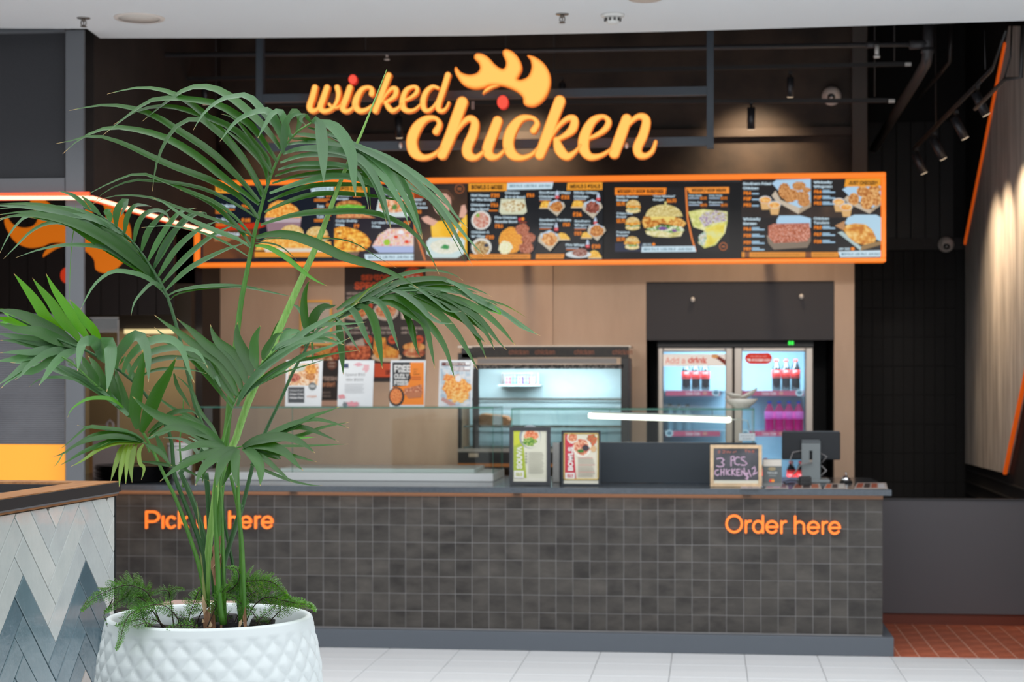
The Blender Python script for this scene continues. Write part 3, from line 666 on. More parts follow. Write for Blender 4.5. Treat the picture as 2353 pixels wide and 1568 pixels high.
b.tube([q(1843, 1036, YM + .02), q(1822, 1040, YM), q(1816, 1056, YM), q(1822, 1072, YM)], .004, 6); b.tube([q(1885, 1042, YM + .02), q(1900, 1050, YM), q(1888, 1064, YM + .02)], .004, 6)
b.tube([q(1887, 1070, YM + .02), q(1899, 1082, YM), q(1886, 1094, YM + .01)], .005, 6); b.tube([q(1866, 1064, YM - .02), q(1840, 1068, YM - .03), q(1825, 1088, YM - .03), q(1818, 1098, YM - .03)], .004, 6)
link('cable', b, mat('grey_cable', (150, 146, 146), .5), p)
# card reader in its cradle
p = empty('card_reader', W(1850, 1110, 10.8), 'black hand held card reader lying before the till stand', 'card reader')
x0, x1, z0, z1 = pxr(1837, 1089, 1865, 1109, 10.8)
b = MB(); b.prism([(x0, 10.8, TZ), (x1, 10.8, TZ), (x1, 10.805, TZ + .05), (x0, 10.805, TZ + .05)], (0, .12, 0)); link('body', b, mat('reader_black', (26, 27, 29), .4), p, bevel=.004)
for i in range(4):
    for j in range(2): a = x0 + .008 + i * .016; bx('key', a, a + .011, 10.797, 10.803, TZ + .012 + j * .016, TZ + .022 + j * .016, mat('reader_key', (60, 60, 62), .4), p)
b = MB(); p3 = lambda x, y: WZ(x, y, TZ + .006)
b.tube([p3(1838, 1106), p3(1818, 1104), p3(1800, 1108), p3(1806, 1113), p3(1826, 1112)], .004, 6); link('lead', b, M_black, p)
# service bell
p = empty('service_bell', WZ(1944, 1112, TZ), 'small chrome service bell on a black base near the counter end', 'bell')
c = WZ(1944, 1110, TZ); b = MB(); b.lathe([(0, 0), (.038, 0), (.04, .006), (.032, .014), (0, .014)], c, 24); link('base', b, M_black, p)
b = MB(); b.lathe([(.03, .014), (.029, .022), (.023, .036), (.012, .046), (0, .049)], c, 24); link('dome', b, mat('chrome', (225, 225, 228), .12, 1), p)
b = MB(); b.lathe([(.003, .048), (.003, .056), (.006, .058), (.006, .063), (0, .066)], c, 12); link('button', b, mat('chrome', (225, 225, 228)), p)
# printed menus lying flat on the worktop
def flat_menu(x0, x1, y0, y1, label, cols):
    q = [WZ(x0 + 8, y0, TZ), WZ(x1 - 4, y0, TZ), WZ(x1, y1, TZ), WZ(x0, y1, TZ)]
    b = MB(); b.prism(q[::-1], (0, 0, .001), ink((196, 186, 180))); o = tag(link('paper_menu', b, None), label, 'menu', 'menus taped along the worktop')
    b = MB(); n = len(cols)
    for k, cc in enumerate(cols):
        u0 = .04 + .92 * k / n; u1 = .04 + .92 * (k + .85) / n; v0, v1 = .12, .85
        f = lambda u, v: (q[0].lerp(q[1], u)).lerp(q[3].lerp(q[2], u), v) + Vector((0, 0, .0016))
        b.add([f(u0, v1), f(u1, v1), f(u1, v0), f(u0, v0)], [(0, 1, 2, 3)], ink(cc))
    link('print', b, None, o)
flat_menu(1700, 1748, 1113, 1124, 'pale printed sheet taped flat before the chalkboard', [(170, 160, 175), (150, 140, 150), (175, 165, 170)])
flat_menu(1758, 1812, 1112, 1124, 'pink tinted sheet taped flat before the card stand', [(190, 140, 150), (200, 170, 190), (150, 110, 120)])
flat_menu(1820, 1888, 1112, 1124, 'orange and black sheet taped flat before the till', [(150, 80, 60), (60, 50, 50), (190, 110, 80)])
flat_menu(1892, 1945, 1112, 1124, 'orange edged sheet taped flat beside the service bell', [(200, 100, 60), (70, 60, 60), (205, 205, 200)])
flat_menu(1962, 2040, 1110, 1124, 'orange black and white sheet taped flat at the right corner of the worktop', [(170, 84, 60), (64, 56, 56), (170, 90, 70), (210, 210, 214)])
# stack of round black trays, left
tc_ = WZ(296, 1108, TZ); tr = None
for k in range(11):
    if tr is None:
        b = MB(); b.lathe([(0, 0), (.2, 0), (.222, .006), (.24, .0125), (.243, .0132), (.24, .0142), (.22, .008), (.2, .003), (0, .003)], (tc_.x, tc_.y + .1, TZ), 40)
        tr = link('round_tray', b, mat('black_tray_plastic', (24, 25, 30), .25)); tag(tr, 'round black tray, lowest of the stack behind the palm', 'tray', 'stacked black trays')
    else:
        c = tr.copy(); C.objects.link(c); c.location = tr.location + Vector((random.uniform(-.006, .006), random.uniform(-.006, .006), k * .0088))
        c['label'] = ['round black tray, %s of the stack behind the palm' % w for w in ('second from bottom', 'third from bottom', 'fourth from bottom', 'fifth from bottom', 'sixth and middle', 'fifth from top', 'fourth from top', 'third from top', 'second from top', 'topmost')][k - 1]
# white tub with red lid behind the fronds
p = empty('sauce_tub', WZ(414, 1101, TZ), 'white plastic tub with a red capped lid behind the palm stems', 'tub')
c = WZ(414, 1101, TZ); b = MB(); b.lathe([(0, 0), (.068, 0), (.072, .02), (.08, .2), (.078, .21), (0, .21)], c, 28); link('body', b, mat('white_tub', (224, 226, 224), .4), p)
b = MB(); b.lathe([(.083, .21), (.083, .228), (.03, .235), (0, .235)], c, 28); link('lid', b, mat('white_lid', (235, 235, 233), .4), p)
b = MB(); b.lathe([(.026, .235), (.026, .256), (.02, .262), (0, .262)], c, 16); link('cap', b, mat('red_cap', (222, 50, 40), .4), p)
p = empty('socket_plate', W(238, 1015, YG - .4), 'pale metal tap and socket plate on the left counter end', 'fitting')
b = MB(); q = WZ(240, 1098, TZ); b.box(q.x - .08, q.x + .08, q.y, q.y + .1, TZ, TZ + .27); link('box', b, mat('pale_steel_box', (150, 140, 138), .4), p, bevel=.004)
b = MB(); b.tube([(q.x, q.y + .05, TZ + .27), (q.x, q.y + .05, TZ + .35), (q.x + .02, q.y + .05, TZ + .37), (q.x + .04, q.y + .05, TZ + .35), (q.x + .04, q.y + .05, TZ + .28)], .009, 8); link('loop_handle', b, mat('pale_steel_box', (150, 140, 138)), p)
# ================================================================ MENU BOARD
YMB = 12.6
E = .92
mb = empty('menu_board', W(1245, 606, YMB), 'long orange lit menu board of five screens over the counter', 'menu board')
M_mf = mat('menu_orange_frame', (252, 126, 36), .4, emit=.8)
a = W(447, 413, YMB); b_ = W(2035, 399.5, YMB); zt = (a.z + b_.z) / 2; zb = (W(447, 612, YMB).z + W(2035, 603, YMB).z) / 2
tf_ = .034
for nm, q in (('frame_bar', (a.x, b_.x, zt - tf_, zt)), ('frame_bar', (a.x, b_.x, zb, zb + tf_ * .8)), ('frame_bar', (a.x, a.x + tf_, zb + tf_ * .8, zt - tf_)), ('frame_bar', (b_.x - tf_ * .9, b_.x, zb + tf_ * .8, zt - tf_))):
    bx(nm, q[0], q[1], YMB - .02, YMB + .13, q[2], q[3], M_mf, mb, bevel=.006)
bx('back_tray', a.x + .01, b_.x - .01, YMB + .07, YMB + .125, zb + .01, zt - .01, M_black, mb)
for px in (650, 1185, 1760):
    p = W(px, 400, YMB + .1); bx('wall_bracket', p.x - .02, p.x + .02, YMB + .125, YB + .0, zt - .2, zt - .1, M_black, mb)
scr = [(458, 770), (770, 1076), (1078, 1386), (1387, 1702), (1704, 2026)]
M_scr = mat('screen_glass_black', (12, 12, 15), .16, spec=.7)
sx = []
for k, (p0, p1) in enumerate(scr):
    x0 = W(p0 + 1, 510, YMB).x; x1 = W(p1 - 1, 510, YMB).x
    s = bx('screen', x0, x1, YMB + .02, YMB + .07, zb + tf_ * .8 + .004, zt - tf_ - .004, M_scr, mb); sx.append(s)
YS_ = YMB + .0195
def lines(g, x0, y0, n, w, c, dy=8, h=4):
    for k in range(n): g.r(x0, y0 + k * dy, x0 + w * (1 - .15 * (k % 3)), y0 + k * dy + h, c)
def burger(g, cx, cy, s):
    g.e(cx, cy + 26 * s, 34 * s, 12 * s, ((215, 190, 120), (235, 215, 150), (240, 225, 180), 40)); g.e(cx, cy + 10 * s, 36 * s, 13 * s, FRY, .12); g.e(cx, cy + 16 * s, 30 * s, 7 * s, ((60, 130, 40), (120, 170, 60), (200, 200, 220), 90), .2)
    g.e(cx, cy + 4 * s, 34 * s, 12 * s, FRY, .15); g.poly([(cx + 33 * s * math.cos(PI + PI * k / 12), cy + 2 * s + 26 * s * math.sin(PI + PI * k / 12)) for k in range(13)], ((210, 160, 80), (225, 190, 120), (235, 215, 160), 80))
def cup_bottle(g, cx, y0, s):
    g.poly([(cx - 3 * s, y0), (cx + 3 * s, y0), (cx + 8 * s, y0 + 18 * s), (cx + 8 * s, y0 + 24 * s), (cx - 8 * s, y0 + 24 * s), (cx - 8 * s, y0 + 18 * s)], (190, 205, 225)); g.r(cx - 9 * s, y0 + 24 * s, cx + 9 * s, y0 + 38 * s, (220, 40, 50)); g.t('cola', cx - 7 * s, y0 + 27 * s, cx + 7 * s, y0 + 34 * s, (245, 200, 205)); g.r(cx - 7 * s, y0 + 38 * s, cx + 7 * s, y0 + 48 * s, (50, 25, 28))
def fries(g, x, y, w, h):
    g.poly([(x, y + h), (x + w * .15, y + h * .2), (x + w * .4, y), (x + w * .7, y + h * .15), (x + w, y + h * .8), (x + w * .95, y + h)], ((225, 150, 50), (245, 190, 70), (250, 220, 120), 120)); g.poly([(x - 3, y + h - 3), (x + w + 3, y + h - 3), (x + w, y + h + 6), (x, y + h + 6)], (205, 190, 165))
# screen 1 + 2 (crop 440,390 scale 3.62)
g = Print(YS_, 440, 390, 3.62, E)
g.r(74, 120, 1186, 765, NAVY); g.r(95, 470, 560, 740, ((60, 40, 35), (78, 50, 38), (110, 66, 40), 3)); g.poly([(74, 470), (560, 440), (620, 470), (560, 490), (74, 520)], (190, 50, 20))
g.poly([(78, 124), (404, 124), (392, 196), (76, 196)], GOLD); g.t('MEALS TO SHARE', 92, 140, 372, 180, INK, .03)
g.t('Triple Deluxe', 128, 286, 366, 325, WHT, .03); g.t('$95', 415, 288, 490, 330, ORG, .04); lines(g, 130, 330, 3, 230, ORG, 14, 7); g.t('Family Pack', 130, 402, 335, 442, WHT, .03); g.t('$65', 415, 402, 490, 440, ORG, .04); lines(g, 190, 446, 2, 110, ORG, 14, 7)
g.t('Home Alone', 130, 518, 400, 552, WHT, .03); g.t('$45', 415, 512, 490, 552, ORG, .04); lines(g, 190, 560, 3, 190, (200, 140, 90), 14, 6)
g.poly([(610, 400), (650, 290), (720, 255), (800, 265), (880, 320), (915, 400)], ((220, 120, 40), (245, 165, 70), (252, 200, 110), 60)); g.poly([(612, 400), (915, 400), (890, 560), (640, 560)], (150, 120, 130))
g.poly([(612, 405), (915, 405), (905, 440), (622, 440)], (190, 170, 180)); burger(g, 835, 530, 3.0); burger(g, 1045, 540, 2.8)
g.poly([(540, 640), (620, 570), (900, 575), (1160, 600), (1165, 670), (530, 670)], ((230, 140, 50), (245, 180, 80), (250, 205, 120), 70)); g.poly([(600, 655), (1168, 655), (1168, 690), (620, 690)], (225, 215, 200)); g.r(525, 685, 1170, 728, (235, 150, 50))
g.poly([(985, 130), (1180, 124), (1180, 186), (1000, 190)], WHT); g.t('FEEDS 4', 1005, 143, 1165, 175, (120, 140, 150), .02)
for k in range(3): g.t(['3 pcs', '3 pcs', '5 pcs'][k], 1045, 205 + 85 * k, 1100, 240 + 85 * k, WHT, .03); g.t(['$9', '$8', '$12'][k], 1120, 200 + 78 * k, 1160, 235 + 78 * k, ORG, .04); lines(g, 1020, 245 + 84 * k, 2, 130, ORG, 13, 7)
g.r(1190, 120, 1845, 765, (26, 20, 34)); g.poly([(1190, 120), (1470, 118), (1462, 188), (1190, 192)], GOLD); g.t('SIDES & BITES', 1215, 138, 1445, 172, INK, .03)
g.t('Chicken\nBurger', 1200, 205, 1330, 255, WHT, .03); g.t('$14', 1345, 200, 1412, 232, ORG, .04)
g.e(1310, 300, 108, 44, ((150, 90, 40), (190, 120, 60), (215, 150, 90), 40)); g.e(1320, 312, 120, 22, ((60, 140, 30), (110, 190, 60), (160, 220, 100), 90), .2); g.r(1205, 328, 1420, 345, (200, 130, 60)); g.poly([(1210, 365), (1430, 362), (1530, 402), (1205, 402)], ((190, 100, 60), (220, 140, 90), (235, 190, 120), 60))
g.t('Loaded Hot Chips\nand Cheese', 1545, 155, 1725, 210, WHT, .03); g.t('$16', 1690, 180, 1765, 220, ORG, .04)
g.poly([(1530, 370), (1555, 250), (1680, 225), (1820, 250), (1838, 360), (1790, 395), (1590, 395)], (210, 222, 222)); g.e(1685, 300, 130, 60, ((200, 90, 40), (235, 160, 100), (245, 225, 200), 70), .08); g.e(1690, 310, 22, 24, (90, 140, 70), .2); g.poly([(1765, 235), (1815, 155), (1830, 165), (1790, 245)], (200, 205, 205))
g.t('Curly Swirly\nFries', 1200, 415, 1380, 470, WHT, .03); g.t('$9', 1350, 450, 1395, 490, ORG, .04)
g.poly([(1188, 690), (1188, 490), (1250, 470), (1380, 500), (1450, 540), (1495, 600), (1480, 640), (1390, 685), (1300, 690)], ((200, 110, 20), (240, 160, 45), (252, 205, 90), 45))
for k in range(7): x = 1230 + (k * 97) % 220; y = 530 + (k * 61) % 130; g.e(x, y, 36, 24, ((215, 120, 25), (245, 170, 55), (252, 215, 120), 45)); g.e(x, y, 17, 9, (150, 80, 20)); 
g.poly([(1190, 688), (1400, 680), (1380, 720), (1190, 740)], (120, 95, 80))
g.t('Loaded Chicken\nFries', 1502, 430, 1740, 485, WHT, .03); g.t('$17', 1765, 425, 1820, 460, ORG, .04)
g.poly([(1500, 640), (1560, 540), (1640, 490), (1780, 490), (1860, 560), (1895, 640)], ((230, 110, 50), (235, 225, 235), (240, 190, 90), 70)); g.e(1625, 605, 28, 26, (160, 200, 50)); g.e(1700, 560, 18, 14, (225, 70, 40)); g.e(1790, 600, 18, 14, (230, 70, 40)); g.e(1740, 520, 26, 16, (240, 240, 245))
g.poly([(1500, 636), (1900, 636), (1885, 692), (1560, 692)], (170, 185, 225)); g.poly([(1438, 705), (1925, 700), (1945, 752), (1448, 756)], WHT); g.t('REG $6.5  LGE $8.5  JUG $10  SHARE', 1470, 715, 1900, 742, (70, 100, 120), .02)
g.r(1847, 118, 2295, 765, ((42, 34, 32), (62, 46, 38), (84, 60, 44), 2)); g.poly([(1830, 120), (1848, 118), (1868, 500), (1950, 755), (1935, 755), (1850, 500)], (220, 120, 60)); g.poly([(1848, 118), (1960, 118), (1950, 240), (1850, 235)], (150, 60, 20))
g.t("Kids'\nMac N\nCheese", 1852, 240, 1965, 325, WHT, .03); g.t('$12', 1855, 335, 1912, 368, ORG, .04)
g.poly([(1990, 470), (2040, 430), (2130, 420), (2200, 470), (2290, 370), (2293, 700), (2050, 700), (2000, 560)], ((235, 165, 25), (248, 190, 45), (252, 205, 80), 6))
g.e(2085, 275, 75, 105, ((215, 165, 145), (225, 185, 170), (230, 195, 185), 3)); g.poly([(2015, 200), (2040, 165), (2130, 165), (2185, 230), (2180, 260), (2120, 200), (2060, 195)], (95, 66, 50)); g.e(2090, 272, 7, 5, (90, 60, 60)); g.e(2135, 275, 7, 5, (90, 60, 60)); g.e(2110, 340, 16, 6, (180, 90, 85))
g.poly([(1910, 400), (1960, 385), (2050, 430), (2010, 470), (1940, 440)], (225, 175, 155)); g.poly([(2225, 400), (2245, 300), (2275, 290), (2290, 350), (2270, 400)], (225, 175, 155))
g.e(2230, 160, 40, 40, (170, 95, 55)); g.e(2230, 160, 34, 34, (62, 46, 38)); g.t('wc', 2212, 148, 2248, 172, (190, 110, 60), .02)
g.poly([(1955, 600), (1985, 565), (2250, 565), (2275, 590), (2265, 700), (2210, 735), (2010, 735), (1955, 700)], (205, 225, 225)); g.e(2112, 640, 130, 60, ((215, 215, 190), (232, 232, 215), (240, 240, 230), 120), .05); g.e(2112, 645, 34, 20, (60, 150, 80), .25); g.poly([(2150, 590), (2235, 450), (2245, 460), (2170, 600)], (220, 225, 230))
g.done('menu_print', sx[0])
# screen 3 (crop 1060,390 scale 3.565)
g = Print(YS_, 1060, 390, 3.565, E)
g.r(62, 106, 1160, 742, (26, 30, 36)); g.poly([(58, 112), (378, 110), (372, 175), (58, 178)], GOLD); g.t('BOWLS & MORE', 82, 125, 340, 162, INK, .035)
g.poly([(378, 110), (755, 103), (742, 158), (374, 166)], WHT); g.t('REG $6.5  LGE $8.5  JUG $10', 398, 120, 730, 146, (60, 110, 130), .02)
g.poly([(870, 108), (1156, 102), (1156, 165), (862, 168)], GOLD); g.t('MEALS & DEALS', 892, 120, 1138, 152, INK, .035)
tx = [('Hot Honey\nWaffle Burger', 78, 200, 282, 262, '$20', 242, 192, 312, 230), ('Chicken w\nRice Bowl', 78, 278, 235, 335, '$16', 242, 270, 302, 308), ('Chicken\nSalad Bowl', 358, 178, 525, 236, '$16', 535, 190, 597, 228), ('Fire Chicken\nNoodle Bowl', 275, 382, 460, 436, '$16', 276, 442, 340, 482),
      ('Chicken &\nWaffles', 80, 502, 232, 556, '$20', 200, 534, 268, 572), ('Southern Crispy\nChicken', 638, 176, 898, 232, '$22', 818, 208, 885, 244), ('Sticky Crispy\nChicken', 920, 176, 1118, 232, '$24', 914, 345, 985, 388), ('Southern Tenders\nChicken', 640, 402, 900, 456, '$18', 832, 432, 890, 468),
      ('Southern\nWingman', 926, 412, 1060, 466, '$19', 926, 504, 985, 542), ('Fire Wings', 855, 606, 1012, 632, '$20', 1068, 610, 1138, 648)]
for s, x0, y0, x1, y1, pr_, u0, v0, u1, v1 in tx: g.t(s, x0, y0, x1, y1, WHT, .03); g.t(pr_, u0, v0, u1, v1, ORG, .04)
for x, y in ((640, 242), (922, 240), (642, 470), (928, 474), (858, 640)): g.r(x, y, x + 100, y + 7, (190, 205, 220)); g.r(x, y + 13, x + 90, y + 19, (225, 120, 50))
g.r(225, 332, 298, 340, ORG); g.e(478, 408, 11, 13, (225, 50, 70)); g.e(504, 404, 13, 14, (250, 150, 50)); g.r(470, 428, 535, 434, (190, 90, 60))
g.poly([(325, 240), (520, 240), (538, 345), (510, 368), (330, 368), (310, 345)], (216, 218, 190)); g.e(424, 300, 98, 46, ((160, 110, 50), (225, 215, 170), (235, 235, 215), 80), .06)
g.e(162, 415, 80, 78, (225, 225, 220)); g.e(162, 415, 66, 64, ((190, 90, 70), (220, 170, 150), (235, 220, 210), 140)); g.e(135, 375, 16, 18, (140, 180, 80), .2)
g.e(165, 635, 84, 76, (222, 222, 215)); g.e(165, 640, 66, 58, ((120, 80, 40), (190, 150, 90), (225, 205, 160), 90)); g.e(205, 620, 20, 16, (50, 60, 80), .2)
g.e(450, 600, 158, 130, (40, 46, 54)); g.e(450, 602, 150, 118, (22, 25, 32)); g.e(405, 580, 100, 105, ((210, 120, 30), (240, 160, 55), (250, 190, 80), 130), .06); g.e(360, 640, 58, 55, ((225, 220, 150), (240, 238, 200), (245, 245, 225), 100), .12)
for x, y in ((500, 490), (548, 560), (530, 640)): g.e(x, y, 58, 46, ((130, 60, 40), (180, 100, 70), (215, 150, 125), 120), .1)
g.r(66, 692, 566, 732, (225, 140, 50)); g.t('swap a side for any two burgers or wraps', 130, 702, 540, 724, (120, 80, 30)); g.poly([(612, 692), (845, 690), (838, 730), (608, 732)], (225, 140, 50)); g.t('allergens in store', 640, 700, 820, 720, (120, 80, 30))
cup_bottle(g, 785, 172, 1.7); cup_bottle(g, 1122, 190, 1.7); cup_bottle(g, 778, 435, 1.7); cup_bottle(g, 1098, 390, 1.5); cup_bottle(g, 1035, 575, 1.7)
fries(g, 640, 255, 120, 60); fries(g, 900, 250, 120, 60); fries(g, 770, 515, 120, 60); fries(g, 980, 510, 90, 50); fries(g, 1040, 660, 110, 65)
def tray(x, y, s, fl): 
    g.poly([(x - 75 * s, y - 30 * s), (x - 60 * s, y - 60 * s), (x + 60 * s, y - 55 * s), (x + 75 * s, y - 20 * s), (x + 5 * s, y + 65 * s), (x - 75 * s, y)], (200, 190, 170)); g.poly([(x - 62 * s, y - 50 * s), (x, y - 80 * s), (x + 55 * s, y - 50 * s), (x + 40 * s, y + 20 * s), (x - 40 * s, y + 15 * s)], (190, 215, 235)); g.e(x, y - 18 * s, 55 * s, 46 * s, fl, .12)
tray(780, 320, .95, CHK); tray(1075, 330, 1.1, ((90, 40, 30), (140, 70, 55), (190, 120, 105), 120)); tray(722, 590, 1.2, ((190, 110, 50), (225, 160, 90), (240, 195, 140), 60)); tray(1110, 520, 1.0, CHK)
g.e(960, 695, 104, 30, (215, 222, 225)); g.e(970, 680, 62, 34, ((100, 45, 35), (150, 80, 60), (215, 190, 180), 120), .1)
g.done('menu_print', sx[2])
# screen 4: content inset inside the black panel
g = Print(YS_, 1060, 390, 3.565, E)
g.r(1165, 100, 2296, 738, (24, 24, 26))
g.r(1258, 150, 2195, 675, (34, 33, 36)); g.r(1258, 600, 1480, 672, (48, 54, 76)); g.poly([(1258, 148), (1682, 148), (1672, 206), (1258, 208)], ORG); g.t("WICKEDLY GOOD BURG'GER", 1276, 162, 1656, 192, INK, .035)
g.poly([(1840, 146), (2194, 142), (2194, 195), (1870, 195)], (244, 150, 60)); g.t('WICKEDLY GOOD WRAPS', 1885, 156, 2168, 182, INK, .035)
for s, x0, y0, x1, y1 in (('Betty Booter\nBurger', 1272, 214, 1450, 262), ('Crispy Boy\nBurger', 1272, 350, 1405, 398), ('Popeye\nBurger', 1272, 504, 1380, 550), ("'One Wicked'\nBurger", 1572, 210, 1752, 258)): g.t(s, x0, y0, x1, y1, WHT, .03)
for s, x0, y0, x1, y1 in (('15.90', 1274, 264, 1340, 296), ('15.90', 1274, 402, 1342, 436), ('15.90', 1274, 554, 1340, 586), ('16.90', 1685, 238, 1760, 270)): g.t(s, x0, y0, x1, y1, ORG, .04)
for k, (x, y) in enumerate(((1860, 204), (2028, 204), (1862, 260), (2030, 260))): g.t(['Zinger Classic', 'Smoky Tender', 'Crispy Bae', 'Popcorn'][k], x, y, x + 110, y + 20, WHT, .02); g.r(x, y + 26, x + 90, y + 34, (180, 200, 220)); g.t('15.90', x + 98, y + 18, x + 150, y + 42, ORG, .03)
burger(g, 1408, 290, 1.75); burger(g, 1404, 430, 1.75); burger(g, 1400, 588, 1.75)
# the big burger
g.poly([(1505, 500), (1820, 500), (1800, 545), (1700, 556), (1580, 550), (1520, 530)], ((205, 195, 120), (228, 218, 160), (240, 232, 190), 40)); g.poly([(1500, 470), (1560, 455), (1800, 462), (1830, 500), (1720, 520), (1640, 500), (1540, 500)], ((60, 130, 40), (160, 190, 110), (240, 240, 220), 70)); g.e(1650, 482, 40, 16, (120, 80, 150), .3); g.e(1745, 500, 22, 12, (130, 90, 150), .3)
g.poly([(1480, 430), (1495, 385), (1560, 375), (1700, 380), (1800, 400), (1845, 440), (1820, 470), (1720, 455), (1640, 440), (1580, 470), (1500, 480)], ((170, 90, 30), (215, 145, 60), (240, 195, 110), 70)); g.poly([(1540, 375), (1760, 375), (1740, 420), (1715, 400), (1690, 440), (1660, 400), (1560, 415)], (238, 215, 120))
g.poly([(1660 + 152 * math.cos(PI + PI * k / 20), 385 + 98 * math.sin(PI + PI * k / 20)) for k in range(21)], ((190, 165, 90), (218, 200, 130), (235, 222, 165), 90)); g.r(1664, 262, 1682, 292, (215, 205, 130))
g.poly([(1832, 148), (1846, 146), (1862, 400), (1895, 560), (1928, 668), (1912, 668), (1880, 560), (1846, 400)], (232, 130, 60))
g.poly([(1860, 345), (1980, 325), (2180, 345), (2180, 430), (2160, 520), (2080, 620), (1990, 645), (1940, 600), (1990, 500), (1900, 470)], ((195, 200, 110), (222, 222, 140), (235, 232, 175), 26)); g.poly([(1945, 400), (1990, 350), (2080, 335), (2175, 360), (2170, 420), (2060, 440), (1990, 470)], ((170, 150, 60), (225, 225, 230), (150, 110, 150), 70)); g.poly([(1945, 540), (2000, 500), (2010, 560), (1985, 625), (1945, 610)], ((80, 150, 60), (225, 230, 235), (200, 190, 150), 60))
g.poly([(2000, 480), (2160, 430), (2150, 520), (2070, 610), (1995, 640), (2010, 560)], ((225, 205, 80), (235, 220, 100), (225, 225, 150), 20))
g.e(2146, 630, 33, 33, (215, 120, 60)); g.e(2146, 630, 28, 28, (40, 38, 40)); g.t('wc', 2132, 622, 2160, 640, (215, 120, 60), .02)
g.poly([(1478, 630), (1912, 626), (1924, 674), (1474, 678)], WHT); g.t('REG $6.5  LGE $8.5  JUG $10', 1495, 640, 1890, 664, (60, 110, 130), .02); g.t('ADD ONS', 1484, 604, 1556, 624, WHT, .02); g.e(1576, 612, 13, 12, ORG)
g.done('menu_print', sx[3])
# screen 5 (crop 1690,390 scale 6.36)
g = Print(YS_, 1690, 390, 6.36, E)
g.r(88, 138, 2128, 1290, (38, 35, 36)); g.r(88, 540, 2128, 700, ((40, 36, 36), (60, 50, 46), (84, 66, 54), 3)); g.r(1104, 140, 1108, 1200, (60, 56, 58))
def box5(x, y, c, liner): pass
g.poly([(530, 200), (600, 150), (1100, 138), (1104, 540), (900, 640), (640, 320)], (178, 212, 238)); g.poly([(528, 380), (585, 305), (660, 440), (940, 560), (920, 650), (600, 470)], (205, 190, 170)); g.poly([(940, 560), (1104, 480), (1104, 540), (920, 650)], (180, 160, 135))
for x, y, rx, ry in ((715, 310, 85, 115), (930, 240, 100, 65), (820, 350, 90, 70), (960, 390, 120, 70), (800, 430, 80, 50), (1000, 470, 90, 70), (1040, 300, 60, 40)): g.e(x, y, rx, ry, ((160, 95, 45), (205, 140, 80), (230, 175, 115), 110), .06)
def sauce(x, y):
    g.poly([(x - 80, y), (x + 85, y), (x + 55, y + 145), (x - 50, y + 145)], (225, 180, 120)); g.e(x, y, 92, 56, (215, 220, 225)); g.e(x, y + 4, 82, 46, ((230, 150, 70), (240, 180, 100), (245, 205, 140), 60))
sauce(435, 440); sauce(570, 515)
g.poly([(1560, 290), (1650, 240), (1830, 250), (2120, 240), (2125, 500), (2000, 560), (1700, 420)], (178, 212, 238)); g.poly([(1585, 430), (1640, 375), (1700, 440), (1980, 580), (1960, 645), (1640, 490)], (200, 185, 165)); g.poly([(1975, 580), (2125, 470), (2125, 520), (1960, 645)], (180, 160, 135))
for x, y, rx, ry in ((1730, 430, 80, 90), (1860, 320, 90, 80), (2030, 290, 90, 60), (1920, 470, 95, 115), (2050, 420, 80, 110), (1970, 340, 80, 60)): g.e(x, y, rx, ry, ((175, 105, 50), (215, 150, 85), (235, 185, 120), 60), .04)
sauce(1510, 470); sauce(1620, 545)
g.poly([(600, 740), (640, 672), (940, 670), (1102, 710), (1102, 850), (600, 850)], (176, 212, 238)); g.poly([(450, 960), (480, 1080), (560, 1170), (1050, 1140), (1100, 1050), (1100, 960)], (135, 120, 105)); g.poly([(480, 820), (560, 790), (1080, 780), (1100, 960), (1050, 1050), (560, 1075), (480, 980)], ((120, 50, 30), (190, 100, 70), (225, 165, 150), 130))
for k in range(5): g.e(560 + k * 115, 930 + 20 * (k % 2), 60, 120, ((130, 60, 35), (205, 110, 70), (235, 190, 175), 150), .08)
g.poly([(1600, 780), (1640, 700), (1740, 660), (2060, 660), (2126, 700), (2126, 1050), (1700, 860)], (182, 216, 236)); g.poly([(1450, 820), (1600, 745), (1600, 900)], (190, 140, 95)); g.poly([(1490, 920), (1560, 900), (1850, 1140), (2126, 1040), (2126, 1090), (1830, 1185)], (180, 200, 200)); g.poly([(1840, 1110), (2126, 1040), (2126, 1100), (1830, 1185)], (150, 120, 80))
g.poly([(1580, 880), (1620, 810), (1750, 785), (1900, 800), (2000, 880), (2060, 1000), (2040, 1060), (1880, 1100), (1750, 1070), (1640, 980)], ((200, 120, 45), (230, 165, 75), (245, 205, 130), 22))
for s, x0, y0, x1, y1 in (('Southern Fried\nChicken', 108, 185, 520, 290), ('Wickedly\nWingman', 1140, 165, 1415, 275), ('Wickedly\nKorean', 108, 700, 370, 808), ('Chicken\nTenders', 1140, 695, 1372, 795)): g.t(s, x0, y0, x1, y1, WHT, .035)
for x, ys, ps in ((115, (310, 395, 485), ('$14', '$27', '$52')), (1145, (290, 375, 460), ('$14', '$27', '$52')), (115, (835, 932, 1035, 1130), ('$16', '$28', '$39', '$59')), (1145, (815, 915, 1020), ('$10', '$19', '$28'))):
    for y, s in zip(ys, ps):
        g.t(s, x, y, x + 115, y + 62, ORG, .045); w = 100 if x == 115 and y < 600 else 185
        if w > 100: g.r(x + 125, y + 8, x + 125 + w * .6, y + 26, (170, 205, 230))
        g.r(x + 125, y + 32, x + 125 + w, y + 52, (170, 205, 230))
g.poly([(1610, 135), (2122, 125), (2122, 240), (1590, 252)], GOLD); g.t('JUST CHICKEN', 1655, 165, 2075, 222, INK, .035)
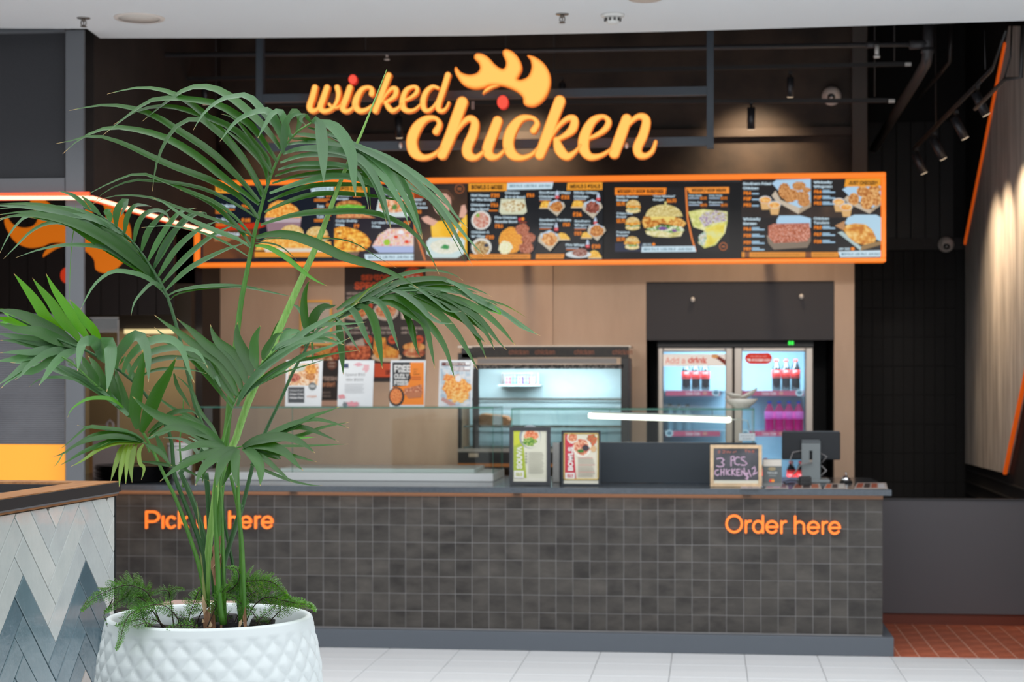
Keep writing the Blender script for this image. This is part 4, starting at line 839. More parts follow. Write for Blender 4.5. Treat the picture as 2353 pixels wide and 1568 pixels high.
g.r(90, 1205, 1510, 1282, (225, 145, 50)); g.r(135, 1205, 205, 1282, (130, 80, 50)); g.r(1020, 1205, 1110, 1282, (130, 80, 50)); g.t('swap a side for any two burgers or wraps', 245, 1228, 935, 1256, (130, 85, 30)); g.t('allergens in store', 1140, 1228, 1440, 1256, (130, 85, 30))
g.poly([(1500, 1195), (2122, 1180), (2122, 1275), (1530, 1282)], WHT); g.t('REG $6.5  LGE $8.5  JUG $10', 1550, 1212, 2105, 1255, (60, 110, 130), .02); g.t('ADD ONS', 1505, 1140, 1670, 1180, WHT, .03); g.e(1712, 1158, 30, 26, ORG)
g.done('menu_print', sx[4])

# ================================================================ LIT SIGN
YSG = 10.62
sgn = empty('shop_sign', W(1110, 365, YSG), 'glowing orange wicked chicken script sign with a flame comb over the counter', 'sign')
# lit face material: brightness from depth inside the outline (stored per vertex)
def face_mat(name, c_edge, c_mid, c_in, s):
    m = bpy.data.materials.new(name); m.use_nodes = True; nt = m.node_tree; nt.nodes.clear()
    o = nt.nodes.new('ShaderNodeOutputMaterial'); e = nt.nodes.new('ShaderNodeEmission'); at = nt.nodes.new('ShaderNodeAttribute'); at.attribute_name = 'inset'
    cr = nt.nodes.new('ShaderNodeValToRGB'); cr.color_ramp.elements[0].color = L3(c_edge); cr.color_ramp.elements[1].color = L3(c_in); cr.color_ramp.elements[1].position = .9
    k = cr.color_ramp.elements.new(.38); k.color = L3(c_mid); e.inputs[1].default_value = s
    nt.links.new(at.outputs['Fac'], cr.inputs[0]); nt.links.new(cr.outputs[0], e.inputs[0]); nt.links.new(e.outputs[0], o.inputs[0]); return m
M_lf = face_mat('lit_orange_face', (246, 120, 34), (252, 176, 84), (255, 204, 104), 1.05)
M_lr = face_mat('lit_red_face', (225, 45, 40), (250, 78, 62), (252, 92, 74), 1.0)
M_side = mat('sign_return', (235, 120, 45), .5, emit=.35)
def segd(X, Y, ax, ay, bx_, by, ra, rb_):
    dx, dy = bx_ - ax, by - ay; L = dx * dx + dy * dy + 1e-9; t = np.clip(((X - ax) * dx + (Y - ay) * dy) / L, 0, 1)
    return ra + (rb_ - ra) * t - np.hypot(X - ax - dx * t, Y - ay - dy * t)
def smooth(pts, n=5, closed=False):
    P = np.array(pts, float); k = len(P); out = []
    rng = range(k) if closed else range(k - 1)
    for i in rng:
        p0, p1, p2, p3 = (P[(i - 1) % k], P[i], P[(i + 1) % k], P[(i + 2) % k]) if closed else (P[max(i - 1, 0)], P[i], P[i + 1], P[min(i + 2, k - 1)])
        for j in range(n):
            t = j / n; out.append(.5 * ((2 * p1) + (p2 - p0) * t + (2 * p0 - 5 * p1 + 4 * p2 - p3) * t * t + (3 * p1 - p0 - 3 * p2 + p3) * t ** 3))
    if not closed: out.append(P[-1])
    return np.array(out)
def field_strokes(strokes, res):
    allp = [smooth(s, 5) for s in strokes]; A = np.vstack(allp); R = A[:, 2].max() + 4
    x0, y0 = A[:, :2].min(0) - R; x1, y1 = A[:, :2].max(0) + R
    xs = np.arange(x0, x1, res); ys = np.arange(y0, y1, res); X, Y = np.meshgrid(xs, ys); F = np.full(X.shape, -99.)
    for s in allp:
        for p, q in zip(s, s[1:]): F = np.maximum(F, segd(X, Y, p[0], p[1], q[0], q[1], p[2], q[2]))
    return xs, ys, F
def field_poly(pts, res, cs=True):
    S = smooth(pts, 6, True) if cs else np.array(pts, float); x0, y0 = S.min(0) - 6; x1, y1 = S.max(0) + 6
    xs = np.arange(x0, x1, res); ys = np.arange(y0, y1, res); X, Y = np.meshgrid(xs, ys); D = np.full(X.shape, 1e9); ins = np.zeros(X.shape, bool)
    for p, q in zip(S, np.roll(S, -1, 0)):
        D = np.minimum(D, -segd(X, Y, p[0], p[1], q[0], q[1], 0, 0))
        c = ((p[1] > Y) != (q[1] > Y)); xi = (q[0] - p[0]) * (Y - p[1]) / (q[1] - p[1] + 1e-12) + p[0]; ins ^= c & (X < xi)
    return xs, ys, np.where(ins, D, -D)
def lit_shape(name, fld, parent, Yp, fm, soft, depth=.05, to=lambda x, y: (650 + x / 2.5857, 80 + y / 2.5857), side=None, flat=None):
    xs, ys, F = fld; vs = []; att = []; cache = {}; faces = []; rim = []
    def gv(i, j):
        k = (i, j)
        if k not in cache: cache[k] = len(vs); vs.append((xs[j], ys[i])); att.append(min(1, max(0, F[i, j] / soft)))
        return cache[k]
    def ev(i, j, i2, j2):
        k = (min((i, j), (i2, j2)), max((i, j), (i2, j2)))
        if k not in cache:
            a, b = F[i, j], F[i2, j2]; t = a / (a - b); cache[k] = len(vs); vs.append((xs[j] + (xs[j2] - xs[j]) * t, ys[i] + (ys[i2] - ys[i]) * t)); att.append(0)
        return cache[k]
    I = F > 0
    any_ = I[:-1, :-1] | I[1:, :-1] | I[:-1, 1:] | I[1:, 1:]
    for i, j in zip(*np.nonzero(any_)):
        cs = [(i, j), (i, j + 1), (i + 1, j + 1), (i + 1, j)]; f = []; cut = []
        for k in range(4):
            a, b = cs[k], cs[(k + 1) % 4]
            if I[a]: f.append(gv(*a))
            if I[a] != I[b]: q = ev(*a, *b); f.append(q); cut.append((len(f) - 1, I[a]))
        if len(f) >= 3: faces.append(f)
        if len(cut) == 2:
            (p, ia), (q, ib) = cut; rim.append((f[p], f[q]) if ia else (f[q], f[p]))
    fr = []
    for x, y in vs: px, py = to(x, y); fr.append(W(px, py, Yp))
    n = len(fr); idx = {}; ext = []
    for a, b in rim:
        for q in (a, b):
            if q not in idx: idx[q] = n + len(ext); ext.append(fr[q] + Vector((0, depth, 0)))
    me = bpy.data.meshes.new(name); allv = fr + ext; sf = [(a, b, idx[b], idx[a]) for a, b in rim]
    A = np.array([v[:] for v in allv]); c = (A.min(0) + A.max(0)) / 2; me.from_pydata([tuple(v) for v in A - c], [], faces + sf)
    me.materials.append(fm); me.materials.append(side or M_side); me.polygons.foreach_set('material_index', [0] * len(faces) + [1] * len(sf))
    if flat is None:
        at = me.attributes.new('inset', 'FLOAT', 'POINT'); at.data.foreach_set('value', att + [0.] * len(ext))
    o = bpy.data.objects.new(name, me); C.objects.link(o); o.parent = parent; o.location = Vector(c) - WPOS[parent.name]; WPOS[o.name] = Vector(c); return o
LET = [
 [[(190,312,18),(175,370,19),(158,425,19),(172,450,17),(205,440,11),(235,390,10)], [(262,312,18),(238,380,19),(222,428,19),(240,452,16),(285,442,12),(318,400,12),(330,350,15),(322,312,17)], [(275,412,10),(290,428,9),(320,432,8),(345,415,7)]],
 [[(398,312,18),(378,370,19),(355,430,19),(370,452,16),(400,445,11),(428,415,7)]],
 [[(527,350,18),(528,322,14),(505,310,11),(468,325,15),(438,375,19),(430,420,20),(452,450,17),(492,446,13),(528,420,8)]],
 [[(628,240,18),(602,310,18),(575,380,18),(548,450,18)], [(585,400,8),(615,352,9),(648,318,13),(672,325,16),(665,362,15),(632,388,11),(608,400,10)], [(608,400,12),(628,432,17),(650,450,15),(682,436,10),(705,410,7)]],
 [[(712,392,8),(755,375,10),(792,345,13),(796,316,13),(770,308,11),(732,330,15),(712,380,18),(712,428,19),(738,450,15),(782,444,10),(822,408,7)]],
 [[(922,316,10),(888,307,12),(850,340,16),(832,395,18),(840,442,16),(868,448,12),(900,420,9),(930,370,9)], [(980,238,18),(958,310,18),(930,390,18),(922,438,17),(945,452,13),(970,435,9),(986,402,8)]],
 [[(908,575,21),(930,530,17),(905,495,13),(848,500,20),(795,550,31),(765,630,33),(782,700,32),(835,728,19),(895,712,14),(942,670,9)]],
 [[(1065,400,34),(1032,490,34),(990,610,34),(945,710,32)], [(1005,620,10),(1055,540,14),(1105,497,19),(1140,520,25),(1128,590,30),(1096,665,31),(1100,712,30),(1145,728,18),(1190,695,11)]],
 [[(1275,512,30),(1250,580,32),(1216,675,33),(1230,718,27),(1275,722,15),(1322,678,9)]],
 [[(1488,568,21),(1510,525,17),(1480,492,13),(1415,498,22),(1362,560,33),(1338,640,34),(1358,706,32),(1415,730,18),(1475,712,13),(1515,670,8)]],
 [[(1645,393,34),(1608,490,34),(1565,610,34),(1525,712,30)], [(1585,625,8),(1635,545,13),(1695,495,17),(1732,505,24),(1720,560,26),(1672,600,17),(1625,622,13)], [(1625,625,20),(1645,685,32),(1688,722,24),(1735,695,13),(1768,655,9)]],
 [[(1780,625,9),(1850,602,13),(1912,562,18),(1935,515,19),(1902,484,13),(1842,510,24),(1798,585,32),(1786,670,34),(1822,722,23),(1890,716,14),(1955,675,9)]],
 [[(2042,500,31),(2010,590,34),(1968,702,33)], [(1992,620,9),(2050,535,13),(2112,484,17),(2158,505,26),(2142,590,29),(2108,665,29),(2115,708,25),(2155,718,17),(2195,690,14),(2215,635,11)]],
]
for k, s in enumerate(LET): lit_shape('letter', field_strokes(s, 1.6 if k < 6 else 2.4), sgn, YSG, M_lf, 9 if k < 6 else 13)
for cx_, cy_, rx, ry in ((415, 265, 26, 29), (1306, 400, 34, 41)): lit_shape('letter_dot', field_poly(ellipse(cx_, cy_, rx, ry, 24, .3), 2), sgn, YSG, M_lr, 8, side=mat('red_return', (200, 40, 35), .5, emit=.3))
COMB = [(1030,190),(1058,222),(1105,237),(1150,228),(1170,200),(1162,168),(1137,140),(1145,113),(1182,112),(1222,135),(1262,178),(1300,202),(1320,192),(1324,160),(1308,120),(1308,95),(1332,86),(1372,105),(1408,150),(1420,200),(1404,240),(1393,262),(1420,266),(1458,245),(1477,195),(1470,150),(1452,122),(1500,132),(1555,175),(1588,240),(1586,315),(1550,385),(1492,425),(1435,415),(1424,372),(1390,338),(1335,312),(1284,300),(1230,300),(1190,315),(1130,320),(1070,296),(1032,245),(1020,208)]
SWO = [(1185,352),(1198,325),(1230,303),(1282,294),(1286,302),(1244,318),(1206,340)]
lit_shape('flame_comb', field_poly(COMB, 3.2), sgn, YSG, M_lf, 24)
lit_shape('comb_swoosh', field_poly(SWO, 2), sgn, YSG, M_lf, 9)
# ---- raised orange words on the counter front, drawn as round-ended strokes
def arc(cx, cy, rx, ry, a0, a1, r, n=14): return [(cx + rx * math.cos(math.radians(a0 + (a1 - a0) * k / n)), cy - ry * math.sin(math.radians(a0 + (a1 - a0) * k / n)), r) for k in range(n + 1)]
def sans(ch, x0, x1, base, xh, r):
    """x0..x1 letter width, base line, xh x-height (crop units, y down)"""
    a, b = x0 + r, x1 - r; lo, hi = base - r, base - xh + r; asc = base - xh * 1.38 + r; mx, my = (a + b) / 2, (lo + hi) / 2; rx, ry = (b - a) / 2, (lo - hi) / 2
    L = lambda *p: [(q[0], q[1], r) for q in p]
    return {'O': [arc(mx, (lo + asc) / 2, rx, (lo - asc) / 2, 0, 360, r, 28)], 'c': [arc(mx, my, rx, ry, 42, 318, r, 20)], 'e': [L((a, my), (b, my)), arc(mx, my, rx, ry, 0, 322, r, 24)],
            'd': [arc(mx, my, rx, ry, 0, 360, r, 24), L((b, asc), (b, lo))], 'p': [arc(mx, my, rx, ry, 0, 360, r, 24), L((a, hi), (a, base + xh * .36 - r))], 'h': [L((a, asc), (a, lo)), arc(mx, hi + rx, rx, rx, 180, 0, r) + L((b, lo))],
            'u': [L((b, hi), (b, lo)), L((a, hi)) + arc(mx, lo - rx, rx, rx, 180, 360, r)], 'r': [L((a, hi), (a, lo)), arc(b, hi + (b - a) * 1.1, b - a, (b - a) * 1.1, 180, 85, r)], 'i': [L((mx, hi), (mx, lo))],
            'k': [L((a, asc), (a, lo)), L((b - 2, hi), (a, my + ry * .35)), L((a + rx * .8, my - ry * .05), (b, lo))], 'P': [L((a, asc), (a, lo)), L((a, asc), (mx, asc)) + arc(mx, asc + xh * .37, b - mx, xh * .37, 90, -90, r) + L((a, asc + xh * .74))]}[ch]
def words(name, letters, base, xh, r, to, label, slope=0):
    w = empty(name, W(*to(letters[0][1], base), YT - .02), label, 'lettering')
    for ch, x0, x1 in letters: lit_shape('letter', field_strokes(sans(ch, x0, x1, base + slope * (x0 - letters[0][1]), xh, r), 1.7), w, YT - .019, M_let, 9, .018, to, M_let, True)
words('pick_up_sign', [('P', 1030, 1136), ('i', 1146, 1168), ('c', 1176, 1256), ('k', 1264, 1340), ('u', 1398, 1470), ('p', 1486, 1566), ('h', 1622, 1692), ('e', 1706, 1792), ('r', 1808, 1852), ('e', 1856, 1944)], 422, 95, 8.8, lambda x, y: (x / 3.096, 1080 + y / 3.096), 'raised orange words Pick up here on the tiled counter behind the palm')
words('order_sign', [('O', 460, 572), ('r', 583, 626), ('d', 630, 706), ('e', 713, 798), ('r', 808, 850), ('h', 895, 966), ('e', 977, 1060), ('r', 1070, 1110), ('e', 1112, 1193)], 403, 86, 7.5, lambda x, y: (1500 + x / 2.7585, 1080 + y / 2.7585), 'raised orange words Order here at the right of the tiled counter', .014)
# steel hanging frame behind the letters
YFr = YSG + .09
def frame_bar_(x0, y0, x1, y1, d=.06): pbx('frame_bar', x0, y0, x1, y1, YFr, YFr + d, mat('blue_grey_box_section', (66, 72, 80), .5), sgn, bevel=.002)

for _q in ((588, 603), (1624, 1640)):
    _r = pxr(_q[0], 200, _q[1], 340, YFr); bx('frame_post', _r[0], _r[1], YFr, YFr + .06, _r[2], 4.7, mat('blue_grey_box_section', (66, 72, 80)), sgn)
frame_bar_(603, 207, 1624, 226); frame_bar_(603, 321, 1624, 341)
for px, py in ((921, 335), (1440, 335)):
    p = W(px, py, YFr); b = MB(); b.lathe([(0, 0), (.016, 0), (.02, .008), (.012, .02), (0, .022)], (0, 0, 0), 12); b.v = [(p.x + x * .6, p.y - z, p.z + y) for x, y, z in b.v]; link('fixing_cap', b, mat('ivory_plastic', (225, 222, 215)), sgn)
for px, py in ((1086, 233), (1290, 222)): pbx('bracket', px - 3, py, px + 4, py + 18, YFr - .01, YFr, mat('bracket_grey', (130, 130, 130), .5), sgn)
# the same comb painted on the board wall, left
lg = empty('painted_logo', W(160, 640, YG - .004), 'large flat orange comb logo with red dot on the dark boards at far left', 'logo')
def tol(x, y):   # comb crop coords -> wall pixels
    return (15 + (x - 1030) / 2.5857 * 1.32, 498 + (y - 190) / 2.5857 * 1.42)
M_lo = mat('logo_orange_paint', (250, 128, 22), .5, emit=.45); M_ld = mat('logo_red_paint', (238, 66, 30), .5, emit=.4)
lit_shape('comb_shape', field_poly(COMB, 4), lg, YG - .006, M_lo, 24, .004, tol, M_lo, True)
lit_shape('swoosh_shape', field_poly(SWO, 2.5), lg, YG - .006, M_lo, 9, .004, lambda x, y: (tol(x, y)[0] + 4, tol(x, y)[1] + 4), M_lo, True)
lit_shape('dot_shape', field_poly(ellipse(1306, 436, 34, 35, 24, .3), 2.5), lg, YG - .006, M_ld, 8, .004, tol, M_ld, True)

# ================================================================ DRINKS FRIDGE
YFG = YB + .12
fr_ = empty('drinks_fridge', W(1690, 1180, YFG), 'two door glass drinks fridge standing in the dark niche', 'fridge'); fr_.location.z = 0; WPOS['drinks_fridge'].z = 0
fx0, fx1, _, ftop = pxr(1510, 783, 1870, 1200, YFG)
M_sil = mat('brushed_silver', (176, 168, 160), .35, .7)
b = MB(); D_ = .72
b.box(fx0, fx0 + .03, YFG + .06, YFG + D_, .06, ftop); b.box(fx1 - .03, fx1, YFG + .06, YFG + D_, .06, ftop); b.box(fx0, fx1, YFG + D_, YFG + D_ + .02, .06, ftop); b.box(fx0, fx1, YFG + .06, YFG + D_, .06, .3); b.box(fx0, fx1, YFG + .06, YFG + D_, ftop - .03, ftop)
link('cabinet', b, mat('fridge_black', (28, 28, 30), .5), fr_)
hz = W(1690, 799, YFG).z
bx('header', fx0, fx1, YFG + .0, YFG + .06, hz, ftop, mat('fridge_black', (28, 28, 30)), fr_, bevel=.004)
bx('liner', fx0 + .032, fx1 - .032, YFG + D_ - .012, YFG + D_ - .002, .31, hz + .02, mat('fridge_liner_white', (196, 212, 226), .5), fr_)
pbx('door_gasket', 1680, 799, 1691, 1200, YFG + .052, YFG + .07, M_black, fr_)
pbx('display', 1806, 783, 1828, 793, YFG - .004, YFG + .0, M_black, fr_)
g = Print(YFG - .004, 1806, 783, 1, 1.6); g.t('88', 5, 1, 18, 10, (60, 240, 80), .03); g.done('readout', fr_)
bays = []
for side, (d0, s0, s1, d1) in enumerate(((1512, 1524, 1667, 1684), (1687, 1706, 1851, 1868))):
    dr = empty('door', W((d0 + d1) / 2, 1150, YFG)); dr.parent = fr_; dr.location = WPOS['door' if side == 0 else dr.name] - WPOS['drinks_fridge']
    b = MB(); X = [W(v, 900, YFG).x for v in (d0, s0, s1, d1)]
    b.box(X[0], X[1], YFG - .01, YFG + .05, .3, hz); b.box(X[2], X[3], YFG - .01, YFG + .05, .3, hz); b.box(X[1], X[2], YFG - .01, YFG + .05, .3, .36); b.box(X[1], X[2], YFG - .01, YFG + .05, hz - .03, hz)
    link('door_frame', b, M_sil, dr, bevel=.006)
    bx('pane', X[1], X[2], YFG + .01, YFG + .016, .36, hz - .03, glass('fridge_glass', (222, 240, 246), .06), dr)
    bays.append((X[1], X[2]))
area('fridge_lamp', ((fx0 + fx1) / 2, YFG + .1, hz - .04), (math.radians(38), 0, 0), fx1 - fx0 - .12, .04, 19, (.72, .9, 1))
area('fridge_lamp_low', ((fx0 + fx1) / 2, YFG + .1, .78), (math.radians(112), 0, 0), fx1 - fx0 - .12, .04, 7, (.75, .9, 1))
g = Print(YFG + .009, 1524, 814, 1, .9); g.r(0, 0, 143, 28, (240, 226, 214)); g.t('Add a', 5, 8, 50, 22, (228, 96, 70)); g.t('drink', 57, 7, 101, 21, (215, 70, 48), .03); g.poly([(113, 6), (124, 2), (143, 14), (143, 26), (128, 14)], (120, 40, 25)); g.e(119, 5, 8, 5, (215, 150, 90)); g.done('drink_banner', fr_)
g = Print(YFG + .009, 1706, 812, 1, .8); g.poly(ellipse(18, 12, 12, 12, 20)[:] , (225, 50, 32)); g.r(16, 0, 56, 25, (225, 50, 32)); g.e(56, 12, 12, 12.5, (225, 50, 32)); g.t('We deliver with', 18, 5, 56, 9, (250, 190, 180)); g.t('DOORDASH', 22, 13, 64, 19, (255, 235, 230), .03); g.poly([(9, 13), (18, 13), (20, 16), (17, 19), (12, 16)], (255, 235, 230)); g.done('delivery_sticker', fr_)
shelf_py = {0: (898, 991), 1: (898, 991)}
M_sh = mat('white_wire_shelf', (205, 214, 224), .4)
for side in (0, 1):
    xa_, xb_ = bays[side]
    for py in ((898, 991, 1066) if side == 0 else (898, 991)):
        z = W(1690, py, YFG + .12).z
        bx('shelf', xa_, xb_, YFG + .12, YFG + D_ - .02, z - .006, z, M_sh, fr_)
        p0 = 1530 + 175 * side; q0 = 1655 + 192 * side
        g = Print(YFG + .112, p0, py, 1, .95); g.r(0, 0, q0 - p0, 12, (222, 96, 126)); g.t('Coca-Cola', 46, 2, 78, 10, (250, 215, 220), .02); g.e(90, 6, 5, 4, (235, 150, 140)); xx = q0 - p0 - 10 if py < 950 else 8
        g.e(xx, 5, 9, 8, (225, 232, 240)); g.e(xx, 5, 6, 5, (120, 140, 160)); g.done('shelf_label', fr_)
cola = mat('cola_dark', (38, 24, 26), .12, spec=.7); rl = mat('red_label', (225, 45, 40), .4, emit=.4)
def bottle(px, zb_, r, h, liquid, lab, cap, label, group, y, cut=False):
    c = W(px, 900, y); p = empty('drink_bottle', (c.x, y, zb_), label, 'bottle', group)
    b = MB(); b.lathe([(0, 0), (r * .85, 0), (r, .01), (r * .95, h * .3), (r, h * .42), (r, h * .66), (r * .8, h * .75), (r * .4, h * .88), (r * .38, h * .93), (0, h * .93)], (c.x, y, zb_), 16); link('body', b, liquid, p)
    b = MB(); b.lathe([(r * 1.03, h * .4), (r * 1.04, h * .66)], (c.x, y, zb_), 16); link('label', b, lab, p)
    b = MB(); b.lathe([(r * .46, h * .91), (r * .46, h), (0, h)], (c.x, y, zb_), 12); link('cap', b, cap, p)
yb = YFG + .2; z1_ = W(1690, 898, YFG + .12).z + .001; z2_ = W(1690, 991, YFG + .12).z + .001; z3_ = W(1690, 1066, YFG + .12).z + .001
rc = mat('red_cap', (222, 50, 40)); bc = mat('blue_cap', (40, 90, 215), .4, emit=.1)
pos = ('left', 'middle', 'right')
for k in range(3): bottle(1577 + k * 22, z1_, .034, .215, cola, rl, rc, 'dark cola bottle with a red label, %s of three behind the left door' % pos[k], 'cola bottles behind the left fridge door', yb)
for k in range(3): bottle(1784 + k * 22, z1_, .034, .235, cola, rl, rc, 'red capped cola bottle, %s of three behind the right door' % pos[k], 'cola bottles behind the right fridge door', yb)
pk = mat('pink_drink', (214, 50, 120), .15, emit=.3); pl = mat('pink_label', (245, 110, 200), .4, emit=.45)  # glow added to drink and label to brighten the bottles
for k in range(4): bottle(1768 + k * 22.5, z2_, .035, .225, pk, pl, bc, 'pink drink bottle with a blue cap, %s in the row of four' % ('first', 'second', 'third', 'fourth')[k], 'pink bottles on the right middle shelf', yb)
cl = mat('clear_drink', (190, 205, 220), .15, spec=.7); wl = mat('white_label', (225, 235, 240), .4)
for k in range(3): bottle(1540 + k * 20, z2_, .03, .2, cl, wl, mat('black_cap', (40, 40, 44), .4), 'clear drink bottle, %s of three on the left middle shelf' % pos[k], 'clear bottles on the left middle shelf', yb)
zl = W(1690, 1120, yb).z
bx('shelf', bays[1][0], bays[1][1], YFG + .12, YFG + D_ - .02, zl - .006, zl, M_sh, fr_)
bottle(1759, zl + .001, .034, .22, cola, rl, rc, 'cola bottle low behind the right door beside the chalkboard', None, yb)
for k in range(2): bottle(1818 + 22 * k, zl + .001, .034, .2, cola, rl, rc, ('left', 'right')[k] + ' of two cola bottles low behind the till cables', 'low cola bottles', yb)

# ================================================================ HOT FOOD CABINET
YH = 12.72
hc = empty('hot_cabinet', W(1250, 1180, YH), 'black framed glass hot food cabinet against the beige wall', 'food cabinet'); hc.location.z = 0; WPOS['hot_cabinet'].z = 0
hx0, hx1, hz0, hz1 = pxr(1052, 795, 1449, 1104, YH); HD = .5
M_hk = mat('cabinet_black', (30, 28, 28), .4)
bx('bench', hx0 - .05, hx1 + .05, YH - .05, YH + .57, 0, hz0, mat('steel_bench', (130, 126, 122), .4, .6), hc)
b = MB(); t_ = .02
yb0 = YH + .04
bx('roof', hx0, hx1, YH, YH + HD, hz1 - .012, hz1, mat('cabinet_chrome', (190, 180, 168), .25, .8), hc)
sign0 = pxr(1085, 797, 1445, 822, YH)
bx('sign_strip', sign0[0], sign0[1], YH - .002, YH + .03, sign0[2], sign0[3], mat('camouflage_strip', (46, 38, 30), .5, rgb2=(24, 20, 18), scale=30), hc)
g = Print(YH - .003, 1085, 797, 1, 0)
for x in (18, 78, 168, 256): g.t('chicken', x + 66, 6, x + 112, 18, (150, 88, 60), .02)
g.done('sign_print', hc)
pbx('lamp_bar', 1097, 824, 1416, 836, YH - .004, YH + .03, mat('pale_lamp_bar', (150, 146, 144), .4), hc, bevel=.003)
pbx('trim_band', 1090, 838, 1432, 848, YH, YH + .02, mat('patterned_band', (120, 112, 108), .5, rgb2=(26, 26, 28), scale=70, lo=.5, hi=.56), hc)
b = MB(); pb(b, 1427, 822, 1445, 1062, YH, YH + HD); pb(b, 1086, 848, 1100, 1062, YH, YH + .03); pb(b, 1052, 822, 1060, 1062, YH, YH + .03); pb(b, 1060, 800, 1086, 845, YH, YH + .03); pb(b, 1052, 1062, 1445, 1080, YH, YH + HD); pb(b, 1052, 812, 1097, 824, YH, YH + .03)
link('frame', b, M_hk, hc, bevel=.003)
b = MB(); pb(b, 1052, 1032, 1445, 1040, YH - .004, YH + .01); link('steel_rail', b, mat('brushed_silver', (176, 168, 160)), hc)
pbx('base_panel', 1052, 1040, 1445, 1068, YH - .003, YH + .01, mat('cabinet_base', (44, 42, 42), .5), hc); pbx('wood_edge', 1052, 1066, 1445, 1074, YH - .004, YH + .01, mat('pine_edge', (206, 130, 66), .5), hc); pbx('notice', 1077, 1042, 1099, 1051, YH - .006, YH - .003, mat('cream_note', (206, 188, 166), .5), hc)
ib = pxr(1060, 845, 1430, 1060, YH + .02)
bx('back_panel', ib[0], ib[1], YH + HD - .03, YH + HD - .02, ib[2], ib[3], mat('pale_blue_panel', (176, 200, 208), .45), hc)
bx('front_glass', ib[0], ib[1], YH + .014, YH + .018, ib[2], ib[3], glass('cabinet_glass', (236, 244, 246), .05), hc)
for py in (918, 981, 1030):
    z = W(1250, py, YH + .1).z; b = MB()
    for k in range(9): y = YH + .07 + k * .045; b.box(ib[0] + .01, ib[1] - .002, y, y + .005, z - .003, z + .003)
    b.box(ib[0] + .01, ib[1] - .002, YH + .06, YH + .066, z - .008, z + .010)
    for k in range(28): x = ib[0] + .03 + k * (ib[1] - ib[0] - .05) / 28; b.box(x, x + .004, YH + .06, YH + .45, z - .006, z - .003)
    link('wire_shelf', b, mat('shelf_chrome', (170, 160, 150), .25, .9), hc)
area('cabinet_lamp', ((ib[0] + ib[1]) / 2, YH + .16, ib[3] - .03), (math.radians(30), 0, 0), 1.0, .06, 9, (.97, .98, .97))
sh = W(1130, 981, YH + .1).z + .0045
b = MB(); q = pxr(1092, 955, 1172, 981, YH + .14); b.prism([(q[0], YH + .14, sh), (q[1] - .02, YH + .14, sh), (q[1], YH + .14, sh + .04), (q[1] - .03, YH + .14, sh + .07), (q[0] + .05, YH + .14, sh + .09), (q[0], YH + .14, sh + .06)], (0, .2, 0))
tag(link('food_bag', b, mat('kraft_paper', (196, 140, 100), .7, var=.1), None, bevel=.006), 'brown paper food bag lying on a wire shelf in the hot cabinet', 'bag')
b = MB(); sz_ = W(1190, 889, YH + .3)
p = empty('wire_basket', (W(1190, 880, YH + .35).x, YH + .35, W(1190, 884, YH + .35).z), 'white wire basket of coloured packets, high in the hot cabinet', 'basket')
q = pxr(1152, 858, 1236, 884, YH + .33)
b = MB()
for k in range(12): x = q[0] + (q[1] - q[0]) * k / 11; b.box(x, x + .003, YH + .33, YH + .334, q[2], q[3])
for k in range(4): z = q[2] + (q[3] - q[2]) * k / 3; b.box(q[0], q[1], YH + .33, YH + .334, z, z + .003)
b.box(q[0], q[1], YH + .33, YH + .43, q[2], q[2] + .004); b.box(q[0], q[0] + .004, YH + .33, YH + .43, q[2], q[3]); b.box(q[1] - .004, q[1], YH + .33, YH + .43, q[2], q[3])
link('wires', b, mat('white_wire', (200, 206, 208), .4), p)
for k, c in enumerate(((200, 90, 110), (90, 150, 210), (190, 110, 170), (110, 130, 200), (205, 120, 120))):
    x = q[0] + .03 + k * (q[1] - q[0] - .05) / 5; b = MB(); b.box(x, x + .036, YH + .35, YH + .41, q[2] + .005, q[2] + .055 + .012 * (k % 2)); o = link('sauce_packet', b, ink(c)); tag(o, '%s packet in the wire basket' % ('rose', 'sky blue', 'mauve', 'violet', 'coral')[k], 'packet')
b = MB(); b.box(q[0] - .02, q[1] + .02, YH + .3, YH + .46, q[2] - .012, q[2] - .002); link('shelf_plate', b, mat('pale_blue_panel', (176, 200, 208)), hc)

# ================================================================ WALL POSTERS
YPW = YB - .018
p = empty('wall_poster', W(885, 878, YPW), 'tall black poster of orange headed Senior Specials with six dishes on the beige wall', 'poster')
pbx('sheet', 792, 606, 978, 878, YPW, YPW + .004, ink((50, 42, 42)), p)
g = Print(YPW - .0005, 640, 600, 4.479); S_ = (232, 96, 48)
g.t('SENIOR', 850, 142, 1145, 200, S_, .035); g.t('SPECIALS', 780, 215, 1215, 295, S_, .04); g.e(1385, 172, 108, 108, (226, 88, 44)); g.t('ONLY', 1330, 98, 1440, 130, (240, 210, 195), .02); g.t('$12', 1310, 140, 1455, 205, (238, 214, 200), .04)
for s, x, y in (('WICKED BURGER\nAND CHIPS', 700, 322), ('CHICKEN RICE\nBOWL', 985, 322), ('CHICKEN CHIPS\nAND SALAD', 1245, 322), ('FIVE CHICKEN\nCHICKEN BITES', 695, 680), ('SPICE CHICKEN\nAND RICE TENDS', 960, 680), ('SPICE CHICKEN\nAND SLICE', 1262, 680)): g.t(s, x, y, x + 240, y + 72, (200, 188, 182), .025)
for x, y in ((925, 460), (1160, 440), (1440, 450), (922, 810), (1172, 810), (1448, 810)): g.e(x, y, 44, 44, (222, 88, 44)); g.r(x - 22, y - 12, x + 22, y + 14, (150, 60, 32))
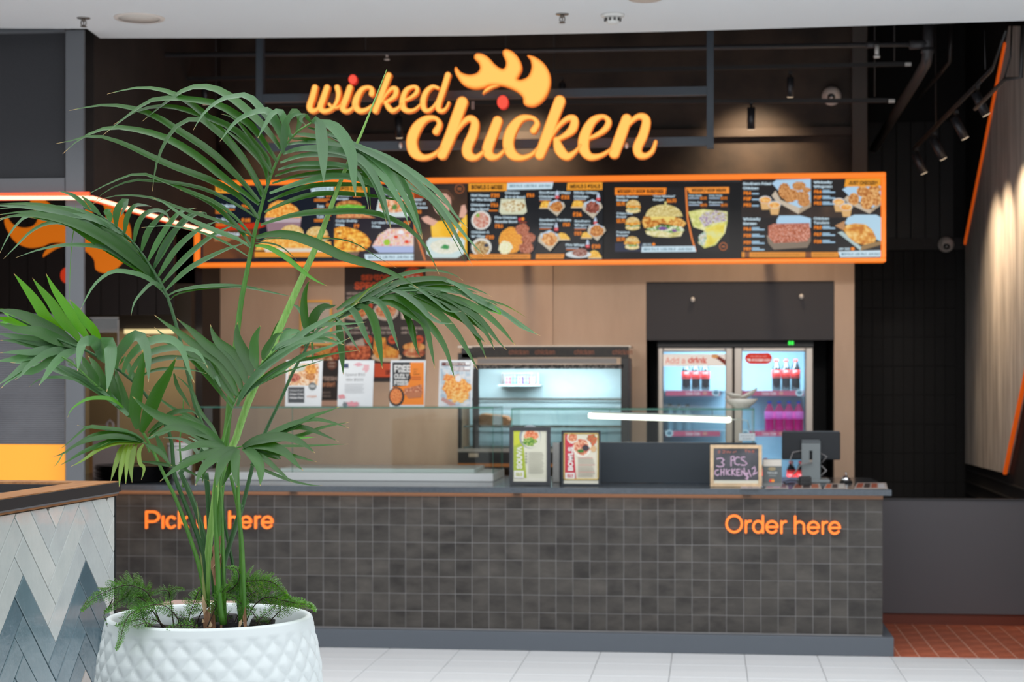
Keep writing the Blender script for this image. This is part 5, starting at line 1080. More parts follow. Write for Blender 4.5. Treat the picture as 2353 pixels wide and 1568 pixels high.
g.e(795, 560, 140, 50, (205, 190, 175)); g.e(800, 530, 110, 60, ((190, 85, 40), (225, 130, 60), (240, 180, 110), 40), .1); g.e(1105, 520, 130, 95, (214, 205, 196)); g.e(1105, 515, 105, 74, ((190, 90, 50), (225, 140, 90), (240, 195, 150), 40), .05); g.poly([(1250, 450), (1500, 450), (1490, 600), (1265, 600)], (214, 205, 196)); g.e(1375, 520, 105, 60, ((190, 95, 60), (225, 140, 95), (240, 190, 150), 40))
g.poly([(690, 860), (870, 795), (890, 870), (700, 900)], (200, 190, 180)); g.poly([(690, 870), (945, 875), (945, 990), (920, 1015), (710, 1015), (690, 980)], ((150, 60, 25), (210, 95, 45), (235, 130, 80), 45)); g.e(1110, 990, 155, 50, (222, 200, 170)); g.poly([(985, 785), (1100, 790), (1110, 860), (1240, 930), (1230, 1000), (1010, 1000), (970, 940)], ((215, 120, 25), (240, 160, 45), (250, 190, 80), 30)); g.e(1395, 885, 115, 45, ((210, 120, 40), (238, 160, 70), (245, 190, 110), 25)); g.e(1395, 945, 115, 50, ((150, 70, 40), (215, 120, 70), (240, 200, 150), 25))
g.r(985, 1055, 1511, 1195, (226, 88, 44)); g.t('$7', 1100, 1115, 1150, 1180, (130, 48, 30), .03); g.done('print', p)
p = empty('framed_certificate', W(725, 795, YPW), 'certificate in a bright gold frame on the beige wall behind the palm', 'framed certificate')
b = MB(); q = pxr(688, 690, 763, 795, YPW - .01); f = .018; 
for z in ((q[0], q[0] + f, q[2], q[3]), (q[1] - f, q[1], q[2], q[3]), (q[0] + f, q[1] - f, q[3] - f, q[3]), (q[0] + f, q[1] - f, q[2], q[2] + f)): b.box(z[0], z[1], YPW - .01, YPW + .004, z[2], z[3])
link('frame', b, mat('gold_frame', (238, 180, 80), .35, .2), p, bevel=.002)
pbx('paper', 693, 695, 758, 790, YPW - .004, YPW + .004, ink((208, 200, 188)), p); g = Print(YPW - .0045, 693, 695, 1); g.t('Certificate', 14, 10, 50, 17, (170, 150, 130)); lines(g, 12, 24, 4, 40, (180, 168, 155), 6, 1.2); g.done('print', p)
p = empty('fresh_poster', W(717, 930, YPW), 'black order poster with dish photos reading FRESH order, behind the glass', 'poster')
pbx('sheet', 690, 795, 780, 921, YPW - .002, YPW + .002, ink((42, 36, 36)), p)
g = Print(YPW - .0025, 640, 600, 4.479); g.poly([(225, 890), (630, 870), (620, 1020), (440, 1020), (225, 1020)], ((60, 30, 20), (215, 120, 60), (240, 210, 170), 30)); g.e(470, 940, 70, 50, FRY, .1); g.e(580, 950, 50, 70, ((150, 50, 20), (205, 85, 40), (225, 120, 70), 40)); g.e(550, 1070, 52, 50, (120, 70, 50)); g.t('OPEN\nNOW', 520, 1040, 582, 1098, (210, 190, 175), .02)
g.t('FRESH', 442, 1190, 600, 1232, (200, 178, 165), .03); g.t('order!', 440, 1245, 580, 1295, (215, 150, 110), .02); g.t('UBER EATS\nDOORDASH', 432, 1345, 538, 1402, (150, 135, 128), .02); g.done('print', p)
pbx('rail', 735, 921, 780, 936, YPW - .01, YPW + .002, mat('pink_rail', (205, 168, 148), .5), p)
# ================================================================ CEILING SERVICES
def pipe(name, pts, r, m, label, cat, group=None):
    b = MB(); b.tube(pts, r, 12); return tag(link(name, b, m), label, cat, group)
M_pipe = mat('dark_grey_pipe', (64, 62, 64), .45); M_pd = mat('near_black_pipe', (40, 37, 37), .5)
YP1 = 11.4
pipe('service_pipe', [W(45, 129, YP1), W(900, 122, YP1), W(2115, 101, YP1)], .016, M_pipe, 'grey horizontal pipe running the whole width high above the sign', 'pipe')
b = MB(); b.tube([W(2134, 50, YP1), W(2131, 128, YP1), W(2128, 145, YP1 + .15), W(2108, 180, YP1 + .6), W(2008, 342, YP1 + 3.0)], .034, 14); b.tube([W(2131, 112, YP1), W(2131, 122, YP1)], .04, 14); b.tube([W(2090, 103, YP1), W(2134, 101, YP1)], .03, 12); b.tube([W(1990, 103, YP1), W(2020, 102.5, YP1)], .022, 12)
tag(link('elbow_pipe', b, M_pipe), 'thick grey pipe that drops and bends away to the back at upper right', 'pipe')
pipe('thin_pipe', [W(2187, 55, 12.2), W(2182, 142, 12.2), W(2155, 175, 12.8), W(2110, 225, 13.6)], .013, M_pd, 'thin black pipe bending back, right of the thick elbow pipe', 'pipe')
b = MB(); b.box(0, 1, 0, .03, 0, .03)
def track(x0, y0, x1, y1, Y, label, r=.013):
    p, q = W(x0, y0, Y), W(x1, y1, Y); o = bar(p, q, r, M_pd, 'light_track', None); b = MB(); return tag(o, label, 'light track')
t1 = track(385, 183, 2095, 147, 11.9, 'upper black light track crossing behind the sign')
t2 = track(640, 240, 2050, 231, 12.1, 'lower black light track crossing behind the sign')
for (x, y, Y, l, t) in ((2087, 147.5, 11.88, 'small white end cap of the upper track', t1), (2049, 232, 12.08, 'small white end cap of the lower track', t2)):
    b = MB(); pb(b, x - 7, y - 3.5, x + 7, y + 3.5, Y - .004, Y + .02); tag(link('end_cap', b, mat('white_cap', (215, 210, 205), .5), None), l, 'cap')
def spotlight(px, py, Y, tilt, label, s=1.0, ang=0, par=None):
    p = W(px, py, Y); e = empty('track_spotlight', p, label, 'spotlight', 'black track spotlights')
    b = MB(); b.box(p.x - .012, p.x + .012, p.y - .03, p.y + .03, p.z - .0, p.z + .02); b.tube([p, p + Vector((0, 0, -.045 * s))], .007, 8); link('mount', b, M_pd, e)
    c = p + Vector((0, 0, -.05 * s)); d = Vector((math.sin(ang) * math.cos(tilt), math.sin(tilt), -math.cos(tilt) * math.cos(ang))).normalized()
    b = MB(); b.tube([c - d * .03 * s, c + d * .13 * s], .029 * s, 16); link('barrel', b, mat('spot_black', (52, 52, 56), .35, .4), e)
    b = MB(); b.tube([c + d * .1301 * s, c + d * .134 * s], .025 * s, 16); link('lens', b, glow((255, 225, 190), 1.2), e)
    return c + d * .15 * s
TT = Vector
YSp = 11.9
for px, py, nm in ((1816, 172, 'rightmost'), (1292, 185, 'middle'), (470, 190, 'leftmost')):
    spotlight(px, py, YSp, .25, 'black spotlight on the upper track, %s of three' % nm, .8)
for px, py, nm in ((1726, 241, 'right'), (916, 262, 'left')): spotlight(px, py, 12.1, .25, 'black spotlight on the lower track, %s of two' % nm, .9)
for px, pw_ in ((690, 60), (1190, 100), (1730, 115)):
    tgt = W(px, 408, YB); spot('wall_spot', (tgt.x, 12.78, 3.72), (tgt.x, YB, 2.98), pw_ * .75, WARM, 92, 1.0, .05)
# right hand track with spots washing the concrete panel
p0, p1 = W(2282, 160, 10.9), W(2100, 345, 12.9)
b = MB()
for dz in (0, .018): b.tube([p0 + Vector((0, 0, dz)), p1 + Vector((0, 0, dz))], .008, 6)
tag(link('light_track', b, M_pd), 'sloping black track running back beside the concrete wall', 'light track')
SP = ((2245, 205, 11.25, .5), (2197, 262, 11.8, .5), (2148, 312, 12.4, .5), (2106, 346, 12.85, .45))
for k, (px, py, Y, a_) in enumerate(SP):
    c = spotlight(px, py, Y, .15, 'black spotlight on the sloping right track, %s from the viewer' % ('nearest', 'second', 'third', 'farthest')[k], .95, a_)
    spot('panel_spot', tuple(c + Vector((0, 0, -.02))), (XP, c.y + .2, c.z - .62), 60, WARM, 80, 1.0)
# loose cables at the right
pipe('loose_cable', [W(2262, 70, 11), W(2264, 160, 11)], .003, M_pipe, 'thin vertical drop wire by the sloping track', 'wire')
b = MB(); b.tube([W(2350, 60, 10.2), W(2346, 178, 10.2), W(2310, 182, 10.3), W(2240, 250, 11)], .012, 8); b.tube([W(2325, 60, 10.3), W(2322, 130, 10.3), W(2308, 180, 10.35)], .005, 6); b.tube([W(2312, 70, 10.4), W(2280, 160, 10.8), W(2255, 185, 11)], .009, 6)
tag(link('cable_bundle', b, M_pd), 'black cable conduit bending beside the top of the concrete panel', 'cable')
# drop rods
for k, (x, y0, y1, Y) in enumerate(((388, 88, 170, 12), (496, 88, 240, 12), (1162, 84, 120, 11.5), (1273, 84, 210, 12), (2010, 130, 222, 12), (2055, 60, 140, 11.5), (2150, 180, 290, 13), (840, 88, 120, 11.4))):
    b = MB(); _p = W(x, y1, Y); b.tube([(_p.x, _p.y, 4.7), _p], .0045, 6)
    tag(link('drop_rod', b, M_pd), ['thin hanging rod %s' % s for s in ('above the far left of the upper track', 'left of the sign frame', 'above the comb tip', 'right of the comb', 'under the pipe end at right', 'beside the elbow pipe top', 'behind the thick elbow pipe', 'above the k of wicked')][k], 'rod')
# cameras
def dome(px, py, r, label, Yw):
    c = W(px, py, Yw); e = empty('security_camera', c, label, 'camera')
    b = MB(); b.lathe([(0, -r), (r * .5, -r * .87), (r * .87, -r * .5), (r, 0), (r * .87, r * .5), (r * .5, r * .87), (0, r)], c, 24); link('ball', b, mat('camera_white', (224, 214, 206), .4), e)
    b = MB(); b.lathe([(0, 0), (r * 1.12, .0), (r * 1.12, r * .35), (0, r * .35)], (0, 0, 0), 28); b.v = [(c.x + x, c.y + r * 1.15 - z, c.z + y) for x, y, z in b.v]; link('wall_ring', b, mat('camera_white', (224, 214, 206)), e)
    b = MB(); b.lathe([(0, 0), (r * .48, 0), (r * .42, r * .1), (0, r * .12)], (0, 0, 0), 20)
    R = Vector((-.15, -.8, -.42)).normalized(); q = Vector((0, 0, 1)).rotation_difference(R); b.v = [tuple(q @ Vector(v) + c + R * r * .86) for v in b.v]; link('lens', b, mat('lens_black', (12, 12, 14), .1), e)
dome(1912, 218, .062, 'white ball security camera high on the wall above the menu board', YB - .09)
dome(2176, 561, .056, 'white ball security camera on the beam right of the menu board', YD - .1)
# sprinklers on mall ceiling and in the shop
def sprinkler(px, py, label, up=CZ):
    c = WZ(px, py, up); e = empty('sprinkler', c, label, 'sprinkler')
    b = MB(); b.lathe([(0, -.004), (.034, -.004), (.036, 0), (0, 0)], c, 20); link('rose', b, mat('sprinkler_rose', (150, 146, 142), .35, .6), e)
    b = MB(); b.tube([c, c + Vector((0, 0, -.018))], .011, 10); b.tube([c + Vector((-.012, 0, -.016)), c + Vector((-.014, 0, -.034)), c + Vector((0, 0, -.046))], .003, 6); b.tube([c + Vector((.012, 0, -.016)), c + Vector((.014, 0, -.034)), c + Vector((0, 0, -.046))], .003, 6); b.tube([c + Vector((0, 0, -.016)), c + Vector((0, 0, -.044))], .003, 6)
    b.lathe([(0, -.048), (.017, -.048), (.017, -.045), (0, -.045)], c, 16); link('head', b, mat('sprinkler_brass', (110, 100, 92), .35, .8), e)
sprinkler(192, 41, 'small metal sprinkler under the white ceiling at far left')
sprinkler(1292, 32, 'small metal sprinkler under the white ceiling beside the smoke detector')
c = WZ(320, 41, CZ); e = empty('ceiling_speaker', c, 'round cream ceiling speaker flush in the white ceiling, left', 'speaker')
b = MB(); b.lathe([(.11, -.006), (.132, -.006), (.135, 0), (.11, 0)], c, 40, cap=False); link('rim', b, mat('speaker_cream', (226, 214, 204), .5), e)
b = MB(); b.lathe([(0, -.004), (.11, -.004), (.11, 0), (0, 0)], c, 40); link('grille', b, mat('speaker_grille', (232, 222, 212), .6, var=.15, scale=200), e)
c = WZ(1408, 33, CZ); e = empty('smoke_detector', c, 'white round smoke detector under the white ceiling', 'smoke detector')
b = MB(); b.lathe([(0, -.014), (.058, -.014), (.062, -.008), (.062, 0), (0, 0)], c, 32); link('base', b, mat('detector_white', (222, 220, 216), .4), e)
b = MB(); b.lathe([(0, -.052), (.022, -.052), (.036, -.044), (.042, -.014), (0, -.014)], c, 32); link('chamber', b, mat('detector_white', (222, 220, 216)), e)
for k in range(10):
    a = 2 * PI * k / 10; b = MB(); x, y = c.x + .0405 * math.cos(a), c.y + .0405 * math.sin(a); b.box(x - .005, x + .005, y - .005, y + .005, c.z - .038, c.z - .022)
    link('vent_slot', b, mat('slot_dark', (70, 68, 66), .6), e)
c = WZ(1483, -4, CZ); b = MB(); b.lathe([(0, -.004), (.07, -.004), (.085, -.006), (.088, 0), (0, 0)], c, 32); tag(link('downlight', b, mat('downlight_beige', (196, 180, 168), .5)), 'recessed round downlight at the top edge, right of centre', 'downlight')
b = MB(); c = W(889, 135, YP1); b.tube([c + Vector((0, 0, .04)), c + Vector((0, 0, .01))], .01, 8); b.lathe([(0, -.012), (.018, -.01), (.018, 0), (0, 0)], c, 16, mat('white_cap', (215, 210, 205))); b.mats = b.mats; 
tag(link('pipe_sprinkler', b, None), 'small white tipped sprinkler hanging from the pipe above the k', 'sprinkler')
b = MB(); c = W(2015, 122, 11.35); b.tube([c + Vector((0, 0, .05)), c + Vector((0, 0, -.02))], .014, 8); b.lathe([(0, -.032), (.02, -.03), (.02, -.015), (0, -.015)], c, 16, mat('white_cap', (215, 210, 205)))
tag(link('pipe_sprinkler', b, None), 'white tipped sprinkler under the pipe at upper right', 'sprinkler')

# ================================================================ TILED PLANTER BAR (foreground left)
far = WD(265, 1108, 6.3); zt = far.z; near_l = WD(0, 1147.8, 5.39)
P0 = Vector((far.x, far.y, 0)); dv = Vector((near_l.x - far.x, near_l.y - far.y, 0)).normalized(); nv = Vector((-dv.y, dv.x, 0))
if nv.x < 0: nv = -nv
LN = 3.0   # length towards and past the viewer's left
bar_ = empty('tiled_planter_bar', P0 + dv * .6, 'herringbone tiled planter bar with a wooden rim at far left', 'planter')
def S(s, z, o=0.0): return P0 + dv * s + nv * o + Vector((0, 0, z))
TH_ = .75  # bar width away from us
zf = WD(262, 1139, 6.3).z; zfa = WD(265, 1130, 6.3).z
def sbox(name, s0, s1, o0, o1, z0, z1, m, bevel=0, par=None):
    b = MB(); b.prism([S(s0, z0, o0), S(s1, z0, o0), S(s1, z0, o1), S(s0, z0, o1)], (0, 0, z1 - z0)); return link(name, b, m, par or bar_, bevel)
sbox('carcass', .002, LN, -TH_, -.012, 0, zf - .002, mat('black_edge_trim', (24, 26, 27), .5))
sbox('corner_trim', -.004, .004, -.02, .002, 0, zf, mat('black_edge_trim', (24, 26, 27)))
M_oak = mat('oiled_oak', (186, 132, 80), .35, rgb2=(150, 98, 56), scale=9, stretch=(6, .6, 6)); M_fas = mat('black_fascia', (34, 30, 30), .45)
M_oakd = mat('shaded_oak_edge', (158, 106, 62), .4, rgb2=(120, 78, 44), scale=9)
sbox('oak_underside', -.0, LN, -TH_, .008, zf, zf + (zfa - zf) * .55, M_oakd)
sbox('alloy_trim', -.004, LN, -TH_, .012, zf + (zfa - zf) * .55, zfa, mat('thin_alloy_trim', (170, 176, 182), .3, .7))
for nm, q in (('fascia', (-.012, LN, .002, .018)), ('fascia', (-.012, .012, -TH_, .002)), ('fascia', (.012, LN, -TH_, -TH_ + .02))): sbox(nm, *q, zfa, zt, M_fas)
RW = .11
sbox('oak_rim', .0, LN, -RW, .012, zt - .004, zt + .003, M_oak); sbox('oak_rim', .0, RW, -TH_ + .02, -RW, zt - .004, zt + .003, M_oak); sbox('oak_rim', .0, LN, -TH_ + .02, -TH_ + .1, zt - .004, zt + .003, M_oak)
for q in ((RW, LN, -RW - .012, -RW), (RW, RW + .012, -TH_ + .1, -RW - .012), (RW, LN, -TH_ + .1, -TH_ + .112)): sbox('trough_wall', *q, zt - .14, zt - .004, M_fas)
sbox('trough_floor', RW, LN, -TH_ + .1, -RW, zt - .15, zt - .14, M_fas)
# herringbone tiles
def clip(poly, ax, lim, keep_less):
    out = []; n = len(poly)
    for i in range(n):
        a, b = poly[i], poly[(i + 1) % n]; ia = (a[ax] <= lim) == keep_less; ib = (b[ax] <= lim) == keep_less
        if ia: out.append(a)
        if ia != ib: t = (lim - a[ax]) / (b[ax] - a[ax]); out.append(tuple(a[k] + (b[k] - a[k]) * t for k in (0, 1)))
    return out
w_ = .1; nL = 4; c45 = math.cos(PI / 4)
whites = [mat('white_glazed_tile_%s' % n, c, .14, rgb2=c2, scale=5, bump=.5, coat=.5) for n, c, c2 in (('a', (206, 210, 206), (190, 196, 194)), ('b', (214, 216, 212), (198, 202, 198)), ('c', (198, 204, 202), (184, 190, 190)))]
blues = [mat('blue_grey_glazed_tile_%s' % n, c, .14, rgb2=c2, scale=5, bump=.5, coat=.5) for n, c, c2 in (('a', (104, 128, 138), (88, 112, 122)), ('b', (88, 110, 120), (74, 96, 106)), ('c', (118, 140, 148), (100, 124, 132)))]
warm_t = mat('warm_grey_glazed_tile', (176, 168, 160), .14, rgb2=(160, 152, 146), scale=5, bump=.25, coat=.4)
# anchor: tile junction at photo px (38,1184) on the face
def face_sz(px, py):
    r = ray(px, py); t = (P0 - EYE).dot(nv) / r.dot(nv); q = EYE + r * t; return (q - P0).dot(dv), q.z
_a = face_sz(54.9, 1322.2); _b = face_sz(198.6, 1286.7)
w_ = abs(_a[0] - _b[0]) / 8 / c45; as_ = _a[0] + 4 * c45 * w_; az = (_a[1] + _b[1]) / 2 - 2 * c45 * w_
rt = random.Random(3)
for k in range(-3, 6):
    for m_ in range(-26, 18):
        for kind in (0, 1):
            ox, oy = m_ + nL * k, m_ - nL * k
            q = [(ox, oy), (ox + nL, oy), (ox + nL, oy + 1), (ox, oy + 1)] if kind == 0 else [(ox + nL, oy + 1 - nL), (ox + nL + 1, oy + 1 - nL), (ox + nL + 1, oy + 1), (ox + nL, oy + 1)]
            gp = .02
            cx_, cy_ = sum(p[0] for p in q) / 4, sum(p[1] for p in q) / 4
            q = [(p[0] - math.copysign(gp, p[0] - cx_), p[1] - math.copysign(gp, p[1] - cy_)) for p in q]
            # rotate 45: horizontal = (x-y), vertical = (x+y); to the right in the photo means s decreasing
            pl_ = [(as_ - (p[0] - p[1]) * c45 * w_, az + (p[0] + p[1]) * c45 * w_) for p in q]
            pl_ = clip(clip(clip(clip(pl_, 0, .006, False), 0, 1.75, True), 1, zf - .004, True), 1, .02, False) if pl_ else []
            if len(pl_) < 3: continue
            ar = abs(sum(pl_[i][0] * pl_[(i + 1) % len(pl_)][1] - pl_[(i + 1) % len(pl_)][0] * pl_[i][1] for i in range(len(pl_)))) / 2
            if ar < 1e-4: continue
            lvl = m_ + (0 if kind == 0 else 0)
            mm = rt.choice(whites) if lvl > -2 else (rt.choice(blues) if lvl > -5 else warm_t)
            b = MB(); b.prism([S(s_, z_, -.012) for s_, z_ in pl_], nv * .011)
            o = link('tile', b, mm, bar_); bv = o.modifiers.new('bevel', 'BEVEL'); bv.width = .002; bv.segments = 2
            o.location += nv * rt.uniform(-.0008, .0008)

# small table behind the pot
c = WZ(355, 1402, .75)
tb_ = empty('side_table', (c.x, c.y, 0), 'small pinkish brown table top behind the white planter pot', 'table')
bx('table_top', c.x - .04, c.x + .26, c.y - .28, c.y + .3, .72, .75, mat('table_laminate', (176, 148, 138), .45, rgb2=(164, 136, 126), scale=4), tb_, bevel=.004)
b = MB(); b.lathe([(0, 0), (.17, 0), (.17, .012), (.03, .03), (.03, .72), (0, .72)], (c.x + .11, c.y, 0), 24); link('pedestal', b, M_black, tb_)
g1 = WZ(282, 1409, .751); b = MB(); b.lathe([(0, 0), (.032, 0), (.036, .004), (.03, .006), (0, .003)], g1, 24); tag(link('coaster', b, mat('black_rubber', (18, 18, 20), .4)), 'round black dish on the small table beside the pot', 'dish')

# ================================================================ POTTED PALM
DP = 5.1
pc_ = WD(482, 1420, DP); PC = Vector((pc_.x, pc_.y, 0))
pot = empty('potted_palm', PC, 'tall kentia palm with ferns in a white quilted planter pot', 'potted plant')
R0 = 234 * DP / FPX * 1.0
rimz = 1.6 - (1452 - 872) * (DP - R0) / FPX
Rm = 262 * DP / FPX
# outer shell: profile (z, r)
def prof(z):
    P = [(0, .60), (.08, .72), (.3, .92), (.5, .99), (.62, 1.0), (.72, .995), (.8, .975), (.87, .93), (.92, .895)]
    P = [(a * rimz / .92, r * Rm) for a, r in P]
    for (z0, r0), (z1, r1) in zip(P, P[1:]):
        if z <= z1: t = (z - z0) / (z1 - z0); return r0 + (r1 - r0) * t
    return P[-1][1]
zsamp = np.linspace(0, rimz, 200); rs_ = np.array([prof(z) for z in zsamp])
for _ in range(6): rs_[1:-1] = (rs_[:-2] + rs_[1:-1] + rs_[2:]) / 3
ND = 28; NA = ND * 10; NZ = 170; hD = .068
vs = []; 
for i in range(NZ + 1):
    z = rimz * i / NZ; r = float(np.interp(z, zsamp, rs_))
    for j in range(NA):
        a = 2 * PI * j / NA; u = a / (2 * PI) * ND; v = z / hD
        p_ = (u + v) % 1.0; q_ = (u - v) % 1.0
        e_ = min(abs(p_ - .5), abs(q_ - .5)) * 2           # 0 centre line .. 
        d1 = 1 - abs(p_ - .5) * 2; d2 = 1 - abs(q_ - .5) * 2   # 0 at joints, 1 mid-cell
        h = min(d1, d2); h = min(1, h * 1.15); h = 1 - (1 - h) ** 2.0
        fade = min(1, max(0, (rimz - .022 - z) / .012))
        vs.append((PC.x + (r + .0095 * (h - 1) * fade) * math.cos(a), PC.y + (r + .0095 * (h - 1) * fade) * math.sin(a), z))
fs = [(i * NA + j, i * NA + (j + 1) % NA, (i + 1) * NA + (j + 1) % NA, (i + 1) * NA + j) for i in range(NZ) for j in range(NA)]
b = MB(); M_pot = mat('matt_white_fibreglass', (214, 221, 222), .42)
b.add(vs, fs, None, True); link('planter_pot', b, M_pot, pot)
b = MB(); rt_ = float(rs_[-1])
b.lathe([(rt_ - .0005, rimz - .003), (rt_ - .004, rimz + .003), (rt_ - .012, rimz + .006), (rt_ - .02, rimz + .003), (rt_ - .024, rimz - .006), (rt_ - .03, rimz - .05), (rt_ - .02, rimz - .16)], PC, 96, cap=False); link('pot_rim', b, M_pot, pot)
# soil and bark chunks
SZ = rimz - .052
b = MB(); rr = rt_ - .03; vs = [(PC.x, PC.y, SZ + .01)]; NN = 40
for k in range(1, 7):
    for j in range(NN):
        a = 2 * PI * j / NN; r = rr * k / 6; vs.append((PC.x + r * math.cos(a), PC.y + r * math.sin(a), SZ + .008 * math.sin(j * 3.1 + k * 2.3) + .004 * math.cos(j * 1.7 * k)))
fs = [(0, 1 + j, 1 + (j + 1) % NN) for j in range(NN)] + [(1 + (k - 1) * NN + j, 1 + k * NN + j, 1 + k * NN + (j + 1) % NN, 1 + (k - 1) * NN + (j + 1) % NN) for k in range(1, 6) for j in range(NN)]
b.add(vs, fs, None, True); link('soil', b, mat('dark_soil', (46, 38, 32), .9, rgb2=(22, 18, 16), scale=60, bump=.6), pot)
M_bark = mat('charred_bark', (58, 54, 54), .7, rgb2=(28, 26, 26), scale=40, bump=.5)
rk = random.Random(5)
for k in range(16):
    a = rk.uniform(0, 2 * PI); r = rr * math.sqrt(rk.uniform(0, .8)); x, y = PC.x + r * math.cos(a), PC.y + r * math.sin(a)
    if k == 0: q = WD(536, 1436, DP - .03); x, y = q.x, q.y
    s = rk.uniform(.014, .028); b = MB()
    b.v = []; vs = [(x + s * 1.5 * rk.uniform(.6, 1) * dx, y + s * rk.uniform(.6, 1) * dy, SZ + .006 + s * .8 * rk.uniform(.6, 1) * (dz + 1)) for dx in (-1, 1) for dy in (-1, 1) for dz in (-1, 1)]
    b.add(vs, [(0, 1, 3, 2), (4, 6, 7, 5), (0, 4, 5, 1), (2, 3, 7, 6), (0, 2, 6, 4), (1, 5, 7, 3)]); link('bark_chip', b, M_bark, pot, bevel=.003)

# ---- leaf material
def leaf_mat(name, base, dark):
    m = bpy.data.materials.new(name); m.use_nodes = True; nt = m.node_tree; B = nt.nodes['Principled BSDF']; out = nt.nodes['Material Output']
    uv = nt.nodes.new('ShaderNodeUVMap'); sp = nt.nodes.new('ShaderNodeSeparateXYZ'); nt.links.new(uv.outputs[0], sp.inputs[0])
    wv = nt.nodes.new('ShaderNodeMath'); wv.operation = 'MULTIPLY'; wv.inputs[1].default_value = 70; nt.links.new(sp.outputs[0], wv.inputs[0])
    sn = nt.nodes.new('ShaderNodeMath'); sn.operation = 'SINE'; nt.links.new(wv.outputs[0], sn.inputs[0])
    mr = nt.nodes.new('ShaderNodeMapRange'); mr.inputs[1].default_value = -1; mr.inputs[2].default_value = 1; nt.links.new(sn.outputs[0], mr.inputs[0])
    mx = nt.nodes.new('ShaderNodeMix'); mx.data_type = 'RGBA'; mx.inputs[6].default_value = L3(dark); mx.inputs[7].default_value = L3(base); nt.links.new(mr.outputs[0], mx.inputs[0])
    cr = nt.nodes.new('ShaderNodeValToRGB'); cr.color_ramp.elements[0].position = .955; cr.color_ramp.elements[0].color = (0, 0, 0, 1); cr.color_ramp.elements[1].position = .985; nt.links.new(sp.outputs[1], cr.inputs[0])
    m2 = nt.nodes.new('ShaderNodeMix'); m2.data_type = 'RGBA'; m2.inputs[7].default_value = L3((176, 150, 96)); nt.links.new(mx.outputs[2], m2.inputs[6]); nt.links.new(cr.outputs[0], m2.inputs[0])
    oi = nt.nodes.new('ShaderNodeObjectInfo'); hs = nt.nodes.new('ShaderNodeHueSaturation'); rm = nt.nodes.new('ShaderNodeMapRange'); rm.inputs['To Min'].default_value = .8; rm.inputs['To Max'].default_value = 1.22
    nt.links.new(oi.outputs['Random'], rm.inputs[0]); nt.links.new(rm.outputs[0], hs.inputs['Value']); nt.links.new(m2.outputs[2], hs.inputs['Color'])
    nt.links.new(hs.outputs[0], B.inputs['Base Color']); B.inputs['Roughness'].default_value = .33; B.inputs['Specular IOR Level'].default_value = .6; B.inputs['Sheen Weight'].default_value = .0
    tr = nt.nodes.new('ShaderNodeBsdfTranslucent'); hs2 = nt.nodes.new('ShaderNodeHueSaturation'); hs2.inputs['Saturation'].default_value = 1.35; hs2.inputs['Value'].default_value = 1.7; hs2.inputs['Hue'].default_value = .47; nt.links.new(hs.outputs[0], hs2.inputs['Color']); nt.links.new(hs2.outputs[0], tr.inputs[0])
    ms = nt.nodes.new('ShaderNodeMixShader'); ms.inputs[0].default_value = .28; nt.links.new(B.outputs[0], ms.inputs[1]); nt.links.new(tr.outputs[0], ms.inputs[2]); nt.links.new(ms.outputs[0], out.inputs[0])
    bp = nt.nodes.new('ShaderNodeBump'); bp.inputs['Strength'].default_value = .05; bp.inputs['Distance'].default_value = .001; nt.links.new(sn.outputs[0], bp.inputs['Height']); nt.links.new(bp.outputs[0], B.inputs['Normal'])
    return m
M_leaf = leaf_mat('palm_leaf', (44, 92, 28), (38, 84, 23)); M_young = leaf_mat('young_palm_leaf', (78, 152, 26), (62, 134, 20)); M_sheen = leaf_mat('sky_sheen_palm_leaf', (78, 116, 76), (71, 109, 69)); M_yel = leaf_mat('yellowing_palm_leaf', (112, 138, 46), (90, 124, 40))  # grey-green copy has the sky sheen of upturned leaflets painted into its colour
M_stem = mat('palm_stem', (84, 134, 48), .4, rgb2=(62, 112, 36), scale=10, stretch=(8, 8, .6)); M_stemd = mat('dark_palm_stem', (46, 90, 40), .4, rgb2=(34, 76, 30), scale=10, stretch=(8, 8, .6)); M_spear = mat('pale_spear', (138, 178, 92), .5, rgb2=(104, 154, 62), scale=24, stretch=(10, 10, .5))
CR = {'A': (0, 0, 3.3357), 'B': (350, 150, 2.4122), 'C': (0, 600, 2.9413), 'D': (0, 420, 2.2396), 'E': (640, 600, 4.479), 'F': (0, 1080, 3.096), 'G': (0, 660, 5.227), 'H': (350, 700, 4.612), 'I': (180, 1220, 4.057), 'J': (760, 400, 4.356), 'P': (0, 0, 1)}
def pp(s):
    """'B 12,34 56,78' -> photo pixels"""
    t = s.split(); ox, oy, k = CR[t[0]]; return [(ox + float(a.split(',')[0]) / k, oy + float(a.split(',')[1]) / k) for a in t[1:]]
def catm(P, n):
    P = np.array(P, float); S_ = smooth(P, 8); d = np.r_[0, np.cumsum(np.hypot(*np.diff(S_[:, :2], axis=0).T))]; t = np.linspace(0, d[-1], n)
    return np.stack([np.interp(t, d, S_[:, k]) for k in range(S_.shape[1])], 1), d[-1]
rl_ = random.Random(11)
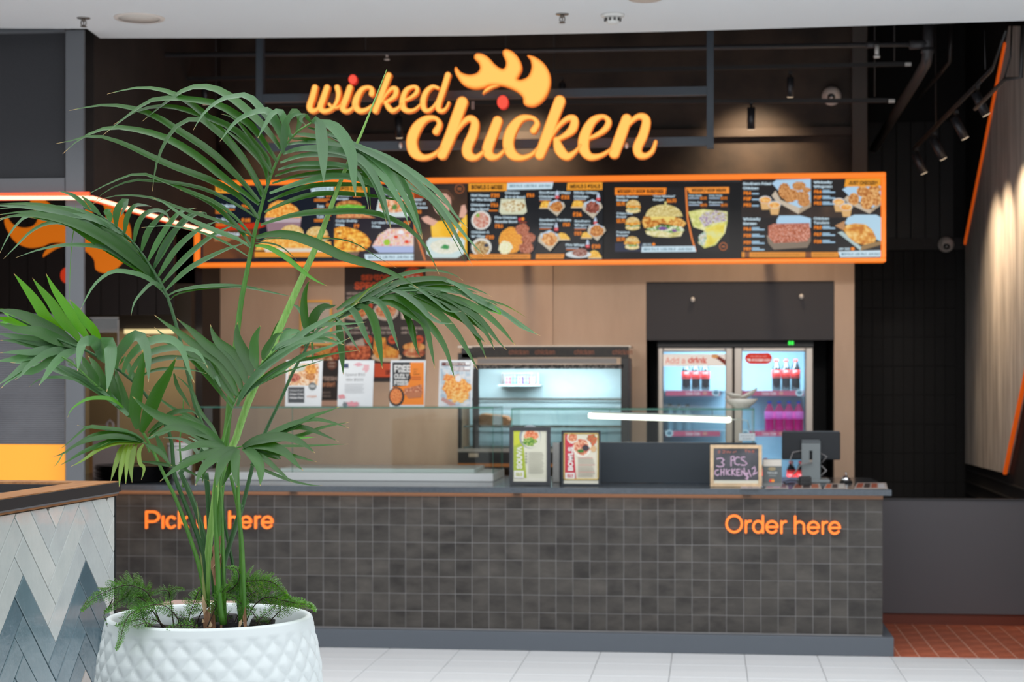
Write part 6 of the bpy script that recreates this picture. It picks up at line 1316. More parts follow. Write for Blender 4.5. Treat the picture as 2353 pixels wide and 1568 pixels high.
def leaflet(parent, s, wpx, d0, d1, m=None, k=None, fold=.22):
    P = pp(s) if isinstance(s, str) else s
    wpx *= 1.13; n = 15; Q, L = catm(P, n); me = bpy.data.meshes.new('leaflet'); vs = []; uvs = []
    if k is None: k = .75 + rl_.uniform(-.35, .45)
    sgn_ = 0
    for i in range(n):
        t = i / (n - 1); a = Q[max(i - 1, 0)]; b = Q[min(i + 1, n - 1)]; dx, dy = b[0] - a[0], b[1] - a[1]; l = math.hypot(dx, dy) + 1e-9
        nx, ny = -dy / l, dx / l
        if i == 0: sgn_ = -1 if ny > 0 else 1
        nx *= sgn_; ny *= sgn_         # continuous side choice along the blade
        w = wpx * (min(1, .38 + t * 2.6) if t < .3 else 1) * (max(0, 1 - ((t - .35) / .65) ** 1.9) if t > .35 else 1)
        w = max(w, .5)
        d = d0 + (d1 - d0) * t
        up = max(0, -ny)               # how much this edge is the upper edge
        c = WD(Q[i][0], Q[i][1], d); ds = d / FPX * w / 2
        e1 = WD(Q[i][0] + nx * w / 2, Q[i][1] + ny * w / 2, d) + FWD * ds * k * (-ny)
        e2 = WD(Q[i][0] - nx * w / 2, Q[i][1] - ny * w / 2, d) - FWD * ds * k * (-ny)
        cc = c + (FWD * .8 - UP * .5) * ds * 2 * fold
        vs += [e1, cc, e2]; uvs += [(0, t), (.5, t), (1, t)]
    c0 = vs[1].copy(); me.from_pydata([tuple(v - c0) for v in vs], [], [(3 * i + q, 3 * i + q + 1, 3 * i + q + 4, 3 * i + q + 3) for i in range(n - 1) for q in (0, 1)])
    ul = me.uv_layers.new(name='UVMap')
    for lp in me.loops: ul.data[lp.index].uv = uvs[lp.vertex_index]
    me.polygons.foreach_set('use_smooth', [True] * len(me.polygons)); me.materials.append(m or M_leaf)
    o = bpy.data.objects.new('leaflet', me); C.objects.link(o); o.parent = parent; o.location = c0 - WPOS[parent.name]; return o
def frond(s, d, r, m, label=None, name='frond'):
    """s: rachis px string(s); d: depths at control points (list) ; r: radii px start,end"""
    P = []
    for q in (s if isinstance(s, (list, tuple)) else [s]): P += pp(q)
    if not isinstance(d, (list, tuple)): d = [d] * len(P)
    if len(d) == 2: d = list(np.linspace(d[0], d[1], len(P)))
    Q, L = catm([(x, y, z) for (x, y), z in zip(P, d)], 34)
    b = MB(); pts = [WD(x, y, z) for x, y, z in Q]; rr_ = np.interp(np.linspace(0, 1, 34), np.linspace(0, 1, len(r)), r); b.tube(pts, [float(rr_[i]) * Q[i][2] / FPX for i in range(34)], 8)
    o = link(name, b, m, pot)
    if label: o['label'] = label
    return o
# ---- fronds traced: rachis, then leaflets base -> tip with width in photo px
G_, Y_, P_, X_ = M_leaf, M_young, M_sheen, M_yel
_w7 = 1.0
def grow(fr, d, rows, m=None):
    for row in rows:
        s, w = row[0], row[1] * _w7; off = row[2] if len(row) > 2 else -.08; mm = row[3] if len(row) > 3 and row[3] else (m or G_); k = row[4] if len(row) > 4 else None
        leaflet(fr, s, w, d, d + off, mm, k)
# F1 tall centre frond
f = frond(['F 1560,1130 1545,800 1550,500 1565,200 1585,0', 'B 480,1400 530,1120 560,960 600,800 640,660 690,530 740,440 800,370 880,320'], [5.1, 4.98], (9, 8.6, 8, 6.5, 4.2, 2.0), M_stem, 'tallest upright frond arching over the menu board')
D1 = 4.99
L1 = [
 ('A 2010,1510 1900,1270 1720,1040 1550,860 1330,716 1080,670 820,722', 15, .12, G_, 1.2), ('A 2150,1140 2050,1000 1900,850 1750,730 1600,665 1430,680 1250,800 1088,932', 17, .1, G_, 1.4),
 ('A 1990,1545 1800,1330 1600,1150 1370,1000 1180,885 980,820 780,805 530,848', 15, .15), ('A 2125,1240 1950,990 1800,870 1640,790 1500,765 1330,750 1150,770 1000,870 790,1035', 16, .1, G_, 1.3),
 ('A 2082,1325 1900,1080 1760,970 1600,900 1420,840 1260,812 1060,845 868,958', 14, .12), ('A 1985,1568 1900,1500 1700,1350 1500,1190 1280,1060 1080,1000 900,975 780,990 620,1060 480,1180', 16, .16),
 ('B 600,800 540,760 400,620 210,500 0,340 -120,300 -280,295 -420,330', 0, .1)][:6] + [
 ('B 590,850 500,740 330,640 130,565 0,508 -150,438 -285,395 -410,400 -490,440 -535,435', 14, .15), ('A 2240,1040 2100,950 2000,830 1900,735 1800,735 1680,770 1560,870 1480,1000', 15, -.1, P_, 1.5),
 ('A 2190,1130 2130,980 2060,850 1920,868 1800,940 1685,1085', 17, -.12, P_, 1.5), ('A 2230,1060 2190,960 2150,858 2090,868 2030,960 1975,1060', 15, -.12, P_, 1.4),
 ('A 2270,1010 2300,930 2290,880 2250,845 2200,900 2130,860', 12, .0), ('A 2165,1175 2178,1060 2190,950 2240,885 2340,872', 16, -.1, P_, .3),
 ('B 625,720 560,600 470,480 400,400 300,320 240,290 120,350 30,520 0,700', 13, -.1, None, 1.0), ('B 560,960 480,860 350,760 180,690 60,640 -80,600 -250,660 -400,740', 8, .15),
 ('B 590,855 480,780 300,690 120,650 0,640 -120,640 -260,700 -330,770', 8, .15), ('B 560,950 420,880 270,830 120,780 0,735 -150,720 -260,735 -330,770', 7, .15),
 ('B 545,1010 470,960 400,935 200,850 60,760 0,735', 10, .05, P_), ('B 530,1060 400,980 250,920 100,890 0,895 -60,900', 5, .05, P_), ('B 545,1000 480,905 330,770 150,690', 10, .1),
 ('B 655,620 640,520 560,420 460,300 380,270', 10, .1), ('B 735,455 700,360 660,300 600,260 560,256', 12, .08), ('B 640,680 620,560 510,440 420,370 360,330', 10, .12),
]
R1 = [
 ('B 790,380 850,385 950,405 1040,440 1110,470', 10, .08), ('B 770,405 850,410 960,430 1080,455 1160,480', 9, .08), ('B 745,440 860,425 980,435 1110,478 1300,570 1470,700 1640,820', 13, .1, P_, 1.2),
 ('B 725,490 820,462 940,462 1060,480 1180,540 1270,700 1325,910', 17, -.1, P_, .9), ('B 710,540 820,502 960,490 1080,505 1180,570 1250,700 1300,880', 14, -.08, P_), ('B 695,580 800,550 930,545 1060,555 1140,600 1185,720 1200,800', 12, -.1, P_),
 ('B 680,615 800,575 950,570 1060,565 1200,600 1330,620', 10, .06), ('B 665,655 780,620 920,598 1060,592 1200,615 1400,680 1560,758', 11, .08), ('B 650,710 760,670 900,630 1040,615 1180,640 1380,760 1495,965', 15, -.06, P_, .8),
 ('B 640,755 760,705 900,665 1060,660 1180,665 1290,690 1360,740', 11, .05), ('B 620,815 740,760 870,720 1000,708 1180,720 1330,742 1440,770', 11, .05),
 ('B 600,885 740,840 880,815 1010,812 1150,808 1290,835 1400,890 1480,960 1530,1030 1590,1160', 14, -.05, G_, .9), ('B 575,955 660,935 760,940 900,985 1060,1060 1250,1120 1380,1178 1480,1240', 21, -.15, G_, .25),
 ('B 570,1000 640,1008 740,1065 830,1140 900,1190 970,1225', 11, -.05, Y_, .3), ('B 575,975 660,960 800,962 1000,960 1130,990 1240,1060 1355,1125', 3.5, .1), ('B 570,985 640,985 720,1010 800,1080', 3.5, -.02),
 ('B 885,318 905,300 930,340 945,480 950,650', 24, -.15, P_, .2), ('B 900,315 990,330 1060,400 1105,500 1115,620 1128,730', 25, -.12, P_, .6), ('B 880,320 860,290 845,275 820,300 850,330', 8, -.05),
 ('B 1075,430 1160,520 1240,640 1290,780 1320,905', 14, -.1, P_, .7), ('B 1090,440 1200,530 1300,640 1380,770 1425,895', 15, -.1, P_, .8), ('B 1060,420 1210,500 1330,620 1430,790 1498,965', 15, -.08, P_, .9),
 ('B 1000,400 1200,480 1400,600 1580,780 1690,950 1775,1115', 14, -.1, P_, 1.2), ('B 1080,440 1250,510 1430,620 1600,780 1740,950 1840,1058', 14, -.05, P_, 1.2), ('B 1060,430 1250,490 1450,600 1600,720 1680,830 1750,905', 15, .0, P_, 1.2),
 ('B 980,380 1120,440 1300,540 1420,700 1480,880 1500,960', 14, .05, P_, .9), ('B 1110,470 1300,560 1500,700 1640,880 1740,1050 1805,1085', 5, .0), ('B 900,340 1000,390 1100,460 1180,600 1200,690 1210,800', 11, .05, G_, .9),
 ('B 860,345 960,375 1060,420 1150,470 1230,510', 9, .1), ('B 1130,480 1330,570 1530,740 1650,930 1720,1060 1745,1120', 4, .05), ('B 1080,450 1280,540 1460,640 1590,740 1660,800', 9, .02, P_, 1.2),
]
grow(f, D1, L1); grow(f, D1, R1)
# F2 left upper frond
f = frond(['F 1465,975 1460,550 1400,300 1330,120 1290,0', 'D 1060,1350 1000,1130 960,950 920,780 870,610 840,540 780,440 720,350 640,260 560,200 490,150 430,128'], [5.15, 5.3], (8, 2.0), M_stemd, 'upper left frond arching over the neon line')
D2 = 5.27
grow(f, D2, [
 ('C 1130,235 1200,200 1350,172 1550,165 1700,182 1850,215 1985,243', 8, -.1, P_, .8), ('C 1145,268 1200,222 1350,188 1500,178 1650,175 1760,190', 5, -.08),
 ('P 381,667 433,618 508,578 570,556', 12, -.1, P_, .9), ('P 373,650 430,588 490,540 548,512', 13, -.1, P_, .9), ('P 363,636 405,572 455,528 503,507', 14, -.1, P_, .9), ('P 352,618 385,550 430,505 468,487 478,503', 14, -.1, P_, .9),
 ('D 787,445 850,330 920,220 980,160 1040,150', 15, -.1, P_, .9), ('D 762,402 820,290 880,200 930,150 1010,130', 14, -.1, P_, .9), ('D 728,352 760,255 810,190 860,145 890,130', 14, -.1, P_, .9), ('D 690,305 710,210 755,155 820,142 865,170 870,205', 12, -.12, P_, .9),
 ('D 640,262 655,175 690,120 735,115 778,122', 12, -.12, P_, .9), ('D 598,225 600,150 630,100 650,92 640,130 620,175', 15, -.1, P_, .4), ('D 570,200 560,165 545,145 575,140', 13, -.06, P_, .3), ('D 515,165 480,130 450,95 415,65', 10, -.05, P_, .5), ('D 462,140 420,100 370,62 302,44', 9, -.05, P_, .5),
 ('D 835,525 700,400 550,290 380,205 200,165 60,172 -20,190', 22, -.2, G_, .8), ('D 805,480 640,340 480,235 350,165 180,130 0,118 -80,125', 14, -.15, P_), ('D 760,420 560,245 400,158 200,112 0,110 -60,115', 11, -.1), ('D 640,270 480,185 370,168 240,155 130,175 50,262 -5,372', 11, -.2, P_, 1.2),
 ('D 560,260 400,212 260,205 160,250 80,330 18,392', 10, -.2, P_, 1.2), ('D 790,480 690,425 560,342 460,322 330,320 200,345 80,387', 10, -.2, P_, 1.1), ('D 855,575 760,490 650,457 570,460 490,520 440,600 410,662', 10, -.2, P_, 1.0), ('D 858,590 820,530 780,518 725,570 690,620 674,685', 8, -.2, P_, .9),
 ('D 825,505 680,375 500,265 300,185 100,165 -30,205', 15, -.12, P_, 1.1), ('D 785,445 600,310 420,230 280,200 160,175 40,170', 12, -.08), ('D 740,390 600,280 450,210 300,160 120,150 -20,168', 12, -.12), ('D 720,355 600,265 480,205 300,140 100,125 -40,140', 10, -.06, P_),
 ('D 830,520 740,460 600,370 470,290 330,205 150,180', 14, -.16, G_, .6), ('D 690,310 560,225 430,160 250,120 60,120', 8, .02), ('D 640,265 540,200 430,150 330,125 200,118', 8, .02, P_), ('D 390,110 385,200 368,330 360,480 358,600 363,640', 1.6, -.1, Y_, .1),
])
# F3 left middle frond
f = frond(['F 1450,900 1440,600 1380,400 1300,200 1240,30', 'C 1150,1180 1050,1000 980,900 915,825 850,775 780,718 700,672 620,625 540,585 430,545 250,460 60,365'], [5.0, 4.75], (6.5, 2), M_stemd, 'left frond with bright green upright leaflets')
D3 = 4.82
grow(f, D3, [
 ('G 820,620 690,500 560,380 440,190 300,0 165,-165', 23, -.1, Y_, .2), ('G 960,650 870,520 740,380 620,190 470,0 390,-110', 22, -.1, Y_, .2), ('G 1075,640 960,480 840,300 720,130 640,10 552,-165', 20, -.1, Y_, .2), ('G 1215,665 1110,500 1000,380 920,260 850,170 838,150', 18, -.08, Y_, .2),
 ('G 930,700 760,600 560,480 340,360 120,290 -80,280', 24, -.15, G_, .8), ('G 930,720 700,640 450,530 230,510 0,440 -60,420', 22, -.2, G_, .9), ('G 400,492 250,440 120,400 0,370 -60,350', 15, -.1, Y_, .5), ('G 940,740 700,690 400,640 150,590 0,560 -60,550', 20, -.15, P_, .9),
 ('G 900,745 640,700 400,690 200,650 0,640', 16, -.15, P_, .9), ('G 930,750 700,760 450,790 200,860 -40,890', 26, -.2, P_, .7), ('G 900,750 620,740 420,780 180,780 0,790', 16, -.2, P_, .9), ('G 860,760 600,760 400,850 250,970 130,1070 -30,1180', 19, -.25, P_, 1.1),
 ('G 920,755 740,800 600,880 420,1000 250,1020 100,1130 10,1218', 18, -.25, P_, 1.1), ('G 880,752 640,770 470,850 330,960 250,1060 180,1115', 18, -.28, P_, 1.1), ('G 960,750 820,790 700,870 620,960 540,1080 465,1185', 20, -.3, P_, 1.1), ('G 940,690 700,560 480,450 250,340 40,290', 18, -.1), 
 ('G 1190,870 1190,780 1140,660 1080,645 1000,660 960,770 932,1010', 22, -.2, P_, .5), ('G 1270,895 1210,820 1200,720 1230,680 1310,675 1330,820 1310,1080 1283,1260', 27, -.2, P_, .4),
 ('G 1395,975 1400,860 1480,720 1580,600 1680,590 1750,720 1780,900 1782,1145', 23, -.2, P_, .7), ('G 1475,1025 1530,880 1650,740 1800,650 1960,615 2120,660 2210,800 2270,1000 2335,1150', 18, -.15, P_, .8),
 ('G 1550,1085 1600,970 1720,830 1880,760 2040,730 2200,730 2340,760 2420,830 2500,980', 15, -.1, P_, .9), ('G 1600,1120 1680,1000 1800,900 2000,850 2200,850 2350,870 2480,930', 12, -.08), ('G 1620,1150 1720,1060 1850,1000 2000,980 2160,975 2350,1005 2480,1040', 7, -.05),
 ('G 0,270 80,300 160,370 60,420 -40,430', 12, .0, Y_, .4), ('G 1650,1150 1560,1000 1500,850 1460,900 1420,960', 11, .05),
])
# F4 lower left frond
f = frond(['F 1470,965 1420,700 1350,480 1260,230 1150,0', 'C 1080,1380 1000,1220 930,1105 830,1000 740,910 660,850 590,785 500,700 420,650'], [5.0, 4.7], (6, 2), M_stem, 'lower left frond with broad green hanging leaflets')
D4 = 4.76
grow(f, D4, [
 ('G 1560,1560 1500,1400 1440,1200 1400,1050 1380,960', 20, .1, G_, .2), ('G 1450,1440 1370,1290 1330,1120 1290,990 1270,880', 23, .1, G_, .2), ('G 1320,1320 1240,1180 1180,1040 1130,920 1060,830', 24, .1, G_, .2), ('G 1185,1195 1100,1060 1040,940 1000,860 960,830', 22, .08, G_, .2),
 ('G 1045,1060 960,960 920,880 880,850', 14, .08), ('G 880,950 840,900 800,870 780,850', 12, .05), ('G 1650,1700 1620,1500 1660,1150 1700,950 1715,750', 27, -.12, G_, .15), ('G 1700,1740 1800,1480 1900,1250 2000,1080 2090,900 2120,840', 28, -.12, G_, .15),
 ('G 1540,1540 1300,1310 1000,1120 700,990 420,930 120,905', 17, .1, P_, 1.0), ('G 1400,1420 1150,1200 900,1030 640,930 480,880', 13, .1, P_), ('G 1340,1340 1080,1150 800,1000 560,890', 10, .08, P_), ('G 1480,1450 1350,1350 1200,1330 1050,1345 930,1410 850,1480 812,1568', 8, -.15, Y_, .8),
 ('G 950,1130 820,1095 700,1080 560,1090 450,1120 350,1200', 6, -.1, P_), ('C 1000,1200 1100,1280 1150,1340 1170,1380 1120,1420', 0.1, 0)][:13] + [
 ('C 1010,1190 1100,1080 1180,1020 1300,1015 1340,1060', 12, -.05, G_, .5), ('C 1000,1165 1080,1100 1200,1060 1260,1060 1330,1100', 10, -.05, G_, .5), ('C 1175,760 1200,850 1250,930 1290,1000', 8, .1),
])
# F5 small lowest left frond
f = frond('C 1010,1290 985,1235 950,1222 900,1222 860,1230', [4.8, 4.7], (3, 1.5), M_stem, 'small low frond with yellowing hanging leaflets')
D5 = 4.7
grow(f, D5, [
 ('C 975,1215 900,1165 760,1135 640,1130 520,1110', 5, -.05), ('C 970,1215 850,1150 700,1130 600,1120 540,1160 450,1240 400,1275', 8, -.05, G_, 1.0), ('C 965,1220 800,1185 640,1200 520,1240 430,1300 355,1325', 11, -.1, G_, .9),
 ('C 960,1225 800,1205 660,1250 560,1290 480,1340 400,1385', 11, -.1, G_, .9), ('C 950,1230 800,1225 680,1265 600,1320 540,1360 478,1390', 11, -.1, X_, .9), ('C 970,1218 860,1175 740,1160 620,1180 500,1250 430,1320', 8, -.05),
 ('C 848,1235 815,1280 780,1380 748,1490', 11, -.1, X_, .3), ('C 872,1235 840,1300 815,1420 805,1528', 11, -.1, X_, .3), ('C 895,1232 870,1300 855,1400 850,1508', 10, -.1, X_, .3), ('C 925,1232 900,1300 885,1400 893,1500', 12, -.1, X_, .3), ('C 972,1238 940,1290 948,1370 975,1400 955,1480', 9, -.1, X_, .3),
 ('C 985,1240 1030,1260 1090,1300 1130,1350 1160,1385', 12, -.05, G_, .4), ('C 1000,1200 1080,1170 1180,1130 1300,1150 1420,1200', 9, .05, P_, .9), ('C 430,1290 410,1330 385,1370 360,1395', 3, -.1, X_), ('C 1055,1180 1090,1260 1120,1330 1150,1400', 11, .05, G_, .3),
])
# F6 centre right frond with upright blades
f = frond(['F 1585,1100 1560,900 1540,500 1530,200 1545,0', 'C 1500,1240 1540,1080 1580,960 1625,885 1680,810 1740,730 1800,660 1860,605'], [4.95, 4.85], (7, 2), M_stem, 'centre frond with short upright blades')
D6 = 4.86
grow(f, D6, [
 ('H 850,1095 700,900 550,720 350,520 150,400 20,350 -60,330', 10, .12, G_, .8), ('H 875,1030 740,850 560,650 340,470 200,390 20,240', 14, .1, G_, .6), ('H 905,965 840,810 700,600 480,450 300,310 140,200 20,110', 19, .1, G_, .3), ('H 945,895 880,720 760,560 580,430 420,280 260,150', 23, .08, G_, .3),
 ('H 995,830 940,660 840,520 700,400 640,300 615,210', 25, .06, G_, .3), ('H 1045,755 1020,600 950,480 900,340 903,190', 25, .04, G_, .2), ('H 1105,680 1080,560 1080,400 1110,300 1150,220', 21, .02, G_, .2), ('H 1180,590 1190,520 1260,400 1310,330 1385,298', 17, .0, G_, .3),
 ('H 1270,500 1340,430 1480,360 1620,340 1800,360 2030,425', 15, -.05, P_, 1.2), ('H 1280,490 1420,410 1600,370 1760,390 1850,405', 13, -.08, P_, 1.2), ('H 900,1075 980,900 1150,700 1350,540 1560,410 1740,330 1900,230 2050,130', 17, -.1, P_, .9), ('H 905,1060 1020,860 1180,680 1400,480 1600,300 1800,180 2050,60 2200,-30', 15, -.05, P_, .9),
 ('H 925,1030 1080,860 1300,690 1500,600 1700,570 1980,510 2180,488', 9, -.08), ('H 930,1010 1100,850 1350,700 1600,540 1900,440 2100,350', 12, -.1, P_, .9), ('H 960,960 1150,840 1400,720 1650,640 1900,560', 4, -.1), ('H 1000,880 1150,700 1380,540 1560,430 1700,400', 12, -.1, P_),
 ('H 1020,830 1200,640 1450,470 1620,380 1900,300 2200,235', 10, -.06, P_, .9), ('H 1100,710 1300,540 1550,330 1700,240 1900,205 2100,205 2270,185', 11, -.04, P_, 1), ('H 1060,780 1250,580 1480,420 1640,300 1820,190', 12, -.02, P_, .9), ('H 1360,410 1400,330 1470,290 1560,290 1500,330', 13, .0, P_, .4),
 ('H 900,980 760,820 640,640 540,560 330,460', 12, .12, G_, .5), ('H 720,870 640,700 560,580 430,470 340,455', 9, .15, P_, .7),
])
# F6b right arching frond
f = frond(['F 1590,1000 1600,650 1700,350 1790,0', 'C 1700,1380 1800,1140 1900,930 1990,730 2060,610', 'E 330,790 420,690 560,600 660,540 800,460 1000,385 1200,335 1500,310 1700,330'], [5.2, 5.25], (6, 1.8), M_stemd, 'right hand frond sweeping out over the posters')
D7 = 5.22
_w7 = .84
grow(f, D7, [
 ('E 305,770 270,600 262,400 290,260 325,195', 19, -.05, G_, .15), ('E 345,730 350,620 400,520 470,470 540,470 600,450', 24, -.02, G_, .6), ('E 285,700 270,590 210,490 150,450 130,455', 13, .05, P_, .5), ('E 60,560 0,650 -60,760 -110,860', 9, .05), ('E 150,720 90,710 30,770 5,840', 11, 0, P_),
 ('E 600,600 625,700 640,850 655,1000 665,1170', 18, -.1, G_, .1), ('E 560,570 600,590 680,680 740,780 800,880 840,940', 8, -.1, P_), ('E 660,540 720,480 790,540 850,660 910,800 975,930', 17, -.12, P_, .3), ('E 800,470 880,470 960,560 1010,720 1045,920 1068,1110', 21, -.12, G_, .2),
 ('E 830,430 920,385 1030,420 1120,540 1170,700 1240,925', 15, -.1, P_, .7), ('E 900,420 1040,420 1180,430 1340,530 1480,620 1540,760 1610,1110', 20, -.1, G_, .8), ('E 1000,390 1180,370 1350,450 1500,600 1630,750 1730,930 1815,1220', 20, -.1, G_, .9),
 ('E 1240,480 1300,540 1370,680 1400,820 1425,920 1460,995', 14, -.05, G_, .3), ('E 1200,340 1400,400 1620,520 1800,700 1920,880 2050,1120', 20, -.08, G_, .9), ('E 1150,290 1300,345 1450,460 1560,580 1680,640 1790,640', 14, -.1, P_, 1.3), ('E 1350,330 1560,400 1760,520 1930,620 2050,790 2140,1010', 19, -.05, G_, .9),
 ('E 1400,330 1650,430 1850,540 2050,660 2220,840', 17, .0, G_, .9), ('J 860,1180 1050,1190 1250,1280 1430,1400 1560,1530 1680,1680 1760,1760', 20, -.02, G_, .9), ('J 1040,1180 1220,1240 1400,1310 1560,1410 1720,1560 1850,1720', 18, .0, G_, .9), ('J 1100,1165 1280,1180 1450,1240 1640,1360 1800,1440 1960,1560', 12, .05, P_, 1.1),
 ('J 1160,1060 1300,1130 1440,1240 1560,1340 1740,1400 1900,1530 2100,1620', 13, .05, P_, 1.2), ('J 1200,1140 1380,1220 1560,1300 1740,1400 1900,1500 2060,1600', 14, .06, P_, 1.1), ('J 900,1180 1100,1240 1280,1380 1420,1560 1560,1700', 20, -.05, G_, .9), ('J 980,1170 1200,1250 1400,1400 1560,1600 1640,1760', 18, -.03, G_, .9),
 ('E 700,520 850,360 1000,260 1180,170 1400,110 1600,95 1780,130 1900,200', 12, .1, G_, .9), ('E 800,455 1000,320 1160,240 1350,200 1550,180 1700,185 1820,240 1960,330 2140,470', 15, .06, G_, 1.1), ('E 780,450 940,350 1120,285 1350,250 1550,225 1750,225 1900,250 2060,300 2200,370', 15, .06, G_, 1),
 ('E 900,400 1100,320 1300,270 1500,255 1700,265 1900,285 2080,340', 13, .05), ('E 1000,360 1200,300 1450,285 1700,300 1900,330 2100,380 2300,480', 12, .05, P_), ('E 560,600 700,520 880,430 1000,340 1180,210', 19, .02, G_, .9), ('E 500,640 640,560 800,490 950,400 1120,300 1250,250', 17, .0, P_, .9),
 ('E 450,690 560,600 700,500 820,400 920,300 1020,235', 9, .0, X_, .9), ('E 1340,250 1450,290 1600,400 1720,500 1800,525 1880,520', 8, -.05, P_), ('E 600,500 760,400 900,330 1050,300 1140,290', 15, .03), ('E 1250,480 1180,420 1080,400 1000,390', 11, 0),
 ('J 1640,1330 1700,1390 1690,1400 1600,1370', 4, 0, Y_), ('E 340,800 350,900 352,1000 348,1060', 6, -.1), ('J 700,1350 760,1420 790,1500 820,1640 860,1760', 13, -.08, G_, .3), ('J 1700,1300 1850,1370 1960,1440', 2, .1, X_), ('J 1500,1240 1640,1280 1780,1330 1860,1380', 5, .1),
 ('E 420,700 300,790 150,830 60,850 0,870 -60,900', 10, .0, P_, .8), ('E 380,760 560,770 650,850 670,860', 8, -.1, P_), ('E 280,870 260,840 270,870 262,890', 7, 0),
])
# F7 low central fan
_w7 = 1.0
f = frond(['F 1600,1100 1590,700 1580,300 1570,60', 'C 1545,1330 1560,1290 1590,1265 1630,1255'], [5.0, 4.72], (5, 2), M_stem, 'low fan shaped frond in front of the stems')
D8 = 4.72
grow(f, D8, [
 ('C 1640,1258 1720,1215 1850,1190 1960,1195 2050,1235 2130,1300', 20, -.1, G_, .8), ('C 1650,1260 1780,1240 1920,1290 2000,1370 2050,1418', 20, -.12, G_, .8), ('C 1640,1265 1700,1300 1750,1370 1762,1440 1758,1522', 22, -.15, G_, .4), ('C 1610,1270 1590,1340 1590,1430 1602,1529', 18, -.15, G_, .15),
 ('C 1590,1268 1500,1300 1400,1370 1350,1440 1320,1520', 20, -.15, G_, .5), ('C 1580,1265 1440,1290 1300,1350 1180,1410 1082,1490', 17, -.15, G_, .7), ('C 1600,1270 1530,1330 1480,1420 1462,1529', 19, -.15, G_, .2), ('C 1505,1245 1400,1165 1250,1110 1100,1060 980,990 895,915', 24, -.1, G_, .6),
 ('C 1500,1248 1380,1200 1280,1145 1160,1125 1080,1150 1020,1185', 17, -.1, G_, .9), ('C 1520,1255 1400,1235 1300,1250 1240,1275 1180,1278', 15, -.12, G_, .8), ('C 1655,1275 1780,1330 1860,1400 1920,1450 1975,1500', 11, -.15, G_, .6), ('C 1660,1270 1800,1290 1950,1310 2070,1340 2140,1358', 10, -.1),
 ('C 1650,1245 1800,1190 1960,1130 2080,1060 2200,1020 2300,985', 12, .1, G_, .7), ('C 1660,1240 1800,1180 1950,1110 2100,1070 2220,1085 2360,1130', 11, .1, G_, .8), ('C 1680,1238 1850,1190 1960,1130 2050,1125 2150,1160 2290,1222', 12, .1, G_, .8), ('C 1700,1240 1850,1215 2030,1180 2180,1125 2360,1090', 9, .15),
 ('C 1720,1245 1900,1250 2050,1250 2200,1245 2355,1238', 5, .1), ('C 1800,1300 1870,1320 1900,1345', 10, -.05), ('C 1690,1375 1800,1420 1950,1480 2100,1515 2180,1518', 6, .05), ('C 1540,1262 1440,1330 1380,1420 1370,1500', 12, .02), ('C 1490,1235 1440,1130 1370,1040 1330,960 1300,880 1210,790 1180,770', 7, .1, G_),
 ('C 1490,1235 1400,1140 1300,1060 1160,990 1000,870', 8, .12, G_), ('C 1640,1262 1730,1290 1830,1320 1890,1345', 12, -.05), ('C 1500,1330 1400,1310 1280,1330 1200,1370', 9, .1, P_), ('C 1960,1190 2050,1195 2140,1190', 4, .05, Y_), ('C 950,1355 1080,1370 1220,1400 1330,1450 1420,1490', 7, .12, G_),
 ('C 1490,1380 1450,1330 1400,1280 1330,1220 1270,1190', 9, .2, P_, .8), ('C 1380,1370 1330,1290 1280,1230 1200,1200 1100,1195', 8, .22, P_, .8), ('C 1560,1300 1560,1380 1530,1460 1500,1529', 12, -.05, G_, .3),
])
# spear leaf and loose stems
def stem(s, d, r, m, label=None, name='stem'): return frond(s, d, r, m, label, name)
stem(['F 1470,970 1480,600 1530,200 1560,0', 'C 1580,1240 1640,1060 1700,900', 'B 780,1290 910,1000 1060,600 1150,400', 'B 1230,200 1300,22'], [5.05, 5.0], (8, 8.2, 8.6, 8.8, 7, 4, .6), M_spear, 'unopened pale green spear leaf pointing up past the sign', 'spear_leaf')
stem('F 1530,900 1500,600 1480,200 1465,20', [5.1, 5.1], (6, 6), M_stemd, None)
stem('F 1710,1100 1715,600 1695,300 1640,40', [5.05, 5.0], (5.5, 4), M_stem, None)
stem('F 1740,1080 1725,600 1700,300 1690,20 1700,-100', [5.0, 4.9], (6, 4), M_stem, None)
stem('F 1708,1090 1680,800 1620,500 1590,330 1580,200', [5.15, 5.15], (4.5, 3.5), M_stemd, None)
stem('F 1575,1120 1560,900 1590,680 1650,480 1720,250', [5.08, 5.12], (8, 5), M_stemd, None)
stem('F 1460,940 1435,700 1420,450 1400,225', [4.98, 4.98], (4, .6), mat('dry_green_stem', (130, 140, 80), .6), 'thin drying stem tapering to a point')
stem(['C 1240,1530 1215,1250', 'C 1230,1100 1240,930'], [5.25, 5.25], (3, 1), M_stem, None)
# dry brown sheath fibre on the stems
M_husk = mat('dry_brown_sheath', (168, 128, 98), .8, rgb2=(120, 84, 60), scale=40, bump=.5, stretch=(3, 3, .6)); M_husk2 = mat('pale_sheath_tip', (206, 176, 140), .8, var=.15, scale=30)
def husk(pts, d, m=M_husk, th=.004):
    P = pp(pts); b = MB(); c = np.mean(P, 0); vs = [WD(x, y, d - .006 * (1 - abs(x - c[0]) / 12)) for x, y in P]
    b.prism(vs, FWD * th, m); link('leaf_sheath', b, None, pot)
husk('F 1580,455 1530,510 1505,560 1515,610 1500,650 1500,700 1515,760 1522,820 1540,830 1560,760 1570,690 1575,620 1562,590 1565,540', 4.955)
husk('F 1572,600 1510,700 1520,690 1560,640', 4.948, M_husk2)
husk('F 1440,890 1435,940 1445,1010 1450,1060 1465,1080 1470,960 1455,930', 4.965, M_husk2)
husk('F 1490,970 1450,1030 1445,1100 1450,1135 1500,1140 1505,1100 1495,1020', 4.96)
husk('F 1495,1080 1485,1115 1500,1120 1512,1105', 4.95, M_husk2); husk('F 1440,1060 1435,1090 1455,1085', 4.95, M_husk2)
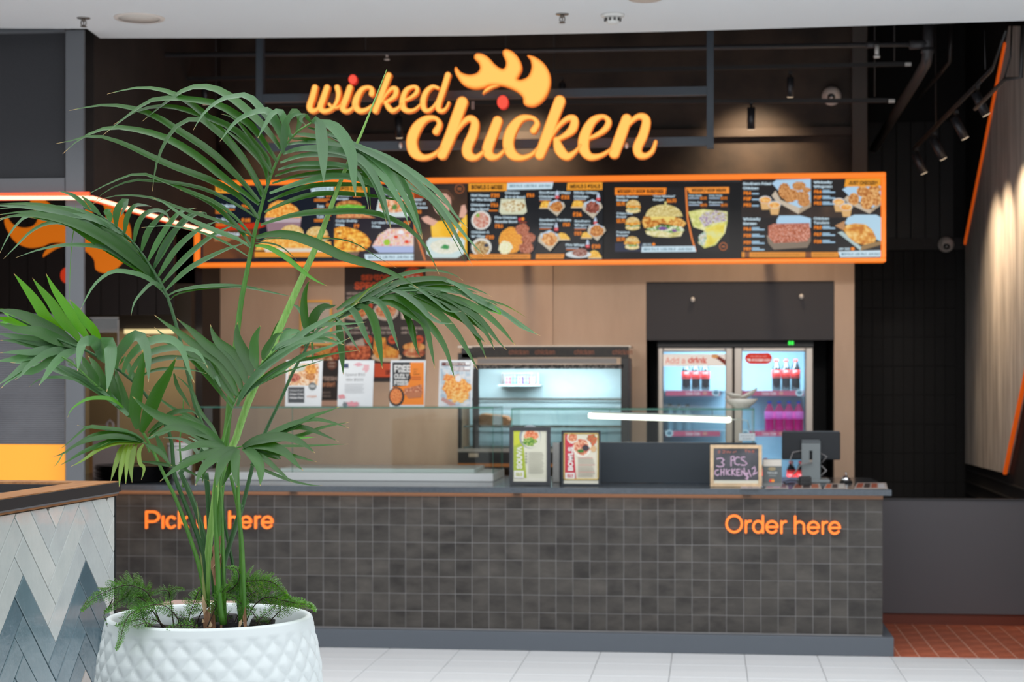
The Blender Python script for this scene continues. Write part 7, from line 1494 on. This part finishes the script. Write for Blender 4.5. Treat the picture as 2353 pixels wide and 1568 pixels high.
husk('F 1500,960 1498,1130 1535,1135 1530,1060 1520,960', 4.99); husk('F 1575,920 1565,1130 1580,1130', 5.0); husk('F 1545,930 1550,955 1570,955 1568,935', 4.96, M_husk2)
husk('F 1745,975 1725,1050 1735,1120 1755,1115 1752,1040', 4.965); husk('F 1720,1065 1700,1080 1695,1128 1705,1128 1722,1090', 4.96, M_husk2)

# ---- ferns: lacy fronds, each an object; its pinnules are one leafy part
rn = random.Random(21)
M_fern = leaf_mat('fern_leaf', (96, 156, 62), (72, 130, 46)); M_fstem = mat('fern_stalk', (60, 48, 36), .6)
def fern(s, plen, d, side=1.0, t0=.25, droop=.3, pale=False):
    P = pp(s); dd = list(np.linspace(d[0], d[1], len(P))); Q, L = catm([(x, y, z) for (x, y), z in zip(P, dd)], 40)
    b = MB(); b.tube([WD(x, y, z) for x, y, z in Q], [(1.6 - 1.1 * i / 39) * 5 / FPX for i in range(40)], 5)
    o = link('fern_frond', b, M_fstem, pot)
    vs = []; fs = []
    def blade(p, dx, dy, ln, w, z):
        """small leaf quad fan from p along (dx,dy) px"""
        nx, ny = -dy, dx; i = len(vs); zz = z + rn.uniform(-.006, .006)
        for u, v in ((0, 0), (.4, w), (1, 0), (.4, -w)): vs.append(WD(p[0] + dx * ln * u + nx * ln * v, p[1] + dy * ln * u + ny * ln * v, zz + .004 * v * 10 * rn.uniform(.3, 1)))
        fs.append((i, i + 1, i + 2, i + 3))
    step = 8.5; plen *= 1.35; n = int(L / step)
    for k in range(n):
        t = t0 + (1 - t0) * k / n; i = min(38, int(t * 39)); x, y, z = Q[i] + (Q[i + 1] - Q[i]) * (t * 39 - i); tx, ty = Q[i + 1][:2] - Q[i][:2]; l = math.hypot(tx, ty) + 1e-6; tx /= l; ty /= l
        u = (t - t0) / (1 - t0); ll = plen * (1 - u ** 1.3) * min(1, .55 + u * 3)
        for sd in (-1, 1):
            a = rn.uniform(.85, 1.15) * sd; dx, dy = tx * math.cos(a) - ty * math.sin(a), tx * math.sin(a) + ty * math.cos(a)
            dy += droop; q = math.hypot(dx, dy); dx /= q; dy /= q; sg = ll * rn.uniform(.8, 1.1); dz = rn.uniform(-.02, .02)
            m_ = max(3, int(sg / 3.6))
            for j in range(m_):
                v = (j + .5) / m_; px_, py_ = x + dx * sg * v, y + dy * sg * v + droop * 4 * v * v; zz = z + dz * v * 2 + sd * .03 * v
                s2 = 7.0 * (1 - v * .6) * min(1, plen / 34)
                for s3 in (-1, 1):
                    a2 = .8 * s3; blade((px_, py_), dx * math.cos(a2) - dy * math.sin(a2), dx * math.sin(a2) + dy * math.cos(a2), s2, .24, zz)
            blade((x, y), dx, dy, sg, .014, z + dz)
    c0 = vs[0].copy(); me = bpy.data.meshes.new('foliage'); me.from_pydata([tuple(v - c0) for v in vs], [], fs); ul = me.uv_layers.new(name='UVMap'); me.materials.append(M_fern)
    for lp in me.loops: ul.data[lp.index].uv = (.1 * (lp.vertex_index % 4), .3)
    q = bpy.data.objects.new('foliage', me); C.objects.link(q); q.parent = o; q.location = c0 - WPOS[o.name]; q['kind'] = 'stuff'
FN = [
 ('I 790,910 740,800 660,600 560,530 430,510 280,560 130,640 20,760', 34, (5.0, 4.85), .3), ('I 790,915 700,760 600,640 450,620 330,700 240,770', 26, (5.0, 4.86), .3), ('I 800,915 700,760 600,740 480,780 420,900 390,1020 350,1125', 24, (4.95, 4.72), .25),
 ('I 890,900 870,720 850,600 830,560 760,560 690,600', 18, (5.05, 5.0), .5), ('I 890,900 870,720 850,590 880,550 940,540 1000,550', 15, (5.05, 5.05), .5), ('I 1010,900 1040,780 1090,640 1130,560 1200,520', 26, (5.1, 5.1), .3), ('I 960,900 900,780 800,700 700,690 600,720 520,760', 22, (4.95, 4.85), .3),
 ('I 1090,900 1150,760 1250,680 1380,580 1470,510 1500,420 1460,350 1370,340', 22, (5.1, 5.0), .45), ('I 1300,800 1380,640 1480,500 1640,470 1800,480 1900,560 1980,640', 36, (5.1, 5.0), .3), ('I 1560,860 1640,700 1760,620 1900,650 2050,680 2160,690 2220,760', 28, (5.1, 5.0), .3),
 ('I 1740,890 1850,780 1950,700 2080,640 2120,690', 20, (5.1, 5.1), .3), ('I 1700,880 1620,760 1540,700 1440,620 1380,610', 22, (5.0, 5.0), .3), ('I 1640,900 1700,820 1800,740 1830,700', 20, (5.0, 5.0), .2), ('I 1400,860 1380,780 1330,740 1290,700', 18, (5.0, 5.0), .2),
 ('I 820,900 700,830 560,830 440,860 330,885', 20, (4.92, 4.8), .2), ('I 1130,930 1060,890 960,880 860,900 800,920', 18, (4.88, 4.84), .1), ('I 1120,920 1000,820 900,780 820,800', 20, (5.0, 4.95), .2), ('I 1200,900 1260,760 1320,620 1360,540 1420,500', 22, (4.95, 4.95), .3),
 ('I 650,900 600,800 560,700 520,640 420,600', 22, (5.02, 5.0), .3), ('I 1440,900 1500,760 1600,600 1700,560 1780,570', 26, (5.1, 5.1), .35), ('I 700,900 640,860 560,880 500,900', 16, (4.85, 4.8), .1), ('I 320,640 280,720 240,790 260,850 270,900', 12, (4.9, 4.88), .0),
]
for s, pl_, d, t0 in FN: fern(s, pl_, d, 1.0, t0, .28)
bpy.context.view_layer.update()
